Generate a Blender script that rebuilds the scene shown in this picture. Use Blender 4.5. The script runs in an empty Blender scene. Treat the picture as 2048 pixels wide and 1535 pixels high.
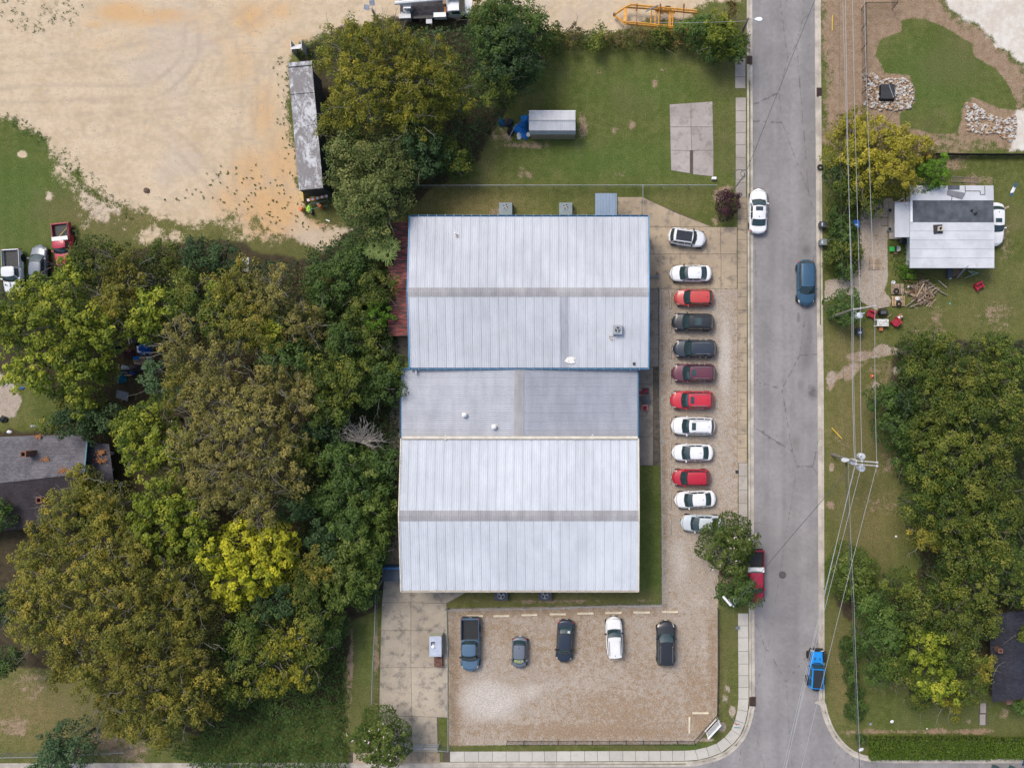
import bpy, math, random
import numpy as np
from mathutils import Vector, Matrix

# ------------------------------------------------------------------ camera, sky, sun
S = 0.056            # metres per photo pixel on the ground
H = 92.0             # camera height
NX, NY = 1190.0, 767.5   # point straight below the camera, in photo pixels
sc = bpy.context.scene
C = bpy.data.collections.new('place'); sc.collection.children.link(C)
cam = bpy.data.objects.new('camera', bpy.data.cameras.new('camera'))
C.objects.link(cam); sc.camera = cam
cam.location = (0, 0, H); cam.rotation_euler = (0, 0, 0)
cam.data.sensor_width = 36; cam.data.lens = 36 * H / (2048 * S)
cam.data.shift_x = (1024 - NX) / 2048
cam.data.clip_start = 0.5; cam.data.clip_end = 2000
SUN_EL, SUN_AZ = math.radians(56), math.radians(-40)   # azimuth from north (image up), east positive
w = bpy.data.worlds.new('World'); sc.world = w; w.use_nodes = True
wn = w.node_tree.nodes; wl = w.node_tree.links
sky = wn.new('ShaderNodeTexSky'); sky.sky_type = 'NISHITA'; sky.sun_disc = False
sky.sun_elevation = SUN_EL; sky.sun_rotation = SUN_AZ
sky.air_density = 1.0; sky.dust_density = 4.0; sky.ozone_density = 1.0
wl.new(sky.outputs[0], wn['Background'].inputs[0]); wn['Background'].inputs[1].default_value = 0.142
sl = bpy.data.lights.new('sun', 'SUN'); sl.energy = 1.3; sl.angle = math.radians(20); sl.color = (1, .965, .9)
so = bpy.data.objects.new('sun', sl); C.objects.link(so)
so.rotation_euler = (math.pi / 2 - SUN_EL, 0, -SUN_AZ + math.pi)
so.rotation_euler = Vector((math.sin(SUN_AZ) * math.cos(SUN_EL), math.cos(SUN_AZ) * math.cos(SUN_EL), math.sin(SUN_EL))).to_track_quat('Z', 'Y').to_euler()
sc.view_settings.view_transform = 'Standard'; sc.view_settings.look = 'None'
sc.view_settings.gamma = 1; sc.view_settings.exposure = 0.45
sc.view_settings.use_curve_mapping = False

# ------------------------------------------------------------------ helpers
def P(px, py, z=0.0):
    k = S * (H - z) / H
    return Vector(((px - NX) * k, -(py - NY) * k, z))
def m(px): return px * S
R = math.radians

def tag(o, label=None, cat=None, group=None, kind=None):
    if label: o['label'] = label
    if cat: o['category'] = cat
    if group: o['group'] = group
    if kind: o['kind'] = kind
    return o
def empty(name, loc, rz=0.0, label=None, cat=None, group=None):
    o = bpy.data.objects.new(name, None); C.objects.link(o)
    o.location = loc; o.rotation_euler = (0, 0, rz); o.empty_display_size = .2
    return tag(o, label, cat, group)
def link(name, me, mat, parent=None, loc=None, rz=0):
    if mat and not me.materials: me.materials.append(mat)
    o = bpy.data.objects.new(name, me); C.objects.link(o)
    if parent: o.parent = parent
    if loc is not None: o.location = loc; o.rotation_euler = (0, 0, rz)
    return o
def dup(o, parent=None, loc=None, rz=None):
    c = o.copy(); C.objects.link(c)
    if parent: c.parent = parent
    if loc is not None: c.location = loc
    if rz is not None: c.rotation_euler = (0, 0, rz)
    for ch in list(o.children): dup(ch, c)
    return c
def struct(o): o['kind'] = 'structure'; return o

class MB:
    def __init__(s): s.v = []; s.f = []
    def add(s, vs, fs):
        n = len(s.v); s.v += [tuple(v) for v in vs]; s.f += [tuple(i + n for i in f) for f in fs]; return s
    def box(s, c, d, rz=0, tilt=None):
        hx, hy, hz = d[0] / 2, d[1] / 2, d[2] / 2
        mt = Matrix.Rotation(rz, 3, 'Z')
        if tilt: mt = mt @ Matrix.Rotation(tilt[1], 3, tilt[0])
        c = Vector(c)
        vs = [c + mt @ Vector((x * hx, y * hy, z * hz)) for z in (-1, 1) for x, y in ((-1, -1), (1, -1), (1, 1), (-1, 1))]
        return s.add(vs, [(3, 2, 1, 0), (4, 5, 6, 7), (0, 1, 5, 4), (1, 2, 6, 5), (2, 3, 7, 6), (3, 0, 4, 7)])
    def prism(s, poly, z0, z1):
        n = len(poly); a = sum(poly[i][0] * poly[(i + 1) % n][1] - poly[(i + 1) % n][0] * poly[i][1] for i in range(n))
        if a < 0: poly = poly[::-1]
        vs = [(x, y, z0) for x, y in poly] + [(x, y, z1) for x, y in poly]
        fs = [tuple(range(n - 1, -1, -1)), tuple(range(n, 2 * n))] + [(i, (i + 1) % n, n + (i + 1) % n, n + i) for i in range(n)]
        return s.add(vs, fs)
    def tube(s, pts, r, n=8, cap=True):
        pts = [Vector(p) for p in pts]; k = len(pts)
        rs = r if isinstance(r, (list, tuple)) else [r] * k
        vs = []
        for i, p in enumerate(pts):
            d = (pts[min(i + 1, k - 1)] - pts[max(i - 1, 0)])
            d = d.normalized() if d.length > 1e-9 else Vector((0, 0, 1))
            a = d.cross(Vector((0, 0, 1)) if abs(d.z) < .95 else Vector((1, 0, 0))).normalized(); b = a.cross(d)
            for j in range(n):
                t = 2 * math.pi * j / n; vs.append(p + (a * math.cos(t) + b * math.sin(t)) * rs[i])
        fs = [(i * n + j, i * n + (j + 1) % n, (i + 1) * n + (j + 1) % n, (i + 1) * n + j) for i in range(k - 1) for j in range(n)]
        if cap: fs += [tuple(range(n - 1, -1, -1)), tuple((k - 1) * n + j for j in range(n))]
        return s.add(vs, fs)
    def cyl(s, c, r, h, n=16, r2=None):
        c = Vector(c); r2 = r if r2 is None else r2
        return s.lathe([(r, 0), (r2, h)], c, n)
    def lathe(s, prof, c=(0, 0, 0), n=16, cap=True):
        c = Vector(c); k = len(prof)
        vs = [c + Vector((r * math.cos(2 * math.pi * j / n), r * math.sin(2 * math.pi * j / n), z)) for r, z in prof for j in range(n)]
        fs = [(i * n + j, i * n + (j + 1) % n, (i + 1) * n + (j + 1) % n, (i + 1) * n + j) for i in range(k - 1) for j in range(n)]
        if cap: fs += [tuple(range(n - 1, -1, -1)), tuple((k - 1) * n + j for j in range(n))]
        return s.add(vs, fs)
    def grid(s, rows, flip=False, thick=0):
        k = len(rows); n = len(rows[0]); vs = [p for r in rows for p in r]
        fs = [(i * n + j, i * n + j + 1, (i + 1) * n + j + 1, (i + 1) * n + j) for i in range(k - 1) for j in range(n - 1)]
        if flip: fs = [f[::-1] for f in fs]
        return s.add(vs, fs)
    def ring(s, c, r, rr, n=20, k=8, flat=1.0):
        c = Vector(c); vs = []
        for i in range(n):
            t = 2 * math.pi * i / n; e = Vector((math.cos(t), math.sin(t), 0))
            for j in range(k):
                q = 2 * math.pi * j / k; vs.append(c + e * (r + rr * math.cos(q)) + Vector((0, 0, rr * flat * math.sin(q))))
        return s.add(vs, [(i * k + j, ((i + 1) % n) * k + j, ((i + 1) % n) * k + (j + 1) % k, i * k + (j + 1) % k) for i in range(n) for j in range(k)])
    def mesh(s, name, mat=None, smooth=False):
        me = bpy.data.meshes.new(name); me.from_pydata(s.v, [], s.f)
        if smooth: me.polygons.foreach_set('use_smooth', [True] * len(me.polygons))
        if mat: me.materials.append(mat)
        me.update(); return me
    def build(s, name, mat, parent=None, smooth=False, loc=None, rz=0):
        return link(name, s.mesh(name, mat, smooth), None, parent, loc, rz)

def npmesh(name, verts, quads, mat, tint=None):
    me = bpy.data.meshes.new(name); nq = len(quads)
    me.vertices.add(len(verts)); me.vertices.foreach_set('co', np.ascontiguousarray(verts, dtype=np.float32).ravel())
    me.loops.add(nq * 4); me.loops.foreach_set('vertex_index', np.ascontiguousarray(quads, dtype=np.int32).ravel())
    me.polygons.add(nq); me.polygons.foreach_set('loop_start', np.arange(0, nq * 4, 4, dtype=np.int32))
    me.polygons.foreach_set('loop_total', np.full(nq, 4, dtype=np.int32))
    me.update(calc_edges=True)
    if tint is not None:
        a = me.attributes.new('tint', 'FLOAT', 'POINT'); a.data.foreach_set('value', np.ascontiguousarray(tint, dtype=np.float32))
    if mat: me.materials.append(mat)
    return me

# ------------------------------------------------------------------ materials
class NT:
    def __init__(s, name, world=False):
        s.m = bpy.data.materials.new(name); s.m.use_nodes = True; s.t = s.m.node_tree; s.n = s.t.nodes; s.l = s.t.links
        s.b = s.n['Principled BSDF']; s.tc = s.n.new('ShaderNodeTexCoord'); s.P0 = s.n.new('ShaderNodeNewGeometry').outputs['Position'] if world else s.tc.outputs['Object']
    def co(s, scale=(1, 1, 1), rot=0, src='Object'):
        q = s.n.new('ShaderNodeMapping'); s.l.new(s.P0 if src == 'Object' else s.tc.outputs[src], q.inputs[0]); q.inputs['Scale'].default_value = scale; q.inputs['Rotation'].default_value = (0, 0, rot); return q.outputs[0]
    def noise(s, scale, detail=3, rough=.55, co=None, dist=0):
        q = s.n.new('ShaderNodeTexNoise'); q.inputs['Scale'].default_value = scale; q.inputs['Detail'].default_value = detail
        q.inputs['Roughness'].default_value = rough; q.inputs['Distortion'].default_value = dist
        s.l.new(co if co else s.P0, q.inputs['Vector']); return q.outputs['Fac']
    def vor(s, scale, feat='F1', out='Distance', co=None):
        q = s.n.new('ShaderNodeTexVoronoi'); q.inputs['Scale'].default_value = scale; q.feature = feat
        s.l.new(co if co else s.P0, q.inputs['Vector']); return q.outputs[out]
    def math(s, op, a, b=0.0, c=None, clamp=False):
        q = s.n.new('ShaderNodeMath'); q.operation = op; q.use_clamp = clamp
        for i, x in enumerate((a, b, c)):
            if x is None: continue
            if isinstance(x, (int, float)): q.inputs[i].default_value = x
            else: s.l.new(x, q.inputs[i])
        return q.outputs[0]
    def ss(s, x, lo, hi):
        q = s.n.new('ShaderNodeMapRange'); q.interpolation_type = 'SMOOTHSTEP'; s.l.new(x, q.inputs[0])
        q.inputs[1].default_value = lo; q.inputs[2].default_value = hi; return q.outputs[0]
    def mix(s, f, a, b, mode='MIX'):
        q = s.n.new('ShaderNodeMix'); q.data_type = 'RGBA'; q.blend_type = mode
        for i, x in ((0, f), (6, a), (7, b)):
            if isinstance(x, (int, float)): q.inputs[i].default_value = x
            elif isinstance(x, (tuple, list)): q.inputs[i].default_value = (*x[:3], 1)
            else: s.l.new(x, q.inputs[i])
        return q.outputs[2]
    def ramp(s, f, stops):
        q = s.n.new('ShaderNodeValToRGB'); e = q.color_ramp.elements
        while len(e) < len(stops): e.new(.5)
        for el, (p, c) in zip(e, stops): el.position = p; el.color = (*c, 1)
        s.l.new(f, q.inputs[0]); return q.outputs[0]
    def attr(s, name, out='Fac'):
        q = s.n.new('ShaderNodeAttribute'); q.attribute_name = name; return q.outputs[out]
    def rnd(s):
        return s.n.new('ShaderNodeObjectInfo').outputs['Random']
    def val(s, col, f, lo, hi):      # multiply colour by lo..hi following f
        g = s.math('MULTIPLY_ADD', f, hi - lo, lo)
        q = s.n.new('ShaderNodeVectorMath'); q.operation = 'SCALE'
        if isinstance(col, (tuple, list)): q.inputs[0].default_value = col[:3]
        else: s.l.new(col, q.inputs[0])
        s.l.new(g, q.inputs['Scale']); return q.outputs[0]
    def bump(s, h, strength=.3, dist=.05):
        q = s.n.new('ShaderNodeBump'); q.inputs['Strength'].default_value = strength; q.inputs['Distance'].default_value = dist
        s.l.new(h, q.inputs['Height']); s.l.new(q.outputs[0], s.b.inputs['Normal'])
    def out(s, col, rough=.7, metal=0, spec=.4):
        if isinstance(col, (tuple, list)): s.b.inputs['Base Color'].default_value = (*col[:3], 1)
        else: s.l.new(col, s.b.inputs['Base Color'])
        s.b.inputs['Roughness'].default_value = rough; s.b.inputs['Metallic'].default_value = metal
        s.b.inputs['Specular IOR Level'].default_value = spec; return s.m
_mc = {}
def M(name, col, rough=.6, metal=0, var=.12, scale=1.5, fine=.08, fscale=25, rnd=0.0, spec=.4, coat=0, bump=0):
    if name in _mc: return _mc[name]
    t = NT(name); c = col
    if var: c = t.val(c, t.ss(t.noise(scale, 4), .3, .7), 1 - var, 1 + var)
    if fine: c = t.val(c, t.ss(t.noise(fscale, 3), .3, .7), 1 - fine, 1 + fine)
    if rnd: c = t.val(c, t.rnd(), 1 - rnd, 1 + rnd)
    if bump: t.bump(t.noise(fscale, 4), bump, .02)
    mm = t.out(c, rough, metal, spec)
    if coat: t.b.inputs['Coat Weight'].default_value = coat; t.b.inputs['Coat Roughness'].default_value = .04
    _mc[name] = mm; return mm
def paint(name, col, metal=.15): return M('paint_' + name, col, .34, metal * .2, .05, .8, .03, 9, coat=.35, spec=.35)
GLASS = M('car_glass', (.026, .050, .054), .06, 0, .3, 1.2, 0, spec=.9)
RUBBER = M('rubber', (.02, .02, .021), .85)
BLACKP = M('black_plastic', (.022, .023, .025), .5)
CHROME = M('chrome', (.62, .63, .64), .22, .9, 0)
SILVER = M('silver_metal', (.34, .35, .37), .5, .3)
LAMP = M('lamp_lens', (.66, .66, .62), .15, 0, .1, 8, spec=.9)
REDL = M('tail_lens', (.42, .02, .02), .2, spec=.8)
AMBER = M('amber_lens', (.6, .22, .03), .2)
GALV = M('galvanised_steel', (.30, .33, .36), .5, .3)
WOOD = M('weathered_wood', (.33, .25, .175), .85, 0, .3, 3, .2, 20, rnd=.3)
WOODL = M('pale_wood', (.42, .29, .17), .85, 0, .25, 3, .2, 20, rnd=.25)
WHITE = M('white_paint', (.74, .75, .76), .45)
BLACKM = M('black_metal', (.018, .018, .02), .45, .3)
CONC = M('kerb_concrete', (.41, .37, .315), .9, 0, .22, .7, .12, 14, bump=.2)
# ------------------------------------------------------------------ ground
def seg_sd(x, y, poly):
    """signed distance in metres (inside positive) of points to a polygon given in photo pixels"""
    q = np.array([(P(a, b).x, P(a, b).y) for a, b in poly]); n = len(q)
    d = np.full(x.shape, 1e9); ins = np.zeros(x.shape, bool)
    for i in range(n):
        ax, ay = q[i]; bx, by = q[(i + 1) % n]; ex, ey = bx - ax, by - ay
        t = np.clip(((x - ax) * ex + (y - ay) * ey) / (ex * ex + ey * ey + 1e-12), 0, 1)
        d = np.minimum(d, np.hypot(x - ax - t * ex, y - ay - t * ey))
        if ey != 0:
            c = ((ay > y) != (by > y)) & (x < ex * (y - ay) / ey + ax); ins ^= c
    return np.where(ins, d, -d)
LEFT_EDGE = [(1505, -600), (1505, 0), (1506, 300), (1507, 600), (1508, 900), (1509, 1200), (1510, 1395), (1508, 1422), (1503, 1446), (1493, 1472), (1478, 1492), (1456, 1511), (1432, 1522), (1405, 1529), (1370, 1533), (1200, 1534), (900, 1535), (500, 1536), (-300, 1537)]
RIGHT_EDGE = [(1630, -600), (1630, 0), (1632, 300), (1634, 600), (1636, 800), (1637, 1100), (1638, 1380), (1641, 1410), (1649, 1440), (1662, 1468), (1682, 1494), (1704, 1511), (1730, 1521), (1765, 1525), (1850, 1526), (2048, 1526), (2400, 1526)]
ROAD = LEFT_EDGE + [(-300, 1800), (2400, 1800)] + RIGHT_EDGE[::-1]
x0, x1, y0, y1 = P(-380, 0).x, P(2380, 0).x, P(0, 1640).y, P(0, -330).y
g = 0.30
gx = np.arange(x0, x1, g); gy = np.arange(y0, y1, g)
XX, YY = np.meshgrid(gx, gy); PX = XX / S + NX; PY = -YY / S + NY
def mask(polys, soft):
    r = np.zeros(XX.shape)
    for p in polys: r = np.maximum(r, np.clip(.5 + seg_sd(XX, YY, p) / (2 * soft), 0, 1))
    return r
def fnoise(seed):
    r = np.random.default_rng(seed); o = np.zeros(XX.shape)
    for fr, am in ((.35, 1), (.8, .7), (1.7, .5), (3.1, .3)):
        q = r.uniform(-4, 4, (int((x1 - x0) * fr) + 3, int((y1 - y0) * fr) + 3)); u, v = (XX - x0) * fr, (YY - y0) * fr
        i, j = u.astype(int), v.astype(int); a, b = u - i, v - j; a = a * a * (3 - 2 * a); b = b * b * (3 - 2 * b)
        o += am / 4 * (q[i, j] * (1 - a) * (1 - b) + q[i + 1, j] * a * (1 - b) + q[i, j + 1] * (1 - a) * b + q[i + 1, j + 1] * a * b)
    return o
def blob(lst):
    r = np.zeros(XX.shape)
    for (a, b, ra, rb, s_) in lst: r = np.maximum(r, s_ * np.exp(-(((PX - a) / ra) ** 2 + ((PY - b) / rb) ** 2)))
    return r
sand = mask([[(-500, -400), (1500, -400), (1500, 20), (1280, 60), (1210, 75), (1130, 90), (900, 90), (700, 60), (640, 70), (600, 100), (575, 140), (580, 250), (600, 370), (610, 430), (650, 450), (720, 460), (700, 500), (640, 500), (560, 470), (520, 430), (470, 420), (430, 440), (390, 450), (330, 440), (300, 440), (270, 420), (220, 400), (180, 370), (130, 310), (70, 265), (20, 235), (-500, 215)]], 1.6)
sand = np.maximum(sand, blob([(300, 470, 45, 35, .62), (350, 475, 40, 25, .6), (180, 400, 20, 15, .6), (170, 450, 18, 16, .62), (100, 395, 12, 18, .55), (45, 308, 13, 9, .95), (240, 440, 30, 12, .5), (1240, 35, 70, 30, .7), (1160, 15, 80, 30, .7)]))
sand = sand - blob([(40, 35, 45, 45, .38), (90, 20, 40, 30, .33), (140, 25, 30, 20, .36), (1320, 60, 110, 40, .4), (1440, 30, 70, 60, .5), (1120, 65, 60, 20, .35), (600, 120, 12, 40, .4)])
orange = 1.35 * blob([(480, 130, 50, 60, .4), (600, 90, 40, 30, .5), (250, 90, 120, 25, .3),(560, 330, 60, 120, .55), (300, 35, 150, 25, .5), (470, 400, 70, 50, .5),(240, 25, 60, 25, .75), (190, 50, 30, 10, .5), (330, 30, 60, 18, .6), (500, 35, 50, 40, .6), (560, 20, 50, 30, .45), (540, 420, 70, 70, .85), (500, 350, 60, 70, .6), (530, 230, 40, 80, .5), (640, 440, 40, 25, .6), (560, 300, 30, 60, .5), (440, 80, 40, 20, .35), (400, 60, 30, 10, .3)])
brown = mask([[(1648, -400), (1830, -400), (1870, 0), (1900, 30), (1960, 60), (2048, 130), (2060, 300), (1800, 310), (1650, 300)]], 1.5)
brown = np.maximum(brown, blob([(1040, 290, 60, 12, .55), (1165, 250, 14, 35, .6), (1230, 260, 10, 10, .4), (1180, 170, 8, 12, .5), (1200, 145, 15, 8, .45), (1310, 165, 10, 18, .55), (1325, 140, 8, 8, .6), (1265, 250, 10, 14, .5), (1010, 270, 20, 30, .55), (1230, 350, 60, 12, .5), (1050, 350, 40, 15, .45), (990, 270, 12, 20, .5), (1040, 335, 20, 8, .4),
    (1000, 425, 25, 10, .6), (1132, 425, 25, 12, .6), (1100, 430, 90, 6, .5), (60, 1370, 60, 50, .5), (130, 1420, 60, 30, .42), (30, 1450, 60, 30, .55), (200, 1480, 50, 40, .6), (250, 1500, 60, 40, .5), (1780, 740, 90, 50, .5), (1850, 650, 80, 60, .35), (1990, 640, 60, 50, .4), (2010, 470, 20, 60, .35), (1690, 900, 40, 60, .42), (1660, 1010, 12, 12, .8), (1775, 930, 35, 30, .55), (1800, 930, 30, 50, .45), (1760, 1000, 60, 60, .4), (1780, 1380, 60, 50, .45), (1760, 1300, 20, 20, .7), (1680, 1310, 14, 60, .5), (1800, 1462, 150, 7, .75), (1950, 1462, 60, 7, .7), (2010, 1430, 40, 20, .5), (1700, 1470, 30, 20, .4),
    (1430, 440, 12, 20, .8), (1440, 395, 20, 20, .7), (1460, 1150, 30, 25, .9), (700, 1330, 8, 110, .75), (753, 1300, 6, 150, .6), (1310, 1000, 6, 150, .5), (1100, 1202, 200, 5, .6), (1280, 1200, 40, 6, .6), (1450, 380, 15, 10, .8), (1370, 425, 30, 10, .2), (120, 480, 8, 8, .5), (1880, 330, 60, 15, .6), (1955, 360, 50, 20, .5)]))
gravel = mask([[(1319, 577), (1476, 577), (1476, 1130), (1437, 1140), (1435, 1432), (1397, 1483), (1390, 1487), (898, 1490), (896, 1216), (1324, 1208)], [(1650, 560), (1690, 555), (1715, 540), (1722, 400), (1785, 395), (1788, 440), (1775, 460), (1776, 560), (1768, 580), (1783, 600), (1780, 612), (1752, 620), (1700, 590), (1660, 600), (1648, 605)]], .35)
gravel = np.maximum(gravel, mask([[(0, 745), (30, 770), (45, 800), (30, 835), (-500, 840), (-500, 745)]], .8))
pale = mask([[(1880, -400), (2300, -400), (2300, 150), (2048, 130), (1995, 95), (1960, 60), (1930, 40), (1900, 10)]], 1.5)
pale = np.maximum(pale, mask([[(2030, 220), (2200, 200), (2200, 300), (2020, 300)]], 1.0) * .9)
island = mask([[(1805, 42), (1850, 38), (1900, 60), (1945, 90), (1950, 115), (1985, 135), (2012, 165), (2030, 200), (2035, 222), (2000, 215), (1985, 205), (1945, 195), (1925, 215), (1920, 270), (1860, 265), (1800, 250), (1800, 228), (1832, 205), (1830, 185), (1820, 150), (1768, 145), (1750, 110), (1760, 80), (1790, 70), (1808, 65)]], .55)
island = np.maximum(island, mask([[(1860, 255), (2000, 282), (1990, 297), (1880, 290)]], 1.2) * .62)
F1, F2 = fnoise(1), fnoise(2)
sand = np.maximum(sand, mask([[(60, 250), (130, 280), (200, 370), (300, 420), (480, 410), (640, 470), (640, 505), (520, 500), (420, 470), (330, 505), (230, 490), (150, 440), (110, 380), (60, 320)]], 1.8) * (.40 + .13 * F1)); gravel = np.where(gravel > .97, gravel, np.clip(gravel * (1 + .45 * F2), 0, 1)) if False else gravel
gb = blob([(1700, 748, 46, 30, .78), (1720, 712, 60, 13, .66), (1775, 700, 46, 16, .58), (1662, 755, 14, 60, .8), (1740, 770, 30, 20, .55), (1800, 740, 26, 14, .52), (1450, 1390, 16, 30, .9), (1464, 1422, 9, 20, .85), (1440, 1450, 18, 14, .8), (1405, 1478, 30, 6, .8), (1663, 935, 6, 12, .9), (1935, 1440, 14, 20, .5), (1455, 1260, 10, 12, .5), (1680, 560, 30, 10, .5)])
gravel = np.maximum(gravel, np.clip(gb * (1 + .45 * F2), 0, .9))
brown = np.clip(brown + .16 * F1 * (brown > .02), 0, 1); sand = np.clip(sand + .14 * F2 * (sand > .02), 0, 1); island = np.clip(island + .13 * F1 * (island > .01) * (island < .99) + .10 * F2 * (island > .2), 0, 1)
pale = np.clip(pale + .12 * F2 * (pale > .02), 0, 1)
brown = brown * (1 - island); brown = np.minimum(brown, 1)
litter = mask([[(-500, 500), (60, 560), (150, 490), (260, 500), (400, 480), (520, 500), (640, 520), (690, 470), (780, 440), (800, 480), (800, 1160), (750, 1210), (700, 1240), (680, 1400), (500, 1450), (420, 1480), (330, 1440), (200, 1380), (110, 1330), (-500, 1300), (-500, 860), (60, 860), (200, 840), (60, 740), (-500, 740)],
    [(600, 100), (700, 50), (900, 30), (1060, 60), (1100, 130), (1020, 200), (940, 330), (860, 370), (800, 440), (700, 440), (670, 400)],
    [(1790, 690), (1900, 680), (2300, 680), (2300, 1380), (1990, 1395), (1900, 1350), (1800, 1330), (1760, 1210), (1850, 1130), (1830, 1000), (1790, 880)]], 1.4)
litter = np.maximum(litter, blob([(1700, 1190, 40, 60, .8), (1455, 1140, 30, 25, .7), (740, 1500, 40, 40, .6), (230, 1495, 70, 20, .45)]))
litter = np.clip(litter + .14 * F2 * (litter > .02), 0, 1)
lush = blob([(30, 400, 110, 120, 1), (1230, 320, 200, 50, .8), (1280, 180, 150, 60, .6), (1100, 300, 90, 40, .5), (1870, 150, 120, 80, .9), (1310, 1100, 40, 160, .6), (1380, 1495, 60, 12, .9), (1950, 590, 90, 60, .4), (1900, 1440, 120, 40, .6), (1445, 1240, 12, 60, .5), (730, 1330, 20, 100, .4), (1850, 1130, 60, 40, .6)])
dry = blob([(950, 410, 120, 40, .9), (1700, 850, 60, 160, .8), (1740, 1050, 70, 100, .8), (80, 1420, 160, 90, 1), (250, 430, 160, 40, .7), (1200, 60, 300, 25, .7), (1960, 600, 120, 80, .4), (1700, 700, 60, 60, .8), (1440, 1330, 18, 140, .45), (1100, 1195, 250, 14, .6), (1680, 1360, 30, 90, .8), (1350, 405, 80, 30, .3), (500, 460, 200, 40, .4)])
rd = seg_sd(XX, YY, ROAD)
cx_ = (XX[:-1, :-1] + g / 2); cy_ = (YY[:-1, :-1] + g / 2)
rdc = seg_sd(cx_, cy_, ROAD)
nrow, ncol = XX.shape
idx = np.arange(nrow * ncol).reshape(nrow, ncol)
quads = np.stack([idx[:-1, :-1], idx[:-1, 1:], idx[1:, 1:], idx[1:, :-1]], -1).reshape(-1, 4)
def cmean(a): return (a[:-1, :-1] + a[1:, 1:]) / 2
kinds = np.zeros(cx_.shape, int)                      # 0 lawn
kinds[cmean(brown) > .5] = 1; kinds[cmean(sand) > .5] = 2; kinds[cmean(pale) > .5] = 5
kinds[cmean(gravel) > .5] = 3; kinds[cmean(litter) > .5] = 4; kinds[rdc > -.44] = -1
kinds = kinds.ravel()

t = NT('ground_natural')
A1 = t.n.new('ShaderNodeAttribute'); A1.attribute_name = 'm1'; A2 = t.n.new('ShaderNodeAttribute'); A2.attribute_name = 'm2'; A3 = t.n.new('ShaderNodeAttribute'); A3.attribute_name = 'm3'
def sep(a):
    q = t.n.new('ShaderNodeSeparateColor'); t.l.new(a.outputs['Color'], q.inputs[0]); return q.outputs
s1, s2, s3 = sep(A1), sep(A2), sep(A3)
nA = t.noise(.35, 6, .62); nB = t.noise(1.6, 6, .65); nC = t.noise(7, 5, .7); nD = t.noise(30, 3, .6); nE = t.noise(.09, 4, .55)
def th(mk, amp, n, lo=.42, hi=.58):
    return t.ss(t.math('ADD', mk, t.math('MULTIPLY', t.math('SUBTRACT', n, .5), amp)), lo, hi)
nM = t.math('MULTIPLY_ADD', nB, .6, t.math('MULTIPLY', nC, .4))
nM2 = t.math('MULTIPLY_ADD', nA, .5, t.math('MULTIPLY', nB, .5))
gr = t.mix(t.ss(nM2, .38, .62), (.060, .075, .018), (.098, .105, .032))
gr = t.mix(t.math('MULTIPLY', s2[1], .75), gr, (.055, .095, .020))
gr = t.mix(t.math('MULTIPLY', s2[2], t.math('MULTIPLY_ADD', t.ss(nM, .35, .65), .6, .4)), gr, (.155, .12, .055))
gr = t.mix(t.math('MULTIPLY', t.ss(nM, .56, .72), .45), gr, (.17, .14, .08))
mow = t.n.new('ShaderNodeTexWave'); mow.inputs['Scale'].default_value = .21; mow.inputs['Distortion'].default_value = 2.5; mow.inputs['Detail'].default_value = 2
t.l.new(t.tc.outputs['Object'], mow.inputs[0]); gr = t.val(gr, mow.outputs['Fac'], 1.20, 1.28)
gr = t.mix(t.math('MULTIPLY', t.ss(nE, .48, .62), .38), gr, (.115, .105, .045))
gr = t.mix(t.math('MULTIPLY', t.ss(t.math('ADD', t.math('MULTIPLY', nA, .6), t.math('MULTIPLY', nC, .4)), .55, .66), .5), gr, (.15, .125, .07))
gr = t.val(gr, t.ss(nC, .3, .7), .70, 1.30)
br = t.mix(t.ss(nM, .35, .65), (.20, .135, .082), (.30, .22, .15))
br = t.mix(t.math('MULTIPLY', t.ss(nC, .52, .68), .55), br, (.42, .36, .30))
sn = t.mix(t.ss(nM2, .34, .66), (.45, .355, .235), (.565, .46, .33))
stre = t.noise(1.0, 5, .6, t.co((.3, .8, 1), .35), 3.5)
sn = t.mix(t.math('MULTIPLY', t.ss(stre, .5, .68), .38), sn, (.36, .30, .25))
sn = t.mix(t.math('MULTIPLY', t.ss(nE, .52, .62), .35), sn, (.43, .37, .33))
sn = t.mix(t.math('MULTIPLY', th(s1[1], 1.7, nM2, .15, .95), .85), sn, t.mix(nB, (.47, .28, .125), (.58, .38, .19)))
trk = t.attr('track')
sn = t.mix(t.math('MULTIPLY', trk, t.math('MULTIPLY_ADD', nC, .8, .25)), sn, (.33, .27, .21))
vd = t.vor(3.4); sn = t.mix(t.math('MULTIPLY', t.math('LESS_THAN', vd, t.math('MULTIPLY', nC, .26)), t.ss(t.math('ADD', nA, t.math('MULTIPLY', s1[1], .10)), .54, .60)), sn, (.12, .10, .05))
gv = t.mix(t.ss(nM2, .36, .64), (.335, .28, .225), (.40, .35, .295))
gv = t.mix(t.math('MULTIPLY', t.ss(t.math('ADD', t.math('MULTIPLY_ADD', nC, .5, t.math('MULTIPLY', nB, .5)), t.math('MULTIPLY', s2[2], .13)), .50, .60), .75), gv, (.25, .165, .092))
gv = t.mix(t.math('MULTIPLY', t.ss(nC, .54, .68), .4), gv, (.50, .455, .41))
gv = t.mix(th(t.attr('bare'), .5, nM2, .35, .75), gv, (.47, .425, .375))
cell = t.vor(15, out='Color'); q_ = t.n.new('ShaderNodeSeparateColor'); t.l.new(cell, q_.inputs[0])
gv = t.val(gv, q_.outputs[0], .72, 1.24); gv = t.val(gv, trk, 1.0, 1.10)
pl = t.mix(t.ss(nM2, .35, .65), (.50, .44, .37), (.62, .60, .55))
lt = t.mix(t.ss(nM, .35, .65), (.035, .030, .018), (.075, .058, .034))  # leaf litter, colour kept dark to paint shade into gaps under the crowns
col = t.mix(th(s1[2], 1.5, nM, .36, .66), gr, br)
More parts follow.
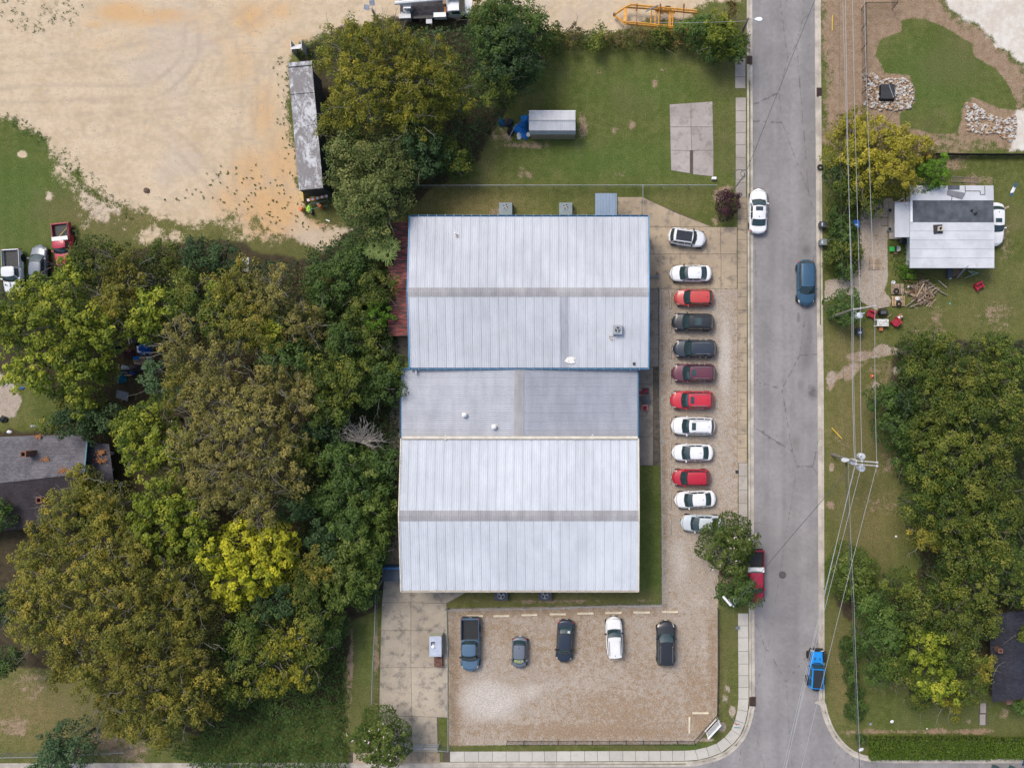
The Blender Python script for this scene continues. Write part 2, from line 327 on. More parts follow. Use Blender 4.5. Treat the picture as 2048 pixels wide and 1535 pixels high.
col = t.mix(th(s1[0], 1.3, t.math('MULTIPLY_ADD', nC, .45, t.math('MULTIPLY', nB, .55)), .40, .60), col, sn)
col = t.mix(th(s3[1], .6, nM), col, pl)
col = t.mix(th(s1[2], .05, nM, .97, .99), col, br) if False else col
col = t.mix(th(s3[0], .35, nM), col, gr)
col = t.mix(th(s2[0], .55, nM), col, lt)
gat = t.attr('gravel'); hardg = t.math('GREATER_THAN', gat, .905); col = t.mix(t.math('MAXIMUM', th(gat, .9, nM, .44, .60), hardg), col, gv)
col = t.val(col, t.ss(nD, .3, .7), .84, 1.16)
t.bump(t.math('ADD', nC, t.math('MULTIPLY', nD, .5)), .5, .06)
GROUND = t.out(col, .95, 0, .15)
bare = blob([(980, 1400, 90, 60, .8), (960, 1340, 40, 50, .5), (1060, 1380, 50, 40, .6), (1210, 1400, 80, 30, .4), (1450, 720, 20, 140, .7), (1360, 1130, 30, 90, .6), (1400, 1200, 60, 40, .45)])
gdry = blob([(1250, 1420, 150, 50, .75), (1150, 1290, 160, 70, .5), (1000, 1260, 60, 30, .6), (1390, 1380, 40, 80, .7), (1470, 800, 10, 300, .4), (1330, 900, 8, 250, .55),(910, 1400, 14, 180, 1), (1100, 1225, 250, 12, .9), (1200, 1460, 250, 22, 1), (1400, 1440, 30, 40, 1), (1425, 1330, 12, 120, .9), (1130, 1300, 40, 60, .6), (1280, 1340, 60, 50, .5), (1325, 700, 10, 80, .5), (1345, 600, 30, 16, .6)])
track = np.zeros(XX.shape)
def trackpath(pts, amt, gauge=1.7, wd=.24):
    global track
    q = [pts[0]]
    for i in range(len(pts) - 1):
        p0, p1, p2, p3 = pts[max(i - 1, 0)], pts[i], pts[i + 1], pts[min(i + 2, len(pts) - 1)]
        for k in range(1, 7):
            u = k / 6; q.append(tuple(.5 * (2 * p1[j] + (p2[j] - p0[j]) * u + (2 * p0[j] - 5 * p1[j] + 4 * p2[j] - p3[j]) * u * u + (3 * p1[j] - p0[j] - 3 * p2[j] + p3[j]) * u ** 3) for j in (0, 1)))
    d = np.full(XX.shape, 1e9)
    for (a0, b0), (a1, b1) in zip(q, q[1:]):
        A_, B_ = P(a0, b0), P(a1, b1); ex, ey = B_.x - A_.x, B_.y - A_.y
        t_ = np.clip(((XX - A_.x) * ex + (YY - A_.y) * ey) / (ex * ex + ey * ey + 1e-9), 0, 1); d = np.minimum(d, np.hypot(XX - A_.x - t_ * ex, YY - A_.y - t_ * ey))
    track = np.maximum(track, amt * np.exp(-((d - gauge / 2) / wd) ** 2) * (.6 + .4 * np.clip(F1 + .5, 0, 1)))
for pts, am in (([(-60, 195), (150, 185), (290, 185), (350, 150), (380, 110), (384, 60)], .8), ([(-60, 225), (120, 215), (330, 205), (520, 190)], .5), ([(230, 245), (330, 270), (400, 330), (470, 420), (560, 470)], .6), ([(0, 130), (180, 120), (330, 90), (470, 50), (560, -20)], .5), ([(420, 0), (480, 60), (500, 200), (480, 330), (500, 430)], .55),
                ([(180, 260), (270, 230), (380, 200), (430, 120)], .5), ([(620, 60), (540, 120), (520, 240), (560, 380)], .45), ([(100, 90), (250, 150), (420, 250), (520, 360)], .35), ([(980, 1450), (1060, 1400), (1200, 1390), (1340, 1420)], .5), ([(1040, 1330), (1060, 1400), (1180, 1440)], .5), ([(1385, 1440), (1400, 1250), (1450, 1100), (1455, 700)], .5), ([(1330, 1330), (1330, 1400), (1400, 1430)], .5)):
    trackpath(pts, am)
VE = np.stack([XX.ravel(), YY.ravel(), np.zeros(XX.size)], -1)
names = {0: 'lawn', 1: 'bare_earth', 2: 'dirt_lot', 3: 'gravel_lot', 4: 'woodland_floor', 5: 'pale_dirt'}
c1 = np.stack([sand, orange, brown, np.ones_like(sand)], -1).reshape(-1, 4)
c2 = np.stack([litter, lush, np.maximum(dry, gdry * (gravel > .3)), np.ones_like(sand)], -1).reshape(-1, 4)
c3 = np.stack([island, pale, pale, np.ones_like(sand)], -1).reshape(-1, 4)
for k, nm in names.items():
    qs = quads[kinds == k]
    if not len(qs): continue
    u, inv = np.unique(qs, return_inverse=True); inv = inv.reshape(-1, 4)
    me = npmesh(nm, VE[u], inv, GROUND)
    for an, cc in (('m1', c1), ('m2', c2), ('m3', c3)):
        a = me.attributes.new(an, 'FLOAT_COLOR', 'POINT'); a.data.foreach_set('color', np.ascontiguousarray(np.clip(cc[u], 0, 1), dtype=np.float32).ravel())
    for an, cc in (('gravel', gravel), ('bare', bare), ('track', track)):
        a = me.attributes.new(an, 'FLOAT', 'POINT'); a.data.foreach_set('value', np.ascontiguousarray(cc.ravel()[u], dtype=np.float32))
    struct(link(nm, me, None))
# far ground sheet, below everything
t = NT('far_ground'); n = t.noise(.2, 5)
far = MB(); far.add([(-600, -600, -.2), (600, -600, -.2), (600, 600, -.2), (-600, 600, -.2)], [(0, 1, 2, 3)])
struct(far.build('ground', t.out(t.mix(t.ss(n, .4, .6), (.06, .08, .025), (.13, .11, .06)), .95, 0, .1)))

# ------------------------------------------------------------------ road
t = NT('asphalt')
a1 = t.noise(.25, 5, .6); a2 = t.noise(2.2, 5, .65); a3 = t.noise(40, 2, .6)
base = t.mix(t.ss(a1, .35, .65), (.215, .205, .205), (.255, .243, .24))
lane = t.noise(1, 3, .5, t.co((.55, .02, 1)))
base = t.val(base, t.ss(lane, .35, .65), .90, 1.08)
base = t.val(base, t.ss(a2, .3, .7), .93, 1.07)
cr = t.vor(.11, 'DISTANCE_TO_EDGE', co=t.co((1.6, .5, 1)))
crk = t.math('MULTIPLY', t.math('LESS_THAN', t.math('ADD', cr, t.math('MULTIPLY', t.math('SUBTRACT', a2, .5), .03)), .0024), .5)
base = t.mix(crk, base, (.07, .065, .06))
sp = t.vor(.9); base = t.mix(t.math('MULTIPLY', t.math('LESS_THAN', sp, .05), .6), base, (.06, .055, .05))
def patch(cx, cy, rx, ry, amt, colr, base):
    p = P(cx, cy, -.12); mp = t.n.new('ShaderNodeMapping'); mp.vector_type = 'TEXTURE'; t.l.new(t.tc.outputs['Object'], mp.inputs[0])
    mp.inputs['Location'].default_value = (p.x, p.y, 0); mp.inputs['Scale'].default_value = (rx * S, ry * S, 1000)
    l = t.n.new('ShaderNodeVectorMath'); l.operation = 'LENGTH'; t.l.new(mp.outputs[0], l.inputs[0])
    f = t.math('MULTIPLY', t.ss(t.math('ADD', t.math('SUBTRACT', 1, l.outputs['Value']), t.math('MULTIPLY', t.math('SUBTRACT', a2, .5), 1.6)), .1, .9), amt)
    return t.mix(f, base, colr)
for (a, b, c_, d, e) in ((1615, 705, 22, 50, .45), (1625, 785, 14, 22, .8), (1612, 500, 14, 16, .55), (1597, 635, 6, 14, .6), (1620, 660, 10, 40, .4), (1600, 770, 10, 20, .35), (1592, 885, 14, 25, .3), (1545, 1110, 60, 120, .12), (1550, 500, 14, 200, .12), (1548, 1200, 20, 200, .14), (1620, 900, 8, 200, .12)):
    base = patch(a, b, c_, d, e, (.10, .095, .09), base)
base = t.val(base, t.ss(a3, .25, .75), .80, 1.20)
t.bump(a3, .4, .02); ASPH = t.out(base, .9, 0, .25)
from mathutils.geometry import tessellate_polygon
def sheet(name, poly, z, mat, parent=None):
    pts = [P(a, b, 0) for a, b in poly]; tri = tessellate_polygon([pts])
    b = MB(); b.add([(p.x, p.y, z) for p in pts], tri); o = b.build(name, mat, parent)
    me = o.data
    if me.polygons and sum(f.normal.z for f in me.polygons) < 0:
        me.flip_normals()
    return o
def off(path, d):     # offset a pixel path sideways (to the left of travel in image) by d pixels
    out = []
    for i, (a, b) in enumerate(path):
        p, q = path[max(i - 1, 0)], path[min(i + 1, len(path) - 1)]
        tx, ty = q[0] - p[0], q[1] - p[1]; l = math.hypot(tx, ty); out.append((a + ty / l * d, b - tx / l * d))
    return out
def smooth(path, n=6):
    out = []
    for i in range(len(path) - 1):
        p0, p1, p2, p3 = path[max(i - 1, 0)], path[i], path[i + 1], path[min(i + 2, len(path) - 1)]
        for k in range(n):
            u = k / n
            out.append(tuple(.5 * (2 * p1[j] + (p2[j] - p0[j]) * u + (2 * p0[j] - 5 * p1[j] + 4 * p2[j] - p3[j]) * u * u + (3 * p1[j] - p0[j] - 3 * p2[j] + p3[j]) * u ** 3) for j in (0, 1)))
    return out + [path[-1]]
LE, RE = smooth(LEFT_EDGE), smooth(RIGHT_EDGE)
struct(sheet('road', LE[::1] + [(-300, 1900), (2500, 1900)] + RE[::-1], -.12, ASPH))
def kerb(name, path, sgn):
    # gutter pan next to the asphalt, then the kerb face and top
    k0 = off(path, 0); k1 = off(path, sgn * 6.5); k2 = off(path, sgn * 7.5); k3 = off(path, sgn * 11.5)
    rows = []
    for a, b, c_, d in zip(k0, k1, k2, k3):
        A_, B_, C_, D_ = P(*a, 0), P(*b, 0), P(*c_, 0), P(*d, 0)
        rows.append([(A_.x, A_.y, -.112), (B_.x, B_.y, -.10), (C_.x, C_.y, .004), (C_.x, C_.y, .012), (D_.x, D_.y, .018), (D_.x, D_.y, -.15)])
    b = MB(); b.grid(rows, flip=(sgn > 0)); return struct(b.build(name, CONC))
kerb('kerb', LE, -1)
kerb('kerb', RE, 1)

# ------------------------------------------------------------------ slabs of concrete (each a piece)
def slabmat(name, ca, cb, stain, amt=.6):
    t = NT(name, True)
    nb = t.noise(.16, 5, .68); ns = t.noise(.9, 6, .70); nf = t.noise(22, 3, .6)
    c = t.mix(t.ss(nb, .35, .65), ca, cb)
    c = t.mix(t.math('MULTIPLY', t.ss(ns, .48, .66), amt), c, stain)
    c = t.val(c, t.ss(nf, .3, .7), .88, 1.12); c = t.val(c, t.rnd(), .93, 1.07)
    t.bump(nf, .2, .01); return t.out(c, .9, 0, .25)
SL_TAN = slabmat('tan_concrete', (.30, .24, .17), (.40, .32, .225), (.17, .145, .12), .8)
SL_GREY = slabmat('grey_concrete', (.29, .26, .23), (.38, .34, .30), (.24, .20, .17), .45)
SL_DRIVE = slabmat('driveway_concrete', (.29, .25, .195), (.40, .345, .27), (.16, .145, .125), .85)
SL_WALK = slabmat('clean_concrete', (.43, .41, .36), (.48, .455, .41), (.36, .33, .28), .4)
SL_DARK = slabmat('shaded_stained_concrete', (.20, .175, .15), (.27, .24, .205), (.11, .097, .083), .6)  # stained concrete, base colour darkened to paint in the alley's shade
SL_BED = M('joint_filler', (.09, .075, .055), .95)
def slab(poly, mat, parent, z=.03, gap=.022, name='slab'):
    pts = [P(a, b, 0) for a, b in poly]; c = sum((p for p in pts), Vector()) / len(pts)
    o = [(p.x - c.x - (gap if p.x > c.x else -gap), p.y - c.y - (gap if p.y > c.y else -gap)) for p in pts]
    return MB().prism(o, -.05, z + random.uniform(-.004, .004)).build(name, mat, parent, loc=(c.x, c.y, 0))
random.seed(4)
def pavement(name, bed, cells, mat):
    r = struct(sheet(name, bed, .006, SL_BED))
    for cpoly in cells: slab(cpoly, mat, r)
    return r
def strip_cells(a, b, ys):   # column between x=a and x=b
    return [[(a, ys[i]), (b, ys[i]), (b, ys[i + 1]), (a, ys[i + 1])] for i in range(len(ys) - 1)]
def box4(a, b, c_, d): return [(a, b), (c_, b), (c_, d), (a, d)]
pavement('pavement', box4(1470, 112, 1491, 177), strip_cells(1470, 1491, [112, 154, 177]), SL_GREY)
pavement('pavement', box4(1471, 195, 1492, 395), strip_cells(1471, 1492, [195, 222, 244, 266, 290, 315, 340, 365, 395]), SL_GREY)
pavement('pavement', box4(1475, 395, 1494, 925), strip_cells(1475, 1494, [395, 417, 438, 460, 479, 504, 535, 565, 593, 620, 648, 676, 706, 734, 762, 785, 812, 840, 868, 895, 925]), SL_TAN)
pavement('pavement', box4(1477, 925, 1495, 1120), strip_cells(1477, 1495, [925, 952, 979, 1006, 1033, 1060, 1090, 1120]), SL_GREY)
# kerbside walk that turns the corner
inner = off(LE, -12.5); outer = off(LE, -33.5)
acc = 0; last = None; cells = []; cur = None; bi, bo = [], []
for i in range(len(LE) - 1):
    for k in range(8):
        u = k / 8; pi = tuple(inner[i][j] * (1 - u) + inner[i + 1][j] * u for j in (0, 1)); po = tuple(outer[i][j] * (1 - u) + outer[i + 1][j] * u for j in (0, 1))
        if pi[1] < 1222: continue
        if pi[0] < 880: break
        bi.append(pi); bo.append(po)
        if cur is None: cur = [pi, po]; acc = 0
        else:
            acc = math.hypot((pi[0] + po[0]) / 2 - (cur[0][0] + cur[1][0]) / 2, (pi[1] + po[1]) / 2 - (cur[0][1] + cur[1][1]) / 2)
            if acc >= 23: cells.append([cur[0], pi, po, cur[1]]); cur = [pi, po]
pavement('pavement', bi + bo[::-1], cells, SL_WALK)
pavement('pavement', box4(700, 1504, 880, 1526), [box4(a, 1504, a + 29, 1526) for a in range(706, 870, 29)], SL_TAN)
# forecourt
fc = [box4(1235, 394, 1284, 430), [(1284, 394), (1360, 429), (1360, 454), (1296, 454), (1294, 430), (1284, 430)], [(1360, 429), (1424, 454), (1360, 454)], box4(1297, 454, 1360, 508), box4(1360, 454, 1441, 508), box4(1441, 454, 1474, 508), box4(1297, 508, 1360, 577), box4(1360, 508, 1442, 577), box4(1442, 508, 1474, 577)]
pavement('forecourt', [(1235, 394), (1284, 394), (1424, 454), (1474, 454), (1474, 577), (1290, 577), (1290, 430), (1235, 430)], fc, SL_TAN)
pc = strip_cells(1297, 1317, [577, 607, 638, 669, 698, 733]) + strip_cells(1270, 1306, [733, 768, 800, 831, 873, 930])
pavement('path', [(1290, 577), (1318, 577), (1318, 733), (1307, 733), (1307, 931), (1268, 931), (1268, 700), (1290, 700)], pc, SL_DARK)
struct(sheet('path_edge', [(1307, 733), (1318, 733), (1321, 930), (1307, 930)], .008, M('dark_edge_soil', (.085, .07, .055), .95, 0, .35, 2)))  # dark brown soil strip between path slabs and fence
dc = [[(768, 1157), (803, 1157), (803, 1184), (822, 1184), (822, 1204), (764, 1204)], [(822, 1180), (938, 1180), (893, 1206), (822, 1204)], [(764, 1204), (822, 1204), (822, 1260), (762, 1260)], [(822, 1204), (893, 1206), (894, 1260), (822, 1260)], [(762, 1260), (822, 1260), (822, 1334), (760, 1334)], [(822, 1260), (894, 1260), (895, 1334), (822, 1334)], [(760, 1334), (822, 1334), (824, 1431), (758, 1431)], [(822, 1334), (895, 1334), (895, 1434), (824, 1431)], [(762, 1431), (824, 1431), (824, 1504), (766, 1504)], [(824, 1431), (874, 1433), (876, 1504), (824, 1504)]]
pavement('driveway', [(768, 1157), (803, 1157), (803, 1180), (938, 1180), (893, 1207), (896, 1434), (876, 1434), (876, 1504), (764, 1504), (758, 1431), (764, 1204)], dc, SL_DRIVE)
pavement('alley', [(782, 672), (825, 672), (825, 740), (806, 740), (806, 1157), (768, 1157), (776, 1000), (784, 740)], [[(783, 674), (824, 674), (824, 738), (785, 738)], [(780, 760), (806, 760), (806, 880), (779, 880)], [(777, 880), (806, 880), (806, 1000), (774, 1000)], [(774, 1000), (806, 1000), (806, 1157), (769, 1157)]], SL_DARK)
# abandoned parking slab on the lawn
pad = struct(sheet('concrete_pad', [(1339, 209), (1425, 203), (1427, 353), (1342, 341)], .006, SL_BED))
for cpoly in ([(1339, 209), (1382, 206), (1382, 254), (1340, 254)], [(1382, 206), (1425, 203), (1426, 254), (1382, 254)], [(1340, 254), (1382, 254), (1383, 301), (1341, 301)], [(1382, 254), (1426, 254), (1427, 301), (1383, 301)], [(1341, 301), (1380, 301), (1380, 347), (1342, 341)], [(1386, 301), (1427, 301), (1427, 353), (1386, 349)]):
    slab(cpoly, slabmat('pad_concrete', (.29, .26, .24), (.37, .335, .315), (.21, .18, .155), .7) if 'pad_concrete' not in bpy.data.materials else bpy.data.materials['pad_concrete'], pad)
pavement('garden_path', box4(1957, 1405, 1975, 1450), [box4(1960, 1405, 1972, 1425), box4(1959, 1427, 1971, 1449)], SL_GREY)
pavement('porch_path', box4(1762, 434, 1788, 452), [box4(1762, 435, 1775, 451), box4(1775, 435, 1788, 451)], SL_GREY)
# ------------------------------------------------------------------ buildings
def roofmat(name, ca, cb, rough=.62, metal=0, rnd=.03, dirt=.12):
    t = NT(name, True); n1 = t.noise(.16, 5, .65); n2 = t.noise(1.3, 5, .6, t.co((1, .25, 1))); n3 = t.noise(14, 4, .6)
    c = t.mix(t.ss(n1, .3, .7), ca, cb); c = t.val(c, t.ss(n2, .3, .7), 1 - dirt * .5, 1 + dirt * .3)
    c = t.val(c, t.ss(n3, .3, .7), .95, 1.05); n4 = t.noise(.33, 6, .75, dist=.6); c = t.val(c, t.ss(n4, .60, .74), 1, .91); c = t.val(c, t.rnd(), 1 - rnd, 1 + rnd); return t.out(c, rough, metal, .15)
R_WHITE = roofmat('white_roof_metal', (.44, .46, .495), (.52, .54, .575))
R_WHITE2 = roofmat('pale_roof_metal', (.47, .50, .54), (.55, .58, .62))
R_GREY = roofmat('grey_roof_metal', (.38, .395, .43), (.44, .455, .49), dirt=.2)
R_GREYD = roofmat('darker_roof_metal', (.31, .325, .365), (.36, .375, .415), dirt=.2)  # right slope of the middle roof, a darker grey than the left
R_RIDGE = roofmat('ridge_metal', (.30, .295, .305), (.36, .355, .36), dirt=.3)
R_AGED = roofmat('aged_skylight', (.33, .345, .38), (.37, .385, .42), dirt=.3)
SEAM = M('seam_dark', (.20, .22, .26), .8, spec=.1)  # dark line colour for one flank of the sheet ribs
BLUE_TRIM = M('blue_trim', (.065, .22, .38), .45, 0, .12)
CREAM_TRIM = M('cream_trim', (.58, .53, .44), .5, 0, .12)
WALL_GREY = M('wall_panel', (.42, .42, .41), .6)
def panel_mesh(name, wid, length, rise, mat, ribs=4, hi=.035, lo=.02):
    """one ribbed sheet: ribs run along +Y from the eave (y=0,z=0) to y=length,z=rise"""
    prof = [(0, 0)]
    for i in range(ribs):
        c = wid * (i + .5) / ribs; h = hi if i == 0 else lo; b = .045
        prof += [(c - b, 0), (c - b * .45, h), (c + b * .45, h), (c + b, 0)]
    prof += [(wid, 0)]
    b = MB(); b.grid([[(x, 0, z) for x, z in prof], [(x, length, z + rise) for x, z in prof]])
    b.add([(0, 0, -.02), (wid, 0, -.02), (wid, length, rise - .02), (0, length, rise - .02)], [(0, 1, 2, 3)])
    # overlap seam with the next sheet
    b.grid([[(wid - .03, 0, .012), (wid + .005, 0, .016)], [(wid - .03, length, rise + .012), (wid + .005, length, rise + .016)]])
    me = b.mesh(name, mat); me.materials.append(SEAM)
    if ribs >= 4:
        for i in ((3,) if lo != hi else range(3, 4 * ribs, 4)): me.polygons[i].material_index = 1
    return me
def gable_EW(name, label, px0, px1, pyt, pyb, pyr, z0, z1, mat, npan, trim, ridge_w=17, mats=None):
    """gable roof with ridge running across the picture; metal sheets run up and down it"""
    A, B = P(px0, pyt, z0), P(px1, pyb, z0); rz = P(px0, pyr, z1)
    cx, cy = (A.x + B.x) / 2, (A.y + B.y) / 2
    root = empty(name, (cx, cy, 0), label=label, cat='building')
    W, yt, yb, yr = B.x - A.x, A.y - cy, B.y - cy, rz.y - cy
    b = MB()   # walls with gable ends, set in from the roof edge
    i = .35
    for (ax, ay, bx, by) in ((-W / 2 + i, yb + i, W / 2 - i, yb + i), (W / 2 - i, yt - i, -W / 2 + i, yt - i)):
        b.add([(ax, ay, 0), (bx, by, 0), (bx, by, z0 - .05), (ax, ay, z0 - .05)], [(0, 1, 2, 3)])
    for sx in (-1, 1):
        x = sx * (W / 2 - i); f = [(x, yb + i, 0), (x, yt - i, 0), (x, yt - i, z0 - .05), (x, yr, z1 - .08), (x, yb + i, z0 - .05)]
        b.add(f if sx > 0 else f[::-1], [(0, 1, 2, 3, 4)])
    b.build('wall', WALL_GREY, root)
    pw = W / npan
    mt = panel_mesh('roof_panel', pw, abs(yt - yr), z1 - z0, mat); mb_ = panel_mesh('roof_panel', pw, abs(yr - yb), z1 - z0, mat)
    rl = ridge_w * S / 2; dz = (z1 - z0) / abs(yt - yr)
    rc = MB(); prof = [(0, 0)]
    for k in range(4):
        c = pw * (k + .5) / 4; prof += [(c - .045, 0), (c - .02, .03), (c + .02, .03), (c + .045, 0)]
    prof += [(pw, 0)]
    rc.grid([[(x, -rl, z - dz * rl + .025) for x, z in prof], [(x, 0, z + .03) for x, z in prof], [(x, rl, z - dz * rl + .025) for x, z in prof]])
    rcm = rc.mesh('ridge_cap', R_RIDGE)
    strap = MB(); strap.box((0, 0, 0), (.035, .34, .025)); stm = strap.mesh('gutter_strap', GALV)
    for k in range(npan):
        x = -W / 2 + k * pw
        o = link('roof_panel', mb_, None, root, (x, yb, z0)); 
        if mats and (k, 0) in mats:
            o.data = mb_.copy(); o.data.materials[0] = mats[(k, 0)]
        o = link('roof_panel', mt, None, root, (x + pw, yt, z0), math.pi)
        link('ridge_cap', rcm, None, root, (x, yr, z1))
        if k:
            link('gutter_strap', stm, None, root, (x, yt + .12, z0 + .03)); link('gutter_strap', stm, None, root, (x, yb - .12, z0 + .03))
    gm = MB()   # gutters: open troughs
    for yy, sg in ((yt, 1), (yb, -1)):
        y1_ = yy + sg * .02; y2_ = yy + sg * .17
        bb = MB(); bb.box((0, y1_, z0 - .10), (W, .02, .16)); bb.box((0, y2_, z0 - .08), (W + .1, .03, .2)); bb.box((0, (y1_ + y2_) / 2, z0 - .19), (W, .17, .02))
        bb.build('gutter', trim, root)
    for sx in (-1, 1):   # rake trim following the gable
        bb = MB(); x = sx * (W / 2 + .06)
        for ya, yb2 in ((yb - .15, yr), (yr, yt + .15)):
            za = z0 if abs(ya - yr) > .1 else z1; zb = z0 if abs(yb2 - yr) > .1 else z1
            bb.add([(x - .06, ya, za - .2), (x + .06, ya, za - .2), (x + .06, ya, za + .07), (x - .06, ya, za + .07), (x - .06, yb2, zb - .2), (x + .06, yb2, zb - .2), (x + .06, yb2, zb + .07), (x - .06, yb2, zb + .07)],
                   [(0, 1, 2, 3), (7, 6, 5, 4), (1, 5, 6, 2), (0, 3, 7, 4), (3, 2, 6, 7), (0, 4, 5, 1)])
        bb.build('rake_trim', trim, root)
    return root
random.seed(1)
UP = gable_EW('warehouse', 'white ribbed metal roof building with blue edge trim and rooftop fan unit', 820, 1296, 433.5, 735, 584, 4.6, 5.6, R_WHITE, 27, BLUE_TRIM, mats={(17, 0): R_AGED})
LO = gable_EW('warehouse', 'white ribbed metal roof building with cream edge trim beside the gravel lot', 803, 1276, 879, 1180, 1031, 4.6, 5.6, R_WHITE2, 27, CREAM_TRIM, 20)
# middle block: ridge runs up and down the picture
zA, zB = 3.9, 4.5
a, b_ = P(803, 738, zA), P(1275, 876, zA); rx = P(1038, 800, zB).x
cx, cy = (a.x + b_.x) / 2, (a.y + b_.y) / 2
MID = empty('warehouse', (cx, cy, 0), label='low grey ribbed roof building joining the two white warehouses', cat='building')
Lh = a.y - b_.y
for k in range(8):
    pw = Lh / 8; y = b_.y - cy + k * pw
    if k == 0:
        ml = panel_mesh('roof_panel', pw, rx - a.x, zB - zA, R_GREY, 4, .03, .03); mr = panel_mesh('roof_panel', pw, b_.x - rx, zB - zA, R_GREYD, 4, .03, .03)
        rcb = MB(); rl = .5; dz = (zB - zA) / (rx - a.x)
        rcb.grid([[(-rl, 0, -rl * dz + .045), (0, 0, .05), (rl, 0, -rl * dz + .045)], [(-rl, pw, -rl * dz + .045), (0, pw, .05), (rl, pw, -rl * dz + .045)]], flip=False)
        rcm = rcb.mesh('ridge_cap', R_RIDGE)
    link('roof_panel', ml, None, MID, (a.x - cx, y + pw, zA), -math.pi / 2)
    link('roof_panel', mr, None, MID, (b_.x - cx, y, zA), math.pi / 2)
    link('ridge_cap', rcm, None, MID, (rx - cx, y, zB))
bb = MB()
hx, hy = (b_.x - a.x) / 2 - .3, Lh / 2
for sx in (-1, 1): bb.box((sx * hx, 0, zA / 2 - .05), (.15, Lh - .02, zA - .1))
for sy in (-1, 1): bb.box((0, sy * (hy - .1), zA / 2 - .05), (2 * hx - .16, .15, zA - .1))
bb.build('wall', WALL_GREY, MID)
for sx in (-1, 1):
    bb = MB(); bb.box((sx * ((b_.x - a.x) / 2 + .12), 0, zA - .05), (.03, Lh, .2)); bb.box((sx * ((b_.x - a.x) / 2 + .01), 0, zA - .06), (.02, Lh, .16)); bb.box((sx * ((b_.x - a.x) / 2 + .065), 0, zA - .15), (.1, Lh, .02)); bb.build('gutter', BLUE_TRIM, MID)
bb = MB(); bb.box((-(b_.x - a.x) / 2 + .35, hy + .05, zA + .05), (1.1, .3, .25)); bb.build('corner_flashing', BLUE_TRIM, MID)
def on_roof(px, py, z): return P(px, py, z)
def roof_vent(px, py, z, label):
    r = empty('roof_vent', P(px, py, z), label=label, cat='vent', group='domed vents on the grey roof')
    MB().box((0, 0, .02), (.62, .58, .05)).build('flashing', CREAM_TRIM, r)
    MB().cyl((0, 0, .04), .17, .32, 16).build('stack', SILVER, r)
    MB().lathe([(.27, .34), (.28, .42), (.22, .54), (.10, .61), (.01, .63)], n=18).build('vent_cap', WHITE, r, True)
roof_vent(930, 829, 4.22, 'white domed vent on the grey roof, the one farther from the ridge')
roof_vent(989, 853, 4.37, 'white domed vent on the grey roof, the one nearer the cream gutter')
def scupper(px, py, ln, z, label, mat):
    tag(MB().box((0, 0, 0), (.17, ln, .12)).build('downspout', mat, None, loc=P(px, py, z)), label, 'downspout', 'short roof downspouts')
scupper(832, 741, .75, 4.35, 'short grey spout emptying onto the grey roof from the blue-trimmed roof', GALV)
scupper(891, 875, .5, 4.75, 'cream spout near the left end of the cream gutter', CREAM_TRIM)
scupper(1185, 873, .5, 4.75, 'cream spout right of the middle of the cream gutter', CREAM_TRIM)
# cream box gutter between grey roof and lower white roof
tag(MB().box((0, 0, 0), (b_.x - a.x - .3, .30, .16)).build('box_gutter', CREAM_TRIM, None, loc=P(1040, 874.5, 4.72)), 'long cream box gutter between grey roof and lower white roof', 'gutter')
# rooftop items
def fan_unit(px, py, z, sz, h, label, cat_group, body, fan=True, cabinet=False, name='condenser'):
    r = empty(name, P(px, py, z), label=label, cat='air conditioner', group=cat_group)
    MB().box((0, 0, h / 2), (sz[0], sz[1], h)).build('casing', body, r)
    fr = min(sz) * (.36 if not cabinet else .24); fy = sz[1] * (.17 if cabinet else 0)
    MB().lathe([(fr, h), (fr, h + .05), (fr - .04, h + .05), (fr - .04, h + .005)], (0, fy, 0), 24, False).build('fan_ring', GALV, r)
    MB().cyl((0, fy, h + .002), fr - .04, .006, 24).build('fan_well', BLACKM, r)
    for k in range(3 if not cabinet else 4):
        an = k * 2 * math.pi / (3 if not cabinet else 4); b = MB()
        c_, s_ = math.cos(an), math.sin(an); c2, s2 = math.cos(an + .8), math.sin(an + .8); q = fr - .06
        b.add([(.03 * c_, fy + .03 * s_, h + .03), (q * c_, fy + q * s_, h + .03), (q * c2, fy + q * s2, h + .055), (.03 * c2, fy + .03 * s2, h + .055)], [(0, 1, 2, 3)])
        b.build('fan_blade', SILVER, r)
    MB().cyl((0, fy, h + .03), .07, .04, 12).build('fan_hub', SILVER, r)
    g_ = MB()
    for k in range(6): g_.box((0, fy, h + .062), (2 * fr, .008, .006), k * math.pi / 6)
    g_.build('guard', GALV, r); return r
fu = fan_unit(1235, 660, 4.98, (.95, .95), .75, 'square condenser with round fan on the upper white roof', None, GALV)
for x in (-.33, .33): MB().box((x, -.05, -.03), (.06, 2.0, .08)).build('skid', GALV, fu)
b = MB(); b.tube([(-.3, -.5, .2), (-.6, -.7, .12), (-.85, -.62, .12), (-.8, -.95, .1), (-.62, -1.1, .1), (-.5, -.9, .1)], .035, 6); b.build('coolant_line', M('tan_insulation', (.35, .25, .15), .8), fu)
HV = M('hvac_green_grey', (.17, .215, .225), .5, .1)
for px, lb in ((1013, 'grey air conditioning cabinet on the lawn, nearer the tree line'), (1132, 'grey air conditioning cabinet on the lawn, nearer the blue-grey awning')):
    fan_unit(px, 421, 0, (1.45, 1.35), 1.0, lb, 'air conditioning cabinets behind the upper warehouse', HV, cabinet=True)
DK = M('hvac_dark', (.055, .06, .07), .5, .1)
for px, lb in ((1004, 'dark air conditioner under the lower eave, the left one'), (1091, 'dark air conditioner under the lower eave, the right one')):
    fan_unit(px, 1186, 0, (1.5, 1.1), .9, lb, 'dark air conditioners at the lower eave', DK)
r = empty('roof_pipe', P(913, 470, 4.85), label='thin white vent pipe leaning on the upper white roof', cat='pipe')
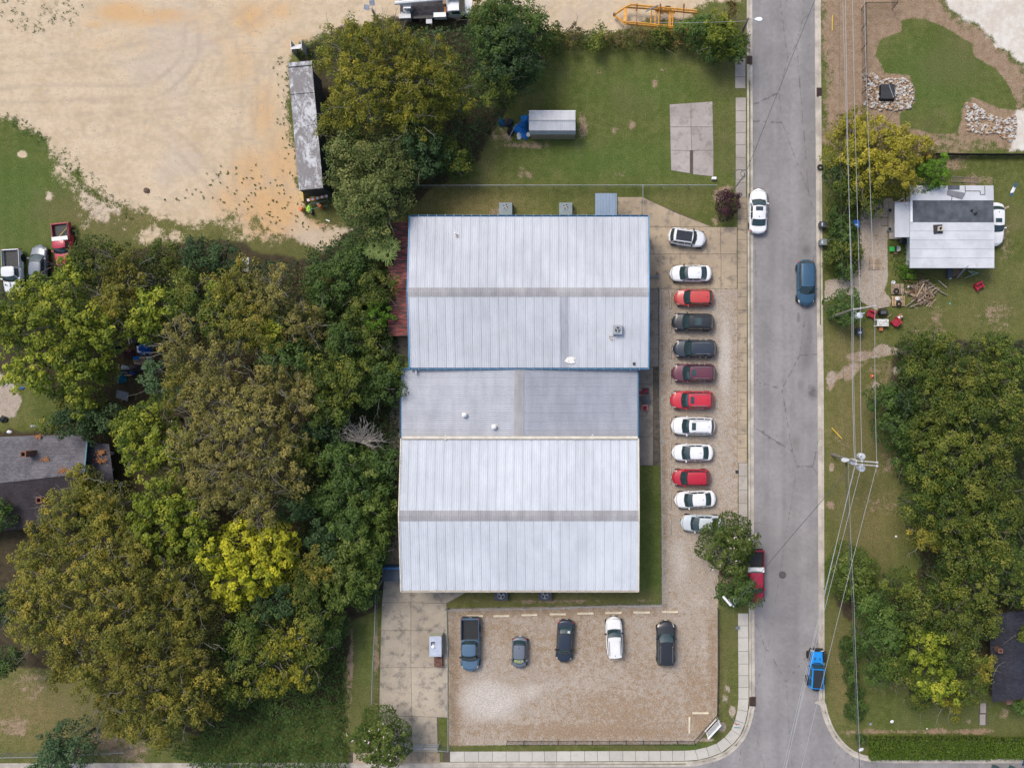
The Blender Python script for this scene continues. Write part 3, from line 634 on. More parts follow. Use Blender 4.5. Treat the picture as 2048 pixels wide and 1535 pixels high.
MB().tube([(0, 0, 0), (-.05, .12, .7)], .06, 8).build('pipe', WHITE, r); MB().box((.05, -.12, .05), (.22, .35, .1)).build('flashing', M('tan_seal', (.4, .33, .25), .8), r)
for px, py, lb in ((1138, 697, 'pale sealant patch on the upper roof beside the dull panel'), (1141, 720, 'pale sealant patch on the upper roof near its lower eave')):
    b = MB(); rng = random.Random(px); b.add([(math.cos(k) * (.5 if k % 2 else .25) * (1 + rng.random() * .6), math.sin(k) * .22 * (1 + rng.random()), .05) for k in np.linspace(0, 5.6, 9)], [tuple(range(9))])
    tag(b.build('sealant_patch', M('sealant', (.68, .66, .6), .7, 0, .2, 6), None, loc=P(px, py, 4.75)), lb, 'roof patch', 'sealant patches on the upper roof')
tag(MB().box((0, 0, .06), (.26, .26, .14)).build('roof_box', BLACKP, None, loc=P(1268, 727, 4.66)), 'small black box at the lower right corner of the upper roof', 'roof box')
# rusty red lean-to
RUST = NT('rusty_red_roof', True); n1 = RUST.noise(.8, 5, .65); n2 = RUST.noise(2.5, 6, .7, RUST.co((.22, 2.2, 1)))
RUSTM = RUST.out(RUST.mix(RUST.ss(n2, .42, .54), RUST.mix(RUST.ss(n1, .4, .6), (.27, .06, .055), (.33, .10, .09)), (.075, .045, .038)), .8, 0, .2)
LT = empty('lean_to', P(798, 560, 0), label='rusty red corrugated lean-to against the left side of the blue-trimmed building', cat='lean-to')
lc = P(798, 560, 0); ya, yb2 = P(0, 444, 2.9).y, P(0, 672, 2.9).y; n = 13; pw = (ya - yb2) / n
for k in range(n):
    yk = yb2 + k * pw; xl = P(776 if k < 8 else 787, 0, 2.7).x
    xr_ = P(819, 0, 3.1).x
    mesh = panel_mesh('roof_sheet', pw, xr_ - xl, .4, RUSTM, 5, .035, .035)
    link('roof_sheet', mesh, None, LT, (xl - lc.x, yk + pw - lc.y, 2.7), -math.pi / 2)
b = MB()
for py in (446, 500, 556, 612, 668): q = P(779, py, 0) - lc; b.box((q.x, q.y, 1.32), (.12, .12, 2.64))
b.build('post', WOOD, LT)
q = P(829, 560, 0) - lc; MB().box((q.x, (ya + yb2) / 2 - lc.y, 1.4), (.08, ya - yb2, 2.8)).build('wall', WALL_GREY, LT)
tag(MB().ring((0, 0, .1), .28, .11, 20, 8).build('tyre', RUBBER, None, True, loc=P(794, 492, 3.0)), 'old tyre lying on the rusty red lean-to roof', 'tyre')
# awning and gate side of upper warehouse
AW = empty('awning', P(1212, 409, 0), label='blue-grey ribbed metal awning behind the blue-trimmed building', cat='awning')
c0 = P(1212, 409, 0); tl, br = P(1190.5, 386, 2.8), P(1233.5, 431, 2.8)
BG = roofmat('blue_grey_metal', (.20, .265, .35), (.25, .31, .39))
for k in range(7):
    pw = (br.x - tl.x) / 7
    link('roof_sheet', panel_mesh('roof_sheet', pw, tl.y - br.y, .2, BG, 1, .04, .04), None, AW, (tl.x + (k + 1) * pw - c0.x, tl.y - c0.y, 2.7), math.pi)
for x, y in ((tl.x + .1, tl.y - .1), (br.x - .1, tl.y - .1)): MB().box((x - c0.x, y - c0.y, 1.32), (.1, .1, 2.64)).build('post', GALV, AW)
# blue shed roof / dumpster by the lower warehouse, left
DP = empty('dumpster', P(787, 1143, 0), label='blue dumpster with ridged dark lid left of the cream-trimmed building', cat='dumpster')
BLU = M('dumpster_blue', (.035, .12, .28), .5, 0, .3, 2)
MB().box((0, .1, .7), (1.9, 1.5, 1.3)).build('bin_body', BLU, DP)
for k in range(9): MB().box((-.84 + k * .21, -.1, 1.42), (.17, 1.25, .05)).build('lid_rib', M('dark_lid', (.05, .065, .09), .6), DP)
for k in (0,): MB().box((0, .72, 1.44), (1.95, .24, .14)).build('rim', BLU, DP)
# pallet stack in the alley
def pallet(px, py, z, rz, label, group, mat, boards=7, w=1.15, l=1.0):
    r = empty('pallet', P(px, py, z), rz, label, 'pallet', group)
    for x in (-w / 2 + .05, 0, w / 2 - .05) if False else (-l / 2 + .05, 0, l / 2 - .05): MB().box((0, x, .06), (w, .05, .10)).build('stringer', mat, r)
    bm_ = MB().box((0, 0, 0), (w / boards * .68, l, .02)).mesh('board', mat)
    for k in range(boards): link('board', bm_, None, r, (-w / 2 + w * (k + .5) / boards, random.uniform(-.015, .015), .121), random.uniform(-.02, .02))
    return r
pallet(783, 705, 0, math.pi / 2, 'wooden pallet in the gap below the rusty red lean-to', None, WOODL)
# ---- shed
SH = empty('garden_shed', P(1104, 248, 0), label='small shed with pale ribbed barn roof in the middle of the lawn', cat='shed')
c0 = P(1104, 248, 0); z_e, z_b, z_r = 1.9, 2.5, 2.8
def row_y(py, z): return P(0, py, z).y - c0.y
xl, xr_ = P(1058.5, 0, 2.3).x - c0.x, P(1151, 0, 2.3).x - c0.x
yR, yT1, yB1, yB2, yT2 = row_y(241, z_r), row_y(222, z_b), row_y(261, z_b), row_y(269, z_e), row_y(220.5, z_e) 
SHW = roofmat('shed_roof', (.50, .51, .53), (.57, .58, .60)); SHG = roofmat('shed_side_roof', (.30, .33, .34), (.36, .38, .39)); SHB = M('shed_wall', (.24, .21, .155), .6)
n = 21; pw = (xr_ - xl) / n
mA = panel_mesh('roof_panel', pw, math.hypot(yR - yB1, 0), z_r - z_b, SHW, 1, .03, .03); mB = panel_mesh('roof_panel', pw, yT1 - yR, z_r - z_b, SHW, 1, .03, .03); mC = panel_mesh('roof_panel', pw, yB1 - yB2, z_b - z_e, SHG, 1, .025, .025)
for k in range(n):
    link('roof_panel', mA, None, SH, (xl + k * pw, yB1, z_b)); link('roof_panel', mB, None, SH, (xl + (k + 1) * pw, yT1, z_b), math.pi); link('roof_panel', mC, None, SH, (xl + k * pw, yB2, z_e))
MB().box(((xl + xr_) / 2, yR, z_r + .03), (xr_ - xl, .12, .05)).build('ridge_cap', SHG, SH)
MB().box(((xl + xr_) / 2, yT1 + .03, z_b - .05), (xr_ - xl + .04, .06, .12)).build('eave_trim', WHITE, SH)
b = MB(); yw = yB2 + .04; yt_ = yT1 - .1
b.add([(xl + .1, yw, 0), (xr_ - .1, yw, 0), (xr_ - .1, yw, z_e), (xl + .1, yw, z_e)], [(0, 1, 2, 3)]); b.add([(xl + .1, yt_, 0), (xr_ - .1, yt_, 0), (xr_ - .1, yt_, z_b - .1), (xl + .1, yt_, z_b - .1)], [(3, 2, 1, 0)])
for x in (xl + .1, xr_ - .1): b.add([(x, yw, 0), (x, yt_, 0), (x, yt_, z_b - .1), (x, yR, z_r - .05), (x, yB1, z_b - .06), (x, yw, z_e)], [(0, 1, 2, 3, 4, 5)])
b.build('wall', SHB, SH)
# ---- right house
HS = P(1904, 455, 0)
HO = empty('house', HS, label='house with patched flat white roof and dark felt band across it', cat='house')
zt = 3.6; HO.location.z = -.6
def hq(px, py, z): p = P(px, py, z - .6); return (p.x - HS.x, p.y - HS.y)
ROOFM = NT('membrane_roof'); n1 = ROOFM.noise(.5, 5, .6); n2 = ROOFM.noise(1.4, 6, .7, dist=1.2); n3 = ROOFM.noise(12, 3)
cc = ROOFM.mix(ROOFM.ss(n1, .35, .65), (.45, .465, .49), (.54, .555, .58)); cc = ROOFM.mix(ROOFM.math('MULTIPLY', ROOFM.ss(n2, .60, .70), .35), cc, (.28, .28, .29))
cc = ROOFM.val(cc, ROOFM.ss(n3, .3, .7), .94, 1.06); cc = ROOFM.val(cc, ROOFM.rnd(), .97, 1.03); ROOFW = ROOFM.out(cc, .6, 0, .3)
FELT = M('roofing_felt', (.075, .085, .10), .9, 0, .25, 1.2, .2, 30, bump=.2)
b = MB(); b.prism([hq(1833, 382, zt), hq(1975, 382, zt), hq(1976, 527, zt), hq(1832, 527, zt)], .55, 3.3); b.build('wall', M('house_wall', (.45, .46, .46), .7), HO)
MB().prism([hq(1821, 371, zt), hq(1987, 371, zt), hq(1989, 536, zt), hq(1820, 536, zt)], 3.3, 3.55).build('roof_deck', BLUE_TRIM if False else M('fascia', (.30, .36, .42), .6), HO)
ys = [444.5, 462, 480, 498, 516, 536]
for k in range(5): MB().prism([hq(1820.3, ys[k] + .25, zt), hq(1988.6, ys[k] + .25, zt), hq(1988.8, ys[k + 1] - .25, zt), hq(1820.2, ys[k + 1] - .25, zt)], 3.551, 3.60).build('roof_strip', ROOFW, HO)
MB().prism([hq(1821, 371, zt), hq(1987, 371, zt), hq(1987.5, 400.6, zt), hq(1821, 400.6, zt)], 3.551, 3.60).build('roof_strip', ROOFW, HO)
MB().prism([hq(1825, 401, zt), hq(1986.5, 401, zt), hq(1987.5, 444, zt), hq(1825.6, 443.5, zt)], 3.551, 3.615).build('felt_band', FELT, HO)
MB().prism([hq(1820.5, 401, zt), hq(1824.6, 401, zt), hq(1825.2, 444, zt), hq(1820.5, 444, zt)], 3.551, 3.65).build('parapet', WHITE, HO)
# loose shingle pieces, curled flashing
for poly, zz, mt_, nm in (([(1848, 372), (1852, 366), (1855, 371), (1864, 376), (1857, 380), (1844, 387)], 3.63, M('torn_felt', (.16, .16, .18), .9), 'torn_felt'),
                     ([(1895, 371), (1919, 371), (1919, 379), (1896, 379)], 3.62, FELT, 'felt_patch'), ([(1895, 380), (1931, 386), (1924, 398), (1894, 389)], 3.66, M('grey_shingle', (.17, .175, .19), .9), 'loose_shingle'),
                     ([(1857, 372), (1863, 371), (1865, 376), (1860, 376)], 3.7, M('tarp_blue', (.02, .16, .5), .6), 'tarp_scrap')):
    MB().prism([hq(x, y, zz) for x, y in poly], zz, zz + .04).build(nm, mt_, HO)
b = MB()
for pa, pb in (((1931, 382), (1960, 382)), ((1960, 382), (1961, 389)), ((1961, 389), (1970, 389)), ((1970, 389), (1969, 372)), ((1904, 393), (1903, 400)), ((1930, 372), (1931, 385))):
    A_, B_ = hq(*pa, 3.6), hq(*pb, 3.6); b.tube([(*A_, 3.61), (*B_, 3.61)], .04, 5)
b.build('seam_line', M('tar', (.10, .085, .08), .8), HO)
q = hq(1877, 458, 3.7); b = MB(); b.box((q[0] - .05, q[1], 3.67), (.95, .95, .12), .05); b.build('vent_boot', M('tar_patch', (.03, .03, .032), .7), HO)
b = MB()
for dx, dy, sx, sy in ((-.2, 0, .06, .46), (.2, 0, .06, .46), (0, .2, .34, .06), (0, -.2, .34, .06)): b.box((q[0] + .1 + dx, q[1] + dy, 3.9), (sx, sy, .4))
b.build('flue', M('flue_cream', (.55, .5, .42), .7), HO)
q = hq(1943, 421, 3.7); MB().cyl((q[0], q[1], 3.62), .09, .35, 10).build('pipe_vent', BLACKM, HO); q = hq(1951, 427, 3.7); MB().box((q[0], q[1], 3.68), (.35, .22, .12), .6).build('roof_debris', BLACKM, HO)
# porch
PO = empty('porch', P(1805, 440, 0), label='pale flat-roofed porch on the street side of the white-roofed house', cat='porch')
c0 = P(1805, 440, 0)
MB().prism([(p.x - c0.x, p.y - c0.y) for p in (P(1790, 405, 2.8), P(1822, 404, 2.8), P(1822, 474, 2.8), P(1789.5, 474.5, 2.8))], 2.66, 2.8).build('roof', roofmat('porch_roof', (.42, .44, .47), (.50, .52, .55)), PO)
for px, py in ((1789, 407), (1787, 430), (1787, 452), (1788, 472)):
    q = P(px, py, 0) - c0; MB().box((q.x, q.y, 1.33), (.1, .1, 2.66)).build('post', WHITE, PO)
q = P(1785, 441, 0) - c0; MB().box((q.x + .5, q.y, .15), (1.9, 4.2, .3)).build('floor', SL_GREY, PO)
for y0_, y1_ in ((407, 430), (452, 472)):
    A_, B_ = P(1786, y0_, 0) - c0, P(1786, y1_, 0) - c0
    for zz in (.75, 1.15): MB().box((A_.x, (A_.y + B_.y) / 2, zz), (.05, abs(A_.y - B_.y), .05)).build('rail', WHITE, PO)
# ---- shingled house lower left
def shingmat(name, ca, cb):
    t = NT(name); br = t.n.new('ShaderNodeTexBrick'); t.l.new(t.co((1, 1, 1)), br.inputs[0]); br.inputs['Scale'].default_value = 1; br.inputs['Brick Width'].default_value = .33; br.inputs['Row Height'].default_value = .15
    br.inputs['Mortar Size'].default_value = .012; br.inputs['Color1'].default_value = (*ca, 1); br.inputs['Color2'].default_value = (*cb, 1); br.inputs['Mortar'].default_value = (*[x * .5 for x in ca], 1)
    n = t.noise(.5, 5, .65); n2 = t.noise(5, 4, .6)
    c = t.val(br.outputs[0], t.ss(n, .35, .65), .8, 1.2); c = t.val(c, t.ss(n2, .3, .7), .85, 1.15); return t.out(c, .92, 0, .2)
SHG1 = shingmat('grey_shingles', (.11, .105, .118), (.15, .142, .155)); SHG2 = shingmat('dark_shingles', (.04, .034, .038), (.055, .047, .052)); SHG3 = shingmat('porch_shingles', (.07, .07, .085), (.095, .09, .105))
BLKSH = shingmat('black_shingles', (.030, .032, .045), (.045, .046, .06))
def roofplane(root, c0, quad, mat, name='roof', th_=.08):
    """quad: four (px,py,z) corners"""
    ps = [P(*q) - c0 for q in quad]; b = MB()
    nn = (ps[1] - ps[0]).cross(ps[2] - ps[0]).normalized()
    if nn.z < 0: ps = ps[::-1]; nn = -nn
    lo = [p - nn * th_ for p in ps]; k = len(ps)
    b.add(ps + lo, [tuple(range(k)), tuple(range(2 * k - 1, k - 1, -1))] + [(i, k + i, k + (i + 1) % k, (i + 1) % k) for i in range(k)])
    return b.build(name, mat, root)
c0 = P(60, 950, 0)
HB = empty('house', c0, label='old house with brown-grey shingle gable roof under the left trees', cat='house')
roofplane(HB, c0, [(-80, 875, 3.2), (175, 868, 3.2), (168, 944, 4.7), (-80, 972, 4.7)], SHG1)
roofplane(HB, c0, [(-80, 973, 4.7), (168, 945, 4.7), (150, 1048, 3.2), (-80, 1068, 3.2)], SHG2)
roofplane(HB, c0, [(-80, 970.5, 4.75), (168, 942.5, 4.75), (168, 946.5, 4.75), (-80, 974.5, 4.75)], SHG1, 'ridge_cap', .05)
b = MB(); 
for poly in ([(-70, 885), (168, 878), (150, 1035), (-70, 1055)],): b.prism([((P(x, y, 0) - c0).x, (P(x, y, 0) - c0).y) for x, y in poly], 0, 3.0)
b.build('wall', M('dark_siding', (.2, .19, .17), .8), HB)
roofplane(HB, c0, [(176, 884, 2.9), (218, 888, 2.6), (228, 968, 2.6), (172, 962, 2.9)], SHG3, 'porch_roof')
roofplane(HB, c0, [(174, 866, 3.25), (176.5, 866, 3.25), (169.5, 944, 4.72), (167, 944, 4.72)], M('teal_edge', (.06, .16, .20), .6), 'edge_trim', .15)
BRICK = M('chimney_brick', (.17, .085, .06), .9, 0, .3, 4)
def chimney(px, py, zb, zt_, w_, l_, lbl):
    q = P(px, py, zt_) - c0; b = MB()
    for dx, dy, sx, sy in ((-w_ / 2, 0, .12, l_), (w_ / 2, 0, .12, l_), (0, l_ / 2 - .06, w_ - .12, .12), (0, -l_ / 2 + .06, w_ - .12, .12)): b.box((q.x + dx, q.y + dy, (zb + zt_) / 2), (sx, sy, zt_ - zb))
    b.box((q.x, q.y, zb + .5), (w_ - .1, l_ - .1, .04)); o = b.build('chimney', BRICK, HB); return o
chimney(46, 908, 3.4, 5.4, .5, .62, ''); chimney(77, 1000, 3.0, 4.9, .5, .66, '')
for (x, y, s_) in ((128, 941, .42), (92, 918, .28), (78, 872, .2), (200, 920, .5), (203, 905, .3)):
    rng = random.Random(x); b = MB(); zz = 4.55 if x < 175 and y > 930 else (4.05 if x < 175 and y > 900 else (3.35 if x < 175 else 2.85))
    q = P(x, y, zz) - c0
    for k in range(60):
        a_, r_ = rng.random() * 6.28, abs(rng.gauss(0, s_)); b.box((q.x + r_ * math.cos(a_), q.y + .6 * r_ * math.sin(a_), zz + .12 + rng.random() * .04), (.13, .10, .012), rng.random() * 3)
    tag(b.build('leaf_pile', M('fallen_leaves', (.26, .11, .035), .8, 0, .3, 9), HB), kind='stuff')
# ---- dark roof lower right
c0 = P(2010, 1340, 0)
HD = empty('house', c0, label='dark black-shingled house half hidden by the lower right trees', cat='house')
roofplane(HD, c0, [(1978, 1230, 3.2), (2024, 1222, 4.6), (2026, 1398, 4.6), (1985, 1404, 3.2)], BLKSH)
roofplane(HD, c0, [(2024, 1222, 4.6), (2110, 1222, 2.8), (2110, 1388, 2.8), (2026, 1398, 4.6)], BLKSH)
b = MB(); b.prism([((P(x, y, 0) - c0).x, (P(x, y, 0) - c0).y) for x, y in [(1985, 1235), (2090, 1232), (2090, 1378), (1990, 1390)]], 0, 2.7); b.build('wall', M('brick_wall', (.2, .12, .09), .9), HD)
b = MB(); q = P(2001, 1301, 4.6) - c0
for dx, dy, sx, sy in ((-.2, 0, .1, .45), (.2, 0, .1, .45), (0, .18, .3, .1), (0, -.18, .3, .1)): b.box((q.x + dx, q.y + dy, 4.2), (sx, sy, .9))
b.build('chimney', BRICK, HD)
# ------------------------------------------------------------------ vehicles
def interp(tab, u):
    for (a, va), (b, vb) in zip(tab, tab[1:]):
        if u <= b: return va + (vb - va) * (u - a) / (b - a + 1e-9)
    return tab[-1][1]
WID = [(0, .66), (.015, .78), (.05, .90), (.11, .965), (.2, 1.0), (.8, 1.0), (.9, .975), (.955, .92), (.985, .82), (1, .70)]
ZT = {'sedan': [(0, .60), (.02, .68), (.08, .80), (.25, .93), (.5, .93), (.86, .98), (.97, .96), (1, .80)],
      'suv': [(0, .68), (.02, .82), (.08, .95), (.25, 1.08), (.5, 1.06), (.9, 1.08), (.97, 1.02), (1, .80)],
      'hatch': [(0, .62), (.02, .72), (.08, .84), (.24, 1.0), (.5, .98), (.9, 1.0), (.97, .96), (1, .75)],
      'pickup': [(0, .80), (.02, .98), (.07, 1.08), (.24, 1.16), (.5, 1.10), (.585, 1.10), (.60, .80), (1, .80)]}
#       windshield base/top, roof end, rear glass base (fractions from the nose), height
CAB = {'sedan': (.245, .435, .735, .88, 1.44), 'suv': (.255, .40, .885, .955, 1.70), 'hatch': (.20, .37, .82, .925, 1.52), 'pickup': (.225, .345, .555, .585, 1.82)}
def build_car(kind, L, W, pm, opts, root):
    ho = opts.get('zs', 1.0)
    xw, xwt, xr, xrb, Hc = opts.get('cab', CAB[kind]); Hc = opts.get('h', Hc)
    zt = [(u, z * ho) for u, z in ZT[kind]]
    hw = W / 2
    bowF, bowR = opts.get('bow', (.30, .16))
    def X(u): return L / 2 - u * L
    def bow(u, yr):     # curved nose and tail in plan
        f = max(0, 1 - u / .45); r = max(0, 1 - (1 - u) / .35)
        return (-bowF * f + bowR * r) * yr * yr
    PR = [(0, .20), (.80, .20), (.95, .30), (1.0, .50), (.995, .66), (.965, .84), (.91, .945), (.82, .985), (.55, 1.0), (.28, 1.012), (0, 1.016)]
    def pt(u, i, sgn=1):
        """surface point: i runs 0..10 from underside centre over the side to the top centre"""
        k = min(int(i), 9); fr = i - k; (y0, z0), (y1, z1) = PR[k], PR[k + 1]
        y = y0 + (y1 - y0) * fr; z = z0 + (z1 - z0) * fr; zt_ = interp(zt, u); wd = interp(WID, u)
        zz = .20 + (z - .20) / .80 * (zt_ - .20) if z > .2 else .20 + (1 - wd) * .3
        return Vector((X(u) + bow(u, y), sgn * y * hw * wd, zz))
    us = [0, .008, .02, .04, .07, .11, .16, .2, .25, .32, .4, .5, .6, .7, .8, .86, .9, .94, .965, .985, .995, 1]
    if kind == 'pickup': us = sorted(set(us + [.585, .602]))
    rows = []
    for u in us: rows.append([pt(u, i, 1) for i in range(0, 11)] + [pt(u, i, -1) for i in range(9, 0, -1)])
    b = MB(); n = len(rows[0]); vs = [p for r in rows for p in r]
    fs = [(i * n + j, i * n + (j + 1) % n, (i + 1) * n + (j + 1) % n, (i + 1) * n + j) for i in range(len(rows) - 1) for j in range(n)]
    fs += [tuple(range(n - 1, -1, -1)), tuple((len(rows) - 1) * n + j for j in range(n))]
    b.add(vs, fs); b.build('body', pm, root, True)
    def patch(name, ulo, uhi, ilo, ihi, mat, offs=.008, sgn=1, nu=6, ni=5, full=False):
        rws = []
        for a in range(nu + 1):
            u = ulo + (uhi - ulo) * a / nu; r = []
            its = [ilo + (ihi - ilo) * q / ni for q in range(ni + 1)]
            lst = [(i, 1) for i in its] + ([(i, -1) for i in its[::-1][1:]] if full else []) if sgn > 0 or full else [(i, -1) for i in its]
            for i, sg in lst:
                p = pt(u, i, sg); e = .02
                q1, q2 = pt(min(u + e, 1), i, sg), pt(u, min(i + .2, 10), sg); d1, d2 = q1 - p, q2 - p
                if d2.length < 1e-5: d2 = p - pt(u, i - .2, sg)
                nn = d1.cross(d2).normalized()
                if nn.z < -.3 or (abs(nn.z) < .3 and nn.y * sg < 0): nn = -nn
                if nn.z < 0 and i > 6: nn = -nn
                r.append(p + nn * offs)
            rws.append(r)
        bb = MB(); bb.grid(rws); o = bb.build(name, mat, root, True); return o
    dkb = BLACKP
    if not opts.get('truck_bed_only'):
        patch('hood_gap', .045, xw - .004, 6.95, 10, dkb, .006, full=True); patch('hood', .055, xw - .012, 7.1, 10, pm, .014, full=True)
    for sg in (1, -1):
        patch('headlight', .012, .085, 5.3, 7.0, LAMP, .014, sg, 4, 3)
        patch('turn_signal', .03, .075, 4.7, 5.2, AMBER, .012, sg, 2, 1)
        patch('tail_light', .945, .992, 5.0, 6.9, REDL, .014, sg, 3, 3)
        patch('side_skirt', .16, .84, 1.6, 2.4, dkb, .006, sg, 8, 2)
        mid_ = (xwt + xr) / 2
        patch('door', xw + .03, mid_ - .005, 2.7, 6.2, pm, .007, sg, 5, 4)
        if kind != 'pickup' or True: patch('door', mid_ + .005, min(xr - .01, .78), 2.7, 6.2, pm, .007, sg, 5, 4)
        for uu in (mid_ - .03, min(xr - .03, .75)):
            p = pt(uu, 5.2, sg); MB().box((p.x, p.y + sg * .02, p.z), (.18, .035, .035)).build('door_handle', CHROME if opts.get('chrome') else pm, root)
    patch('grille', .001, .012, 4.2, 5.6, dkb, .012, full=False); 
    b = MB(); p0 = pt(0, 3.6); b.box((L / 2 + .005, 0, p0.z + .05), (.03, W * .42, .16)); b.build('front_grille', dkb, root)
    MB().box((L / 2 + .025, 0, .42), (.02, .31, .15)).build('number_plate', WHITE, root); MB().box((-L / 2 - .015, 0, .62), (.02, .31, .15)).build('number_plate', WHITE, root)
    # greenhouse
    zb = interp(zt, .5) - .02; zr = Hc; wb, wr = opts.get('wb', .885) * hw, opts.get('wr', .70) * hw
    xa, xb, xc, xd = X(xw), X(xwt), X(xr), X(xrb); bl, tl_ = .22, .10; br_, tr_ = .12, .06
    zrb = interp(zt, min(xrb, .585 if kind == 'pickup' else 1)) - .02 + opts.get('rlift', 0)
    def Fp(tt, v): # windshield
        A_ = Vector((xa + bl * (1 - tt * tt) - .10, tt * wb * .93, interp(zt, xw) - .01)); B_ = Vector((xb + tl_ * (1 - tt * tt) - .04, tt * wr * .96, zr - .03)); p = A_.lerp(B_, v); p.z += .05 * math.sin(math.pi * v) * .8; return p
    def Bp(tt, v):
        A_ = Vector((xd - br_ * (1 - tt * tt) + .05, tt * wb * .90, zrb)); B_ = Vector((xc - tr_ * (1 - tt * tt) + .02, tt * wr * .96, zr - .03)); p = A_.lerp(B_, v); p.z += .05 * math.sin(math.pi * v); return p
    T = [-1 + 2 * k / 10 for k in range(11)]; V = [k / 5 for k in range(6)]
    bb = MB(); bb.grid([[Fp(t_ * .97, .02 + v * .93) for t_ in T] for v in V], flip=False); bb.build('windshield', GLASS, root, True)
    bb = MB(); bb.grid([[Bp(t_ * .95, .04 + v * .9) for t_ in T] for v in V], flip=True); bb.build('rear_window', opts.get('rearglass', GLASS), root, True)
    # roof shell
    rows = []
    for v in [k / 8 for k in range(9)]:
        r = []
        for t_ in T:
            A_, B_ = Fp(t_, 1.0), Bp(t_, 1.0); p = A_.lerp(B_, v); p.z = zr - .045 * t_ * t_ - .03 * (2 * v - 1) ** 2 - (.03 if abs(t_) > .99 else 0); p.y = t_ * wr * (1 + .02 * math.sin(math.pi * v)); r.append(p)
        rows.append(r)
    rm = opts.get('roof_mat', pm); bb = MB(); bb.grid(rows); bb.build('roof', rm, root, True)
    # sides of the greenhouse: pillars in body colour, glass panels proud of them
    for sg in (1, -1):
        def Sp(h, v):   # h along length 0 front .. 1 rear, v up
            lo = Vector((xa - .10 + (xd + .05 - xa + .10) * h, sg * wb * (.93 + .07 * math.sin(math.pi * min(max(h, 0), 1))), zb + (zrb - zb) * h))
            a_, b2 = Fp(sg, 1.0), Bp(sg, 1.0); hi_ = a_.lerp(b2, h); hi_.z = zr - .075; hi_.y = sg * wr
            return lo.lerp(hi_, v)
        HH = [k / 12 for k in range(13)]
        bb = MB(); bb.grid([[Sp(h, v) for h in HH] for v in V], flip=(sg < 0)); bb.build('pillar_panel', opts.get('pillar', pm), root, True)
        cuts = opts.get('cuts', [(.12, .44), (.47, .80)] if kind in ('sedan', 'pickup') else [(.10, .38), (.41, .68), (.71, .92)])
        for h0, h1 in cuts:
            rows2 = []
            for v in (.10, .35, .6, .86):
                r = []
                for k in range(5):
                    h = h0 + (h1 - h0) * k / 4
                    p = Sp(h, v); p.y += sg * .008; p.z += .006; r.append(p)
                rows2.append(r)
            bb = MB(); bb.grid(rows2, flip=(sg < 0)); bb.build('side_window', GLASS, root, True)
        # mirror
        p = Sp(.09, .12); bb = MB(); bb.box((p.x, p.y + sg * .16, p.z + .05), (.13, .24, .15), sg * .25); o = bb.build('mirror', opts.get('mirror', pm), root)
        for u in opts.get('wheels', (.165, .815)):
            wr_ = opts.get('wheel_r', {'sedan': .32, 'hatch': .30, 'suv': .36, 'pickup': .39}[kind])
            cx_ = X(u); yy = sg * (hw * interp(WID, u) - .09)
            ar = MB(); ar.lathe([(wr_ + .06, -.012), (wr_ + .06, .012)], n=20); me = ar.mesh('wheel_arch', BLACKP); me.transform(Matrix.Rotation(math.pi / 2, 4, 'X')); link('wheel_arch', me, None, root, (cx_, sg * (hw * interp(WID, u) - .004), wr_ + .01))
            ty = MB(); ty.lathe([(wr_ * .62, -.11), (wr_ * .93, -.11), (wr_, -.07), (wr_, .07), (wr_ * .93, .11), (wr_ * .62, .11)], n=20); me = ty.mesh('wheel', RUBBER); me.transform(Matrix.Rotation(math.pi / 2, 4, 'X'))
            wo = link('wheel', me, None, root, (cx_, yy, wr_))
            rm_ = MB(); rm_.lathe([(wr_ * .64, -.10), (wr_ * .64, .09), (wr_ * .25, .06), (.05, .08)], n=12); me = rm_.mesh('rim', SILVER); me.transform(Matrix.Rotation(-sg * math.pi / 2, 4, 'X')); link('rim', me, None, wo)
    rz0 = zr + .02
    if opts.get('rails'):
        for sg in (1, -1):
            y = sg * wr * .86; xs_, xe = xb - .35, xc + .25
            MB().tube([(xs_, y, rz0 - .045), (xs_ - .08, y, rz0 + .03), (xe + .08, y, rz0 + .03), (xe, y, rz0 - .06)], .022, 6).build('roof_rail', opts['rails'], root)
    if opts.get('sunroof'):
        sx, sl_, sw = opts['sunroof']; o = MB(); xx = xb - sx * (xb - xc)
        o.box((xx, 0, zr - .003), (sl_, sw, .03)); o.build('sunroof', GLASS if sl_ < 1.2 else M('roof_glass', (.025, .03, .038), .15), root)
    if kind != 'pickup': MB().box((xc + .25, 0, zr + .01), (.12, .05, .06)).build('antenna', BLACKP, root)
    for yy in (-.28, .22):
        A_ = Fp(yy / wb, .06); B_ = Fp(yy / wb + .42, .10 if yy < 0 else .12); MB().tube([A_ + Vector((0.02, 0, .02)), B_ + Vector((0.02, 0, .02))], .012, 4).build('wiper', BLACKP, root)
    if opts.get('sheet'):
        bb = MB(); bb.grid([[Fp(t_ * .8, .15 + v * .7) - Vector((0, 0, -.012)) for t_ in T] for v in V]); bb.build('sunshade', opts['sheet'], root, True)
    if opts.get('paper'):
        bb = MB(); bb.grid([[Bp(t_, v) + Vector((0, 0, .012)) for t_ in (.35, .72)] for v in (.55, .85)], flip=True); bb.build('sticker', M('notice_paper', (.5, .6, .55), .7), root)
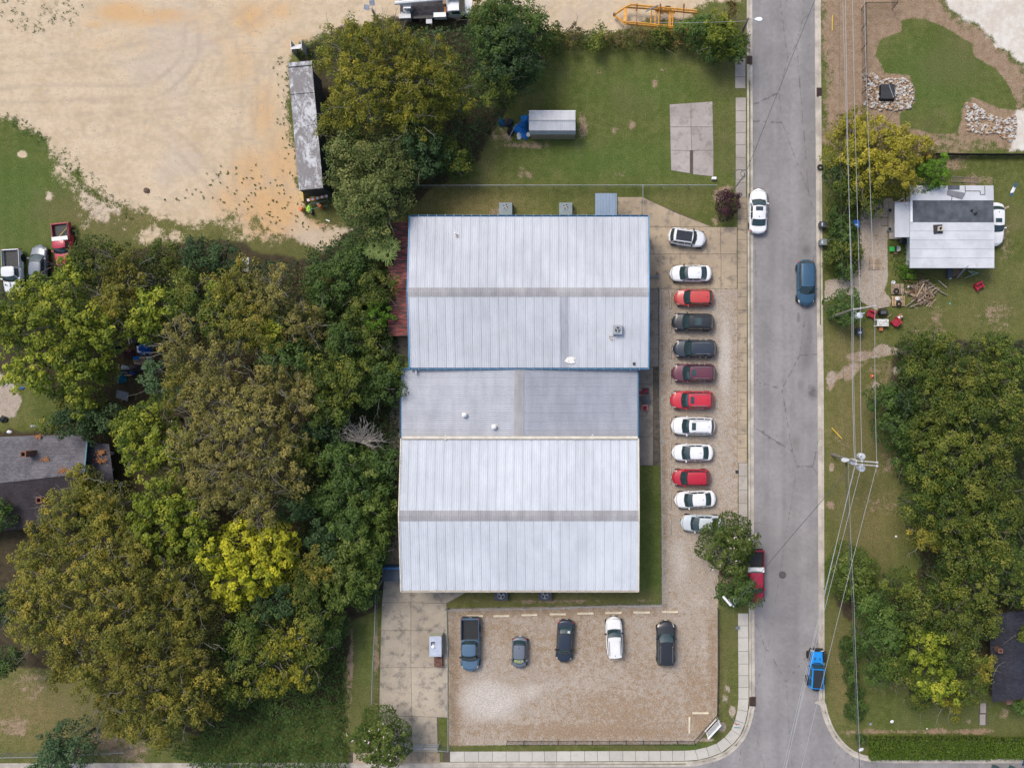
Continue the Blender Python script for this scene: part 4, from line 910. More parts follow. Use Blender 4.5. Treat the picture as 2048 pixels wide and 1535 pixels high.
    if kind == 'pickup':
        u0, u1 = .605, .985; bx0, bx1 = X(u0), X(u1); wt = 1.12 * ho
        MB().box(((bx0 + bx1) / 2, 0, .84), (bx0 - bx1, W * .80, .04)).build('bed_floor', opts.get('bedmat', BLACKP), root)
        for sg in (1, -1):
            MB().box(((bx0 + bx1) / 2, sg * (hw - .10), (wt + .6) / 2 + .0), (bx0 - bx1 + .04, .14, wt - .55)).build('bed_side', pm, root)
            MB().box(((bx0 + bx1) / 2, sg * (hw - .14), wt + .065), (bx0 - bx1, .09, .03)).build('bed_rail_cap', BLACKP if opts.get('cap', True) else pm, root)
        MB().box((bx1 - .02, 0, (wt + .6) / 2), (.10, W * .90, wt - .56)).build('tailgate', pm, root)
        MB().box((bx0 + .01, 0, (wt + .6) / 2), (.06, W * .84, wt - .56)).build('bed_front', pm, root)
        MB().box((-L / 2 - .03, 0, .55), (.16, W * .9, .18)).build('rear_bumper', CHROME if opts.get('chrome') else BLACKP, root)
        for k in range(7): MB().box(((bx0 + bx1) / 2, (k - 3) * W * .105, .865), (bx0 - bx1 - .1, .05, .012)).build('bed_rib', opts.get('bedmat', BLACKP), root)
        for sg in (1, -1): MB().box((bx1 - .05, sg * (hw - .05), .98), (.08, .10, .3)).build('tail_light', REDL, root)
    return root
def car(name, cat, kind, px, py, head, Lp, Wp, pm, label, group, z=0.0, **opts):
    """head: compass of the nose in the picture, 0 right, 90 up; Lp, Wp size in photo pixels"""
    r = empty(name, P(px, py, 0) if False else None or P(px, py, .7 + z) - Vector((0, 0, .7)), R(head), label, cat, group)
    k = (H - 1.0) / H * S
    build_car(kind, Lp * k, Wp * k, pm, opts, r); return r
W1 = paint('white', (.72, .73, .74), 0); W2 = paint('pearl_white', (.70, .70, .69), 0); RED1 = paint('bright_red', (.50, .025, .045)); RED2 = paint('orange_red', (.48, .06, .055)); RED3 = paint('deep_red', (.42, .015, .035))
BLK = paint('black', (.022, .026, .032), .3); NAVY = paint('navy', (.025, .036, .055), .3); MAR = paint('maroon', (.12, .035, .055), .3); SLV = paint('silver', (.50, .55, .58), .4); BLUE = paint('steel_blue', (.035, .09, .155), .3)
SLATE = paint('slate_blue', (.085, .15, .225), .3); GRY = paint('grey', (.14, .165, .20), .4); DGRY = paint('dark_grey', (.075, .08, .085), .4); OLDW = paint('old_white', (.62, .64, .66), 0); CRIM = paint('crimson', (.36, .02, .05)); JEEP = paint('sky_blue', (.01, .24, .66), .1)
random.seed(7)
G1 = 'cars parked nose-in along the fence'; G2 = 'cars parked in the lower gravel lot'; G3 = 'vehicles left at the roadside'; G4 = 'vehicles at the left tree edge'
car('parked_car', 'car', 'suv', 1374, 475, -8, 76, 34, W1, 'white crossover with black glass roof, nose to the street, on the tan forecourt', G1, sunroof=(.46, 1.75, 1.1), cab=(.27, .37, .86, .94, 1.62), mirror=BLACKP)
car('parked_car', 'car', 'sedan', 1381, 546.5, 180, 84, 33, W1, 'white sedan with plain roof parked on the tan forecourt above the gravel', G1, mirror=BLACKP)
car('parked_car', 'car', 'hatch', 1388, 595, 180, 80, 33, RED2, 'orange-red hatchback with plain roof, first car of the gravel row', G1, cab=(.245, .395, .86, .95, 1.6), pillar=BLACKP)
car('parked_car', 'car', 'suv', 1386, 644, 179, 86, 35, BLK, 'black crossover with glass sunroof below the orange-red hatchback', G1, sunroof=(.42, .75, .8), rails=BLACKP)
car('parked_car', 'car', 'suv', 1390, 697, 180, 88, 36, NAVY, 'dark navy SUV with short silver roof rails above the maroon one', G1, rails=CHROME, chrome=1)
car('parked_car', 'car', 'suv', 1387.5, 745.5, 180, 90, 36, MAR, 'maroon SUV with silver roof rails and dark sunroof', G1, rails=CHROME, sunroof=(.16, .5, .72), chrome=1)
car('parked_car', 'car', 'suv', 1384.5, 799.5, 180, 89, 36, RED1, 'bright red SUV with silver roof rails and dark sunroof', G1, rails=CHROME, sunroof=(.17, .42, .76), chrome=1)
car('parked_car', 'car', 'suv', 1386, 851.5, 179, 89, 36, W1, 'white SUV with dark sunroof and black tailgate glass in the gravel row', G1, rails=SILVER, sunroof=(.2, .45, .8))
car('parked_car', 'car', 'sedan', 1385, 904.5, 180, 83, 34, W1, 'white sedan parked straight between the white SUV and a red car', G1)
car('parked_car', 'car', 'hatch', 1382.5, 954.5, 180, 78, 33.5, RED3, 'plain-roofed deep red crossover between two white sedans', G1, cab=(.23, .39, .86, .95, 1.62))
car('parked_car', 'car', 'sedan', 1390, 998, 183, 83, 34, W1, 'white sedan parked slightly askew beside the silver car', G1)
car('parked_car', 'car', 'sedan', 1403, 1046, 178, 84, 34, SLV, 'silver sedan half hidden under the round roadside tree', G1)
car('parked_car', 'car', 'sedan', 1516.5, 422, 89, 91, 36, W1, 'white sedan with small sunroof parked at the kerb beside the purple shrub', G3, z=-.12, sunroof=(.22, .45, .8), cab=(.26, .41, .70, .84, 1.44))
car('parked_car', 'car', 'suv', 1612, 565, -90, 93, 37, BLUE, 'steel blue SUV parked on the street beside the bins', G3, z=-.12)
car('parked_car', 'car', 'sedan', 1130, 1281, -94, 87, 34, NAVY, 'very dark sedan with a notice in its rear window, nose down', G2, paper=1, cab=(.22, .35, .70, .84, 1.44), mirror=BLACKP)
car('parked_car', 'car', 'suv', 1228.5, 1272.5, 93, 82, 34, W2, 'boxy white wagon with dark roof rails, nose toward the warehouse', G2, rails=BLACKP, mirror=BLACKP, cab=(.30, .46, .955, .985, 1.68), wr=.74)
car('parked_car', 'car', 'suv', 1331.5, 1287, 90, 92, 38, BLK, 'large black SUV with silver rails, rightmost in the lower lot', G2, rails=CHROME, chrome=1, cab=(.26, .42, .90, .965, 1.74))
tt = NT('patterned_shade'); SHADE = tt.out(tt.ramp(tt.vor(9, out='Color'), [(0, (.5, .5, .05)), (.45, (.45, .5, .08)), (.55, (.03, .15, .35)), (.8, (.6, .6, .5)), (1, (.35, .1, .05))]), .6)
car('parked_car', 'car', 'hatch', 1039, 1304, -92, 64, 31, GRY, 'small grey hatchback with colourful windscreen sunshade', G2, sheet=SHADE, pillar=DGRY, cab=(.19, .37, .78, .90, 1.5))
car('pickup_truck', 'pickup', 'pickup', 940.5, 1288, -90, 107, 38, SLATE, 'slate blue crew-cab pickup with empty dark bed in the lower lot', G2, wheels=(.16, .79), pillar=BLACKP, mirror=BLACKP)
car('pickup_truck', 'pickup', 'pickup', 27, 545, -87, 92, 36, OLDW, 'old white pickup with empty bed at the left picture edge', G4, cab=(.30, .40, .60, .62, 1.75), cap=True, cuts=[(.15, .85)])
car('parked_car', 'car', 'sedan', 77, 531, 88, 84, 33, GRY, 'grey sedan half under the trees between the white and red pickups', G4)
PR_ = car('pickup_truck', 'pickup', 'pickup', 128, 492, -84, 90, 36, CRIM, 'red pickup with white toolbox across its bed under the left trees', G4, cab=(.33, .43, .58, .60, 1.72), cuts=[(.15, .85)])
MB().box((-.75, 0, 1.24), (.42, 1.75, .22)).build('toolbox', WHITE, PR_)
PR2 = car('pickup_truck', 'pickup', 'pickup', 1510, 1152, -90, 106, 36, CRIM, 'red pickup with white toolbox under the roadside trees', G3, z=-.12, cab=(.21, .32, .60, .625, 1.76))
MB().box((-.86, 0, 1.26), (.52, 1.8, .24)).build('toolbox', WHITE, PR2)
car('parked_car', 'car', 'suv', 1990, 449, -91, 88, 34, W1, 'white car mostly hidden behind the right edge of the patched roof house', None, cab=(.33, .46, .80, .9, 1.62), sunroof=(.3, .45, .7))
tag(MB().tube([(-.5, -.55, 0), (.5, .55, 0)], .035, 6).build('yellow_stick', M('yellow_paint', (.6, .42, .03), .5), None, loc=P(126, 464, 1.05)), 'yellow handled tool lying in the red pickup bed', 'tool')
# ---- off-roader
JP = empty('off_roader', P(1628, 1332, -.12), R(87), 'bright blue off-roader with black roof panel and spare wheel', 'off-roader', G3)
L_, w2 = 4.4, .78
b = MB()
def lof(b, st):   # stations (x, halfwidth, z0, z1)
    vs = []
    for x, hw_, z0, z1 in st: vs += [(x, -hw_, z0), (x, hw_, z0), (x, hw_, z1 - .05), (x, hw_ - .05, z1), (x, -hw_ + .05, z1), (x, -hw_, z1 - .05)]
    n = 6; k = len(st); return b.add(vs, [(i * n + j, (i + 1) * n + j, (i + 1) * n + (j + 1) % n, i * n + (j + 1) % n) for i in range(k - 1) for j in range(n)] + [tuple(range(n)), tuple((k - 1) * n + j for j in range(n - 1, -1, -1))])
lof(b, [(-1.95, .76, .5, 1.12), (-.3, .78, .5, 1.15), (.62, .78, .5, 1.15), (.7, .68, .5, 1.16), (1.95, .58, .5, 1.08), (2.0, .55, .55, 1.02)]); b.build('body', JEEP, JP)
lof(MB(), []) if False else None
b = MB(); lof(b, [(.74, .64, 1.15, 1.20), (1.3, .60, 1.15, 1.21), (1.92, .54, 1.07, 1.11)]); b.build('hood', JEEP, JP)
b = MB(); lof(b, [(-1.85, .70, 1.75, 1.86), (.35, .66, 1.75, 1.88)]); b.build('roof', JEEP, JP)
MB().box((-.75, 0, 1.885), (2.0, 1.10, .03)).build('roof_panel', M('soft_top', (.018, .022, .028), .75), JP)
for sg in (1, -1):
    for x in (-1.78, -.75, .28):
        MB().tube([(x, sg * .76, 1.1), (x + (0 if x < 0 else -.0), sg * .68, 1.78)], .06, 6).build('pillar', JEEP, JP)
    for x0_, x1_ in ((-1.7, -.82), (-.68, .22)):
        b = MB(); b.add([(x0_, sg * .765, 1.14), (x1_, sg * .765, 1.14), (x1_, sg * .70, 1.75), (x0_, sg * .70, 1.75)], [(0, 1, 2, 3)]); b.build('side_window', GLASS, JP)
    for x, ln in ((1.45, 1.25), (-1.25, 1.15)):
        b = MB(); lof(b, [(x - ln / 2, .10, .82, .9), (x - ln / 3, .14, .96, 1.02), (x + ln / 4, .15, .98, 1.04), (x + ln / 2, .11, .85, .92)]); me = b.mesh('fender', BLACKP); link('fender', me, None, JP, (0, sg * .86, 0))
        wl_ = MB(); wl_.lathe([(.24, -.14), (.38, -.14), (.41, -.10), (.41, .10), (.38, .14), (.24, .14)], n=20); me = wl_.mesh('wheel', RUBBER); me.transform(Matrix.Rotation(math.pi / 2, 4, 'X')); wo = link('wheel', me, None, JP, (x, sg * .84, .41))
        rm_ = MB(); rm_.lathe([(.25, -.12), (.25, .11), (.1, .08)], n=12); me = rm_.mesh('rim', SILVER); me.transform(Matrix.Rotation(-sg * math.pi / 2, 4, 'X')); link('rim', me, None, wo)
    MB().box((1.25, sg * .27, 1.225), (.28, .09, .02), sg * -.1).build('hood_vent', BLACKP, JP)
    MB().lathe([(.1, 0), (.1, .05)], n=12).build('headlight', LAMP, JP, loc=(2.0, sg * .42, .86)).rotation_euler = (0, math.pi / 2, 0)
    MB().box((.45, sg * .92, 1.2), (.14, .22, .16)).build('mirror', BLACKP, JP)
    MB().box((2.05, sg * .62, .86), (.08, .2, .06)).build('turn_signal', LAMP, JP)
b = MB(); b.add([(.68, -.62, 1.17), (.68, .62, 1.17), (.38, .62, 1.78), (.38, -.62, 1.78)], [(0, 1, 2, 3)]); b.build('windshield', GLASS, JP)
MB().box((.80, 0, 1.215), (.09, .78, .02)).build('cowl_vent', BLACKP, JP)
b = MB(); lof(b, [(2.0, .82, .5, .68), (2.25, .70, .5, .66)]); b.build('front_bumper', BLACKP, JP); MB().box((2.02, 0, .85), (.05, .8, .36)).build('front_grille', BLACKP, JP); MB().box((-2.0, 0, .6), (.16, 1.5, .2)).build('rear_bumper', BLACKP, JP)
sp_ = MB(); sp_.lathe([(.14, -.13), (.38, -.13), (.41, -.09), (.41, .09), (.38, .13), (.14, .13)], n=20); me = sp_.mesh('spare_wheel', RUBBER); me.transform(Matrix.Rotation(math.pi / 2, 4, 'Y')); link('spare_wheel', me, None, JP, (-2.13, -.05, 1.0))
# ---- utility truck with boom
UT = empty('utility_truck', P(868, 21, .8) - Vector((0, 0, .8)), R(2), 'white utility bucket truck with long boom at the top edge', 'truck')
TW = paint('truck_white', (.68, .70, .72), 0); TBED = M('truck_bed', (.06, .055, .06), .9, 0, .3, 3)
MB().box((-.9, .2, .75), (5.6, 1.0, .4)).build('chassis', BLACKM, UT); MB().box((-1.0, .2, 1.0), (5.4, 2.3, .12)).build('bed_floor', TBED, UT)
for sg, y in ((1, 1.3), (-1, -.85)):
    for x, ln in ((-3.1, 1.3), (.75, 1.35)): MB().box((x, y, 1.25), (ln, .5, .65)).build('side_locker', TW if x > 0 else SILVER, UT)
    MB().box((-1.1, y, 1.05), (2.4, .3, .25)).build('side_locker', BLACKP, UT)
b = MB(); lof(b, [(1.75, 1.0, .6, 2.2), (2.1, 1.02, .6, 2.35), (3.0, 1.0, .6, 2.3), (3.1, 1.0, .6, 1.6), (3.15, .95, .6, 1.35), (4.3, .8, .6, 1.15)]); cb = b.build('cab', TW, UT, loc=(0, .2, 0))
b = MB(); b.add([(3.08, -.86, 2.24), (3.50, -.9, 1.42), (3.50, .9, 1.42), (3.08, .86, 2.24)], [(0, 1, 2, 3)]); b.build('windshield', GLASS, UT, loc=(.02, .2, .02))
for sg in (1, -1):
    b = MB(); b.add([(2.1, sg * 1.03, 1.5), (3.1, sg * 1.03, 1.5), (2.95, sg * 1.03, 2.15), (2.2, sg * 1.03, 2.15)], [(0, 1, 2, 3)]); b.build('side_window', GLASS, UT, loc=(0, .2, 0))
    for x in (-2.2, 3.3):
        wl_ = MB(); wl_.lathe([(.26, -.15), (.44, -.15), (.46, .0), (.44, .15), (.26, .15)], n=18); me = wl_.mesh('wheel', RUBBER); me.transform(Matrix.Rotation(math.pi / 2, 4, 'X')); link('wheel', me, None, UT, (x, .2 + sg * .95, .46))
MB().cyl((-2.7, .15, 1.05), .5, .8, 16).build('turntable', SILVER, UT)
MB().box((-2.7, .1, 2.0), (.8, .8, .4)).build('boom_base', TW, UT)
b = MB(); b.tube([(-3.9, .15, 2.5), (4.5, .55, 2.7)], .22, 8); b.build('boom', TW, UT); b = MB(); b.tube([(-3.6, .75, 2.3), (1.2, .95, 2.45)], .17, 8); b.build('lower_boom', TW, UT)
MB().box((4.9, .55, 2.6), (.7, .7, .9)).build('bucket', M('bucket_orange', (.6, .12, .04), .5), UT)
for (x, y, sx, sy, c_) in ((-2.9, -.25, .7, .5, WHITE), (-3.3, -.6, .5, .4, SILVER), (1.3, .6, .35, .5, WOODL), (1.35, -.3, .25, .6, M('orange_box', (.5, .2, .06), .7)), (1.62, .1, .2, 1.2, SILVER)): MB().box((x, y, 1.3), (sx, sy, .45)).build('cargo_box', c_, UT)
MB().box((-.55, -1.15, 1.0), (.65, .8, .08)).build('step', SILVER, UT)
# ---- semi trailer
a_, b2 = P(599, 122, 3.9), P(622, 378, 3.9); cc_ = (a_ + b2) / 2; ln = (a_ - b2).length; ang = math.atan2(a_.y - b2.y, a_.x - b2.x)
ST = empty('storage_trailer', (cc_.x, cc_.y, 0), ang, 'long weathered trailer with flaking white roof beside the dirt lot', 'trailer')
tt = NT('flaking_roof'); n1 = tt.noise(.9, 6, .7, tt.co((.5, 1, 1)), 1.0); n2 = tt.noise(4, 5, .7); n0 = tt.noise(.22, 2)
mixn = tt.math('ADD', tt.math('MULTIPLY', n1, .65), tt.math('ADD', tt.math('MULTIPLY', n2, .25), tt.math('MULTIPLY', n0, .15)))
FLAKE = tt.out(tt.mix(tt.ss(mixn, .50, .60), tt.mix(n2, (.15, .14, .14), (.27, .26, .265)), (.50, .51, .53)), .75, 0, .2)
DKT = M('trailer_side', (.055, .062, .072), .7, 0, .2, 2)
Wt = 2.55; l1 = 1.1
MB().box((-l1 / 2 - .0, 0, 2.35), (ln - l1, Wt, 2.9)).build('box_body', DKT, ST); MB().box((-l1 / 2, 0, 3.84), (ln - l1, Wt + .03, .08)).build('roof', FLAKE, ST)
MB().box((-l1 / 2, 0, 3.86), (ln - l1 - 4.6 + 4.6, .0001, .0001)) 
tr_ = ln / 2 - l1
MB().box((tr_ + .55, 0, 3.9), (.06, Wt + .06, .07)).build('roof_seam', DKT, ST)
MB().box((tr_ + .53, 0, 3.55), (1.05, Wt, .55)).build('front_unit', FLAKE, ST); MB().box((tr_ - 2.4, 0, 3.895), (.05, Wt, .05)).build('roof_seam', DKT, ST)
sl_m = MB().box((0, 0, 0), (.05, .04, 2.8)).mesh('side_rib', BLACKM)
for k in range(28):
    for sg in (1, -1): link('side_rib', sl_m, None, ST, (-ln / 2 + .3 + k * (ln - l1 - .5) / 27, sg * (Wt / 2 + .015), 2.35))
for k in range(9): link('side_rib', sl_m, None, ST, (-ln / 2 - .015, -Wt / 2 + .2 + k * (Wt - .4) / 8, 2.35))
MB().box((-l1 / 2, 0, .78), (ln - l1, .9, .24)).build('chassis', BLACKM, ST)
for x in (-ln / 2 + 1.6, -ln / 2 + 2.9):
    for sg in (1, -1):
        wl_ = MB(); wl_.lathe([(.25, -.26), (.5, -.26), (.52, 0), (.5, .26), (.25, .26)], n=18); me = wl_.mesh('wheel', RUBBER); me.transform(Matrix.Rotation(math.pi / 2, 4, 'X')); link('wheel', me, None, ST, (x, sg * .95, .52))
for sg in (-1, 1): MB().box((tr_ - 1.2, sg * .9, .45), (.15, .15, .9)).build('landing_leg', BLACKM, ST)
STP = empty('access_steps', P(604, 104, 0), ang, 'small grey metal steps at the top end of the long trailer', 'steps')
for k in range(6): MB().box((.45 - k * .18, 0, 2.0 - .3 * (5 - k) * .9 + .1), (.16, 1.1, .04)).build('tread', SILVER, STP)
for sg in (-1, 1): MB().box((0, sg * .58, .9), (1.2, .06, 1.8)).build('stringer', SILVER, STP)
# ---- yellow cable-reel frame trailer
YT = empty('frame_trailer', P(1315, 36, 1.0) - Vector((0, 0, 1.0)), 0, 'open yellow steel frame trailer at the top edge of the grass lot', 'trailer')
YEL = M('yellow_steel', (.62, .30, .05), .55, 0, .2, 3); RSTY = M('rusty_steel', (.20, .09, .04), .8, 0, .3, 5)
o0 = P(1315, 36, 1.0)
def Y(px, py, z): p = P(px, py, z) - Vector((o0.x, o0.y, 0)); return p
def bar(pts, r_, mat, name='frame_bar'): MB().tube([Y(*p) for p in pts], r_, 4).build(name, mat, YT)
bar([(1228, 30, .7), (1249, 16, 1.0), (1262, 9.5, 1.3), (1394, 22, 1.3)], .12, YEL); bar([(1252, 15, .9), (1302, 18, .9), (1394, 27, .9)], .11, YEL)
bar([(1230, 32, .7), (1251, 48, .9), (1304, 53, .9), (1375, 60, .9)], .12, YEL); bar([(1253, 46, 1.2), (1262, 44.5, 1.3), (1372, 56, 1.3)], .11, YEL)
MB().box(tuple(Y(1250.5, 31, 1.0)), (.36, 1.5, .1), -.05).build('tongue_plate', YEL, YT)
for x in (1303, 1312, 1319, 1340, 1343, 1347): bar([(x, 20, .95), (x - 2, 53, .95)], .07, YEL)
bar([(1310, 22, .75), (1350, 26, .75)], .1, YEL); bar([(1308, 52, .7), (1350, 56, .7)], .1, YEL)
for x in (1274, 1321, 1368):
    bar([(x, 8, 1.35), (x - 1, 22, 1.35)], .09, RSTY, 'stake_pocket'); bar([(x, 44, 1.35), (x - 1, 54, 1.3)], .09, RSTY, 'stake_pocket'); bar([(x, 18, .9), (x - 1, 50, .9)], .03, RSTY, 'chain')
bar([(1292, 23, 1.4), (1316, 11, 1.4)], .07, M('blue_grey_steel', (.2, .26, .3), .5), 'winch_arm')
for x in (1318, 1335):
    for y in (60, 17):
        wl_ = MB(); wl_.lathe([(.2, -.12), (.38, -.12), (.4, 0), (.38, .12), (.2, .12)], n=16); me = wl_.mesh('wheel', RUBBER); me.transform(Matrix.Rotation(math.pi / 2, 4, 'X')); q = Y(x, y, .4); link('wheel', me, None, YT, (q.x, q.y, .4))
bar([(1307, 58.5, .85), (1347, 61.5, .85)], .12, YEL, 'mudguard')
for x, sy in ((1228, 31),): MB().cyl(tuple(Y(1229, 31, .5)), .18, .3, 10).build('hitch', BLACKM, YT)
# ------------------------------------------------------------------ fences
WIRE = M('chain_wire', (.30, .325, .34), .5, .3, 0); 
def fence(name, path, h, label, group, mat=GALV, mesh='chain', gap=3.0, postr=.035, wire=None):
    pts = [P(a, b, 0) for a, b in path]; c0 = pts[0].copy()
    root = empty(name, c0, 0, label, 'fence', group); pts = [p - c0 for p in pts]
    pm_ = MB().cyl((0, 0, 0), postr, h + .06, 8).mesh('post', mat)
    wm = MB()
    for A_, B_ in zip(pts, pts[1:]):
        L_ = (B_ - A_).length; n = max(1, round(L_ / gap)); d = (B_ - A_).normalized()
        for k in range(n + (1 if B_ is pts[-1] else 0)): link('post', pm_, None, root, A_ + d * (L_ * k / n))
        MB().tube([A_ + Vector((0, 0, h)), B_ + Vector((0, 0, h))], .03 if mesh == 'chain' else .022, 6).build('top_rail', mat, root)
        if mesh == 'chain':
            s_ = .13; 
            for k in range(-int(h / s_) - 1, int(L_ / s_) + 1):
                for sg in (1, -1):
                    t0, t1 = k * s_, k * s_ + h; z0, z1 = (0.02, h) if sg > 0 else (h, .02)
                    a0, a1 = max(0, t0), min(L_, t1)
                    if a1 <= a0: continue
                    f = lambda q: z0 + (z1 - z0) * (q - t0) / (t1 - t0)
                    p, q = A_ + d * a0, A_ + d * a1; e = d * .007
                    nn_ = Vector((-d.y, d.x, 0)) * .004 * sg
                    wm.add([p - e + Vector((0, 0, f(a0))) + nn_, p + e + Vector((0, 0, f(a0))) + nn_, q + e + Vector((0, 0, f(a1))) + nn_, q - e + Vector((0, 0, f(a1))) + nn_], [(0, 1, 2, 3)])
        elif mesh == 'picket':
            MB().tube([A_ + Vector((0, 0, .15)), B_ + Vector((0, 0, .15))], .02, 4).build('bottom_rail', mat, root)
            for k in range(1, int(L_ / .14)): wm.box(A_ + d * (k * .14) + Vector((0, 0, h / 2 + .05)), (.02, .02, h - .05))
        elif mesh == 'fabric':
            nn_ = Vector((-d.y, d.x, 0)) * .01
            k = max(2, int(L_ / .5)); rws = []
            for i in range(k + 1):
                w_ = Vector((-d.y, d.x, 0)) * (.05 * math.sin(i * 1.7)); rws.append([A_ + d * (L_ * i / k) + Vector((0, 0, .02)) + w_, A_ + d * (L_ * i / k) + Vector((0, 0, h * .55)) + w_ * .3, A_ + d * (L_ * i / k) + Vector((0, 0, h))])
            wm.grid(rws)
    if mesh == 'fabric': wm.build('fabric', wire or mat, root)
    else: tag(wm.build('wire_mesh' if mesh == 'chain' else 'pickets', wire or (WIRE if mesh == 'chain' else mat), root), kind='stuff')
    return root
GF = 'galvanised chain-link fences'
fence('chain_link_fence', [(836, 376.5), (1430, 376)], 1.4, 'chain-link fence along the bottom of the lawn with the shed', GF)
fence('chain_link_fence', [(1284.5, 377), (1284.5, 432)], 1.4, 'short chain-link fence from the lawn fence down to the blue trim', GF, gap=1.5)
fence('chain_link_fence', [(1318, 577), (1318, 820), (1322, 1000), (1323, 1205)], 1.3, 'chain-link fence between the warehouses and the row of parked cars', GF)
fence('chain_link_fence', [(1323, 1205), (1230, 1205), (1100, 1210), (895, 1214)], 1.3, 'chain-link fence along the top of the lower gravel lot', GF)
fence('chain_link_fence', [(897, 1214), (899, 1290), (900, 1492), (878, 1490)], 1.3, 'chain-link fence between concrete driveway and lower gravel lot', GF)
fence('chain_link_fence', [(769, 1155), (757, 1180), (755, 1260), (751, 1330), (749, 1400)], 1.3, 'chain-link fence on the left side of the concrete driveway', GF)
fence('chain_link_fence', [(-40, 1505), (78, 1503), (200, 1497), (260, 1494)], 1.3, 'chain-link fence at the lower left corner of the picture', GF)
BW = M('black_wire', (.05, .05, .052), .5, .2, 0)
fence('black_fence', [(1724, 232), (1723, 100), (1722, 20)], 1.8, 'black chain-link fence on the mulch strip beside the street', 'black chain-link fences', BLACKM, 'chain', 2.6, wire=BW)
fence('black_fence', [(1722, 20), (1784, 20), (1784, -30)], 1.8, 'black chain-link fence corner at the top edge above the grass mound', 'black chain-link fences', BLACKM, 'chain', 3, wire=BW)
fence('silt_fence', [(1866, 311), (1960, 312), (2090, 312)], .95, 'low black fabric fence above the patched roof house', None, BLACKM, 'fabric', 2.4, wire=M('black_fabric', (.02, .021, .024), .8, 0, .3, 2))
fence('railing', [(1435, 1215), (1436, 1330), (1434, 1428)], 1.15, 'black metal railing on the street side of the lower gravel lot', 'black railings round the lower lot', BLACKM, 'picket', 2.0)
fence('railing', [(1434, 1428), (1388, 1480)], 1.15, 'black metal railing crossing the corner behind the white sign frame', 'black railings round the lower lot', BLACKM, 'picket', 2.0)
fence('railing', [(1388, 1480), (1015, 1480)], 1.15, 'black metal railing along the bottom of the lower gravel lot', 'black railings round the lower lot', BLACKM, 'picket', 1.95)
# double swing gate at the foot of the driveway
GT = empty('gate', P(850, 1487, 0), 0, 'wide tubular gate across the foot of the concrete driveway', 'gate')
for x0_, x1_ in ((-1.9, -.02), (.02, 1.6)):
    b = MB()
    for zz in (.15, .6, 1.05, 1.3): b.tube([(x0_, 0, zz), (x1_, 0, zz)], .03, 6)
    for xx in (x0_, x1_): b.tube([(xx, 0, .1), (xx, 0, 1.35)], .03, 6)
    b.build('gate_leaf', GALV, GT)
b = MB(); b.tube([(1.62, 0, 0), (1.62, 0, 1.5)], .05, 8); b.tube([(1.62, 0, 1.3), (1.75, .5, .1)], .03, 6); b.build('gate_post', GALV, GT)
# wheel stops
WS = M('wheel_stop', (.60, .53, .40), .85, 0, .15, 2); WSD = M('old_wheel_stop', (.34, .29, .235), .9, 0, .2, 2)
wsm = {}
def wheel_stop(px, py, ln, rz, label, mat=WS):
    key = (ln, mat.name)
    if key not in wsm:
        b = MB(); hl, w_ = ln * S / 2, .12
        b.add([(-hl, -w_, 0), (hl, -w_, 0), (hl, w_, 0), (-hl, w_, 0), (-hl + .04, -w_ * .6, .13), (hl - .04, -w_ * .6, .13), (hl - .04, w_ * .6, .13), (-hl + .04, w_ * .6, .13)], [(3, 2, 1, 0), (4, 5, 6, 7), (0, 1, 5, 4), (1, 2, 6, 5), (2, 3, 7, 6), (3, 0, 4, 7)])
        wsm[key] = b.mesh('wheel_stop', mat)
    o = link('wheel_stop', wsm[key], None, None, P(px, py, 0), R(rz)); tag(o, label, 'wheel stop', 'concrete wheel stops')
for i, (x, y, rz, t_) in enumerate([(950, 1231, 0, 'behind the slate blue pickup'), (1003, 1231, 2, 'to the right of the pickup tailgate'), (1059, 1229, 2, 'above and right of the small grey hatchback'), (1116, 1227.5, 0, 'behind the very dark sedan'), (1171, 1226, 1, 'between the very dark sedan and boxy white wagon'), (1227, 1225, 1, 'in front of the boxy white wagon'), (1283.5, 1224, 0, 'between the white wagon and large black SUV'), (1340, 1223, 0, 'above the large black SUV'), (1401, 1425, 0, 'lying alone near the corner railing, crosswise'), (1379, 1449, 90, 'lying alone near the corner railing, lengthwise')]):
    wheel_stop(x, y, 33, rz, 'pale concrete wheel stop ' + t_)
for y, t_ in ((601, 'the orange-red hatchback'), (649, 'the black crossover'), (701, 'the dark navy SUV'), (750, 'the maroon SUV'), (802, 'the bright red SUV'), (850, 'the white SUV'), (901, 'the straight white sedan'), (952, 'the deep red crossover'), (1001, 'the askew white sedan'), (1053, 'the half hidden silver sedan')):
    wheel_stop(1341, y, 33, 90, 'grey-brown wheel stop in front of ' + t_, WSD)
# ------------------------------------------------------------------ poles and wires
PW = M('pole_wood', (.20, .185, .155), .9, 0, .3, 4, .2, 20); XARM = M('crossarm_wood', (.42, .40, .38), .8, 0, .2, 4); PORC = M('transformer_grey', (.52, .55, .57), .35, .1, .1, 4)
INS = M('insulator', (.45, .46, .5), .2); CABLE = M('cable', (.42, .43, .43), .5, .3, 0); DCAB = M('dark_cable', (.07, .075, .08), .6, 0, 0)
def pole(base, top, zt_, label, r0=.17, r1=.11, name='utility_pole', mat=PW):
    A_, B_ = P(*base, 0), P(*top, zt_); root = empty(name, A_, 0, label, 'utility pole'); MB().tube([(0, 0, 0), B_ - A_], [r0, r1], 12).build('pole', mat, root); return root, A_, B_
def on(root, A_, name, mat, fn): b = MB(); fn(b); return b.build(name, mat, root)
p2, A_, B_ = pole((1657, 636), (1707, 618), 8.9, 'timber utility pole with one transformer beside the leafy bush')
def rel(px, py, z): return P(px, py, z) - A_
on(p2, A_, 'crossarm', XARM, lambda b: b.tube([rel(1703, 619.5, 8.6), rel(1752, 611.5, 8.6)], .075, 4))
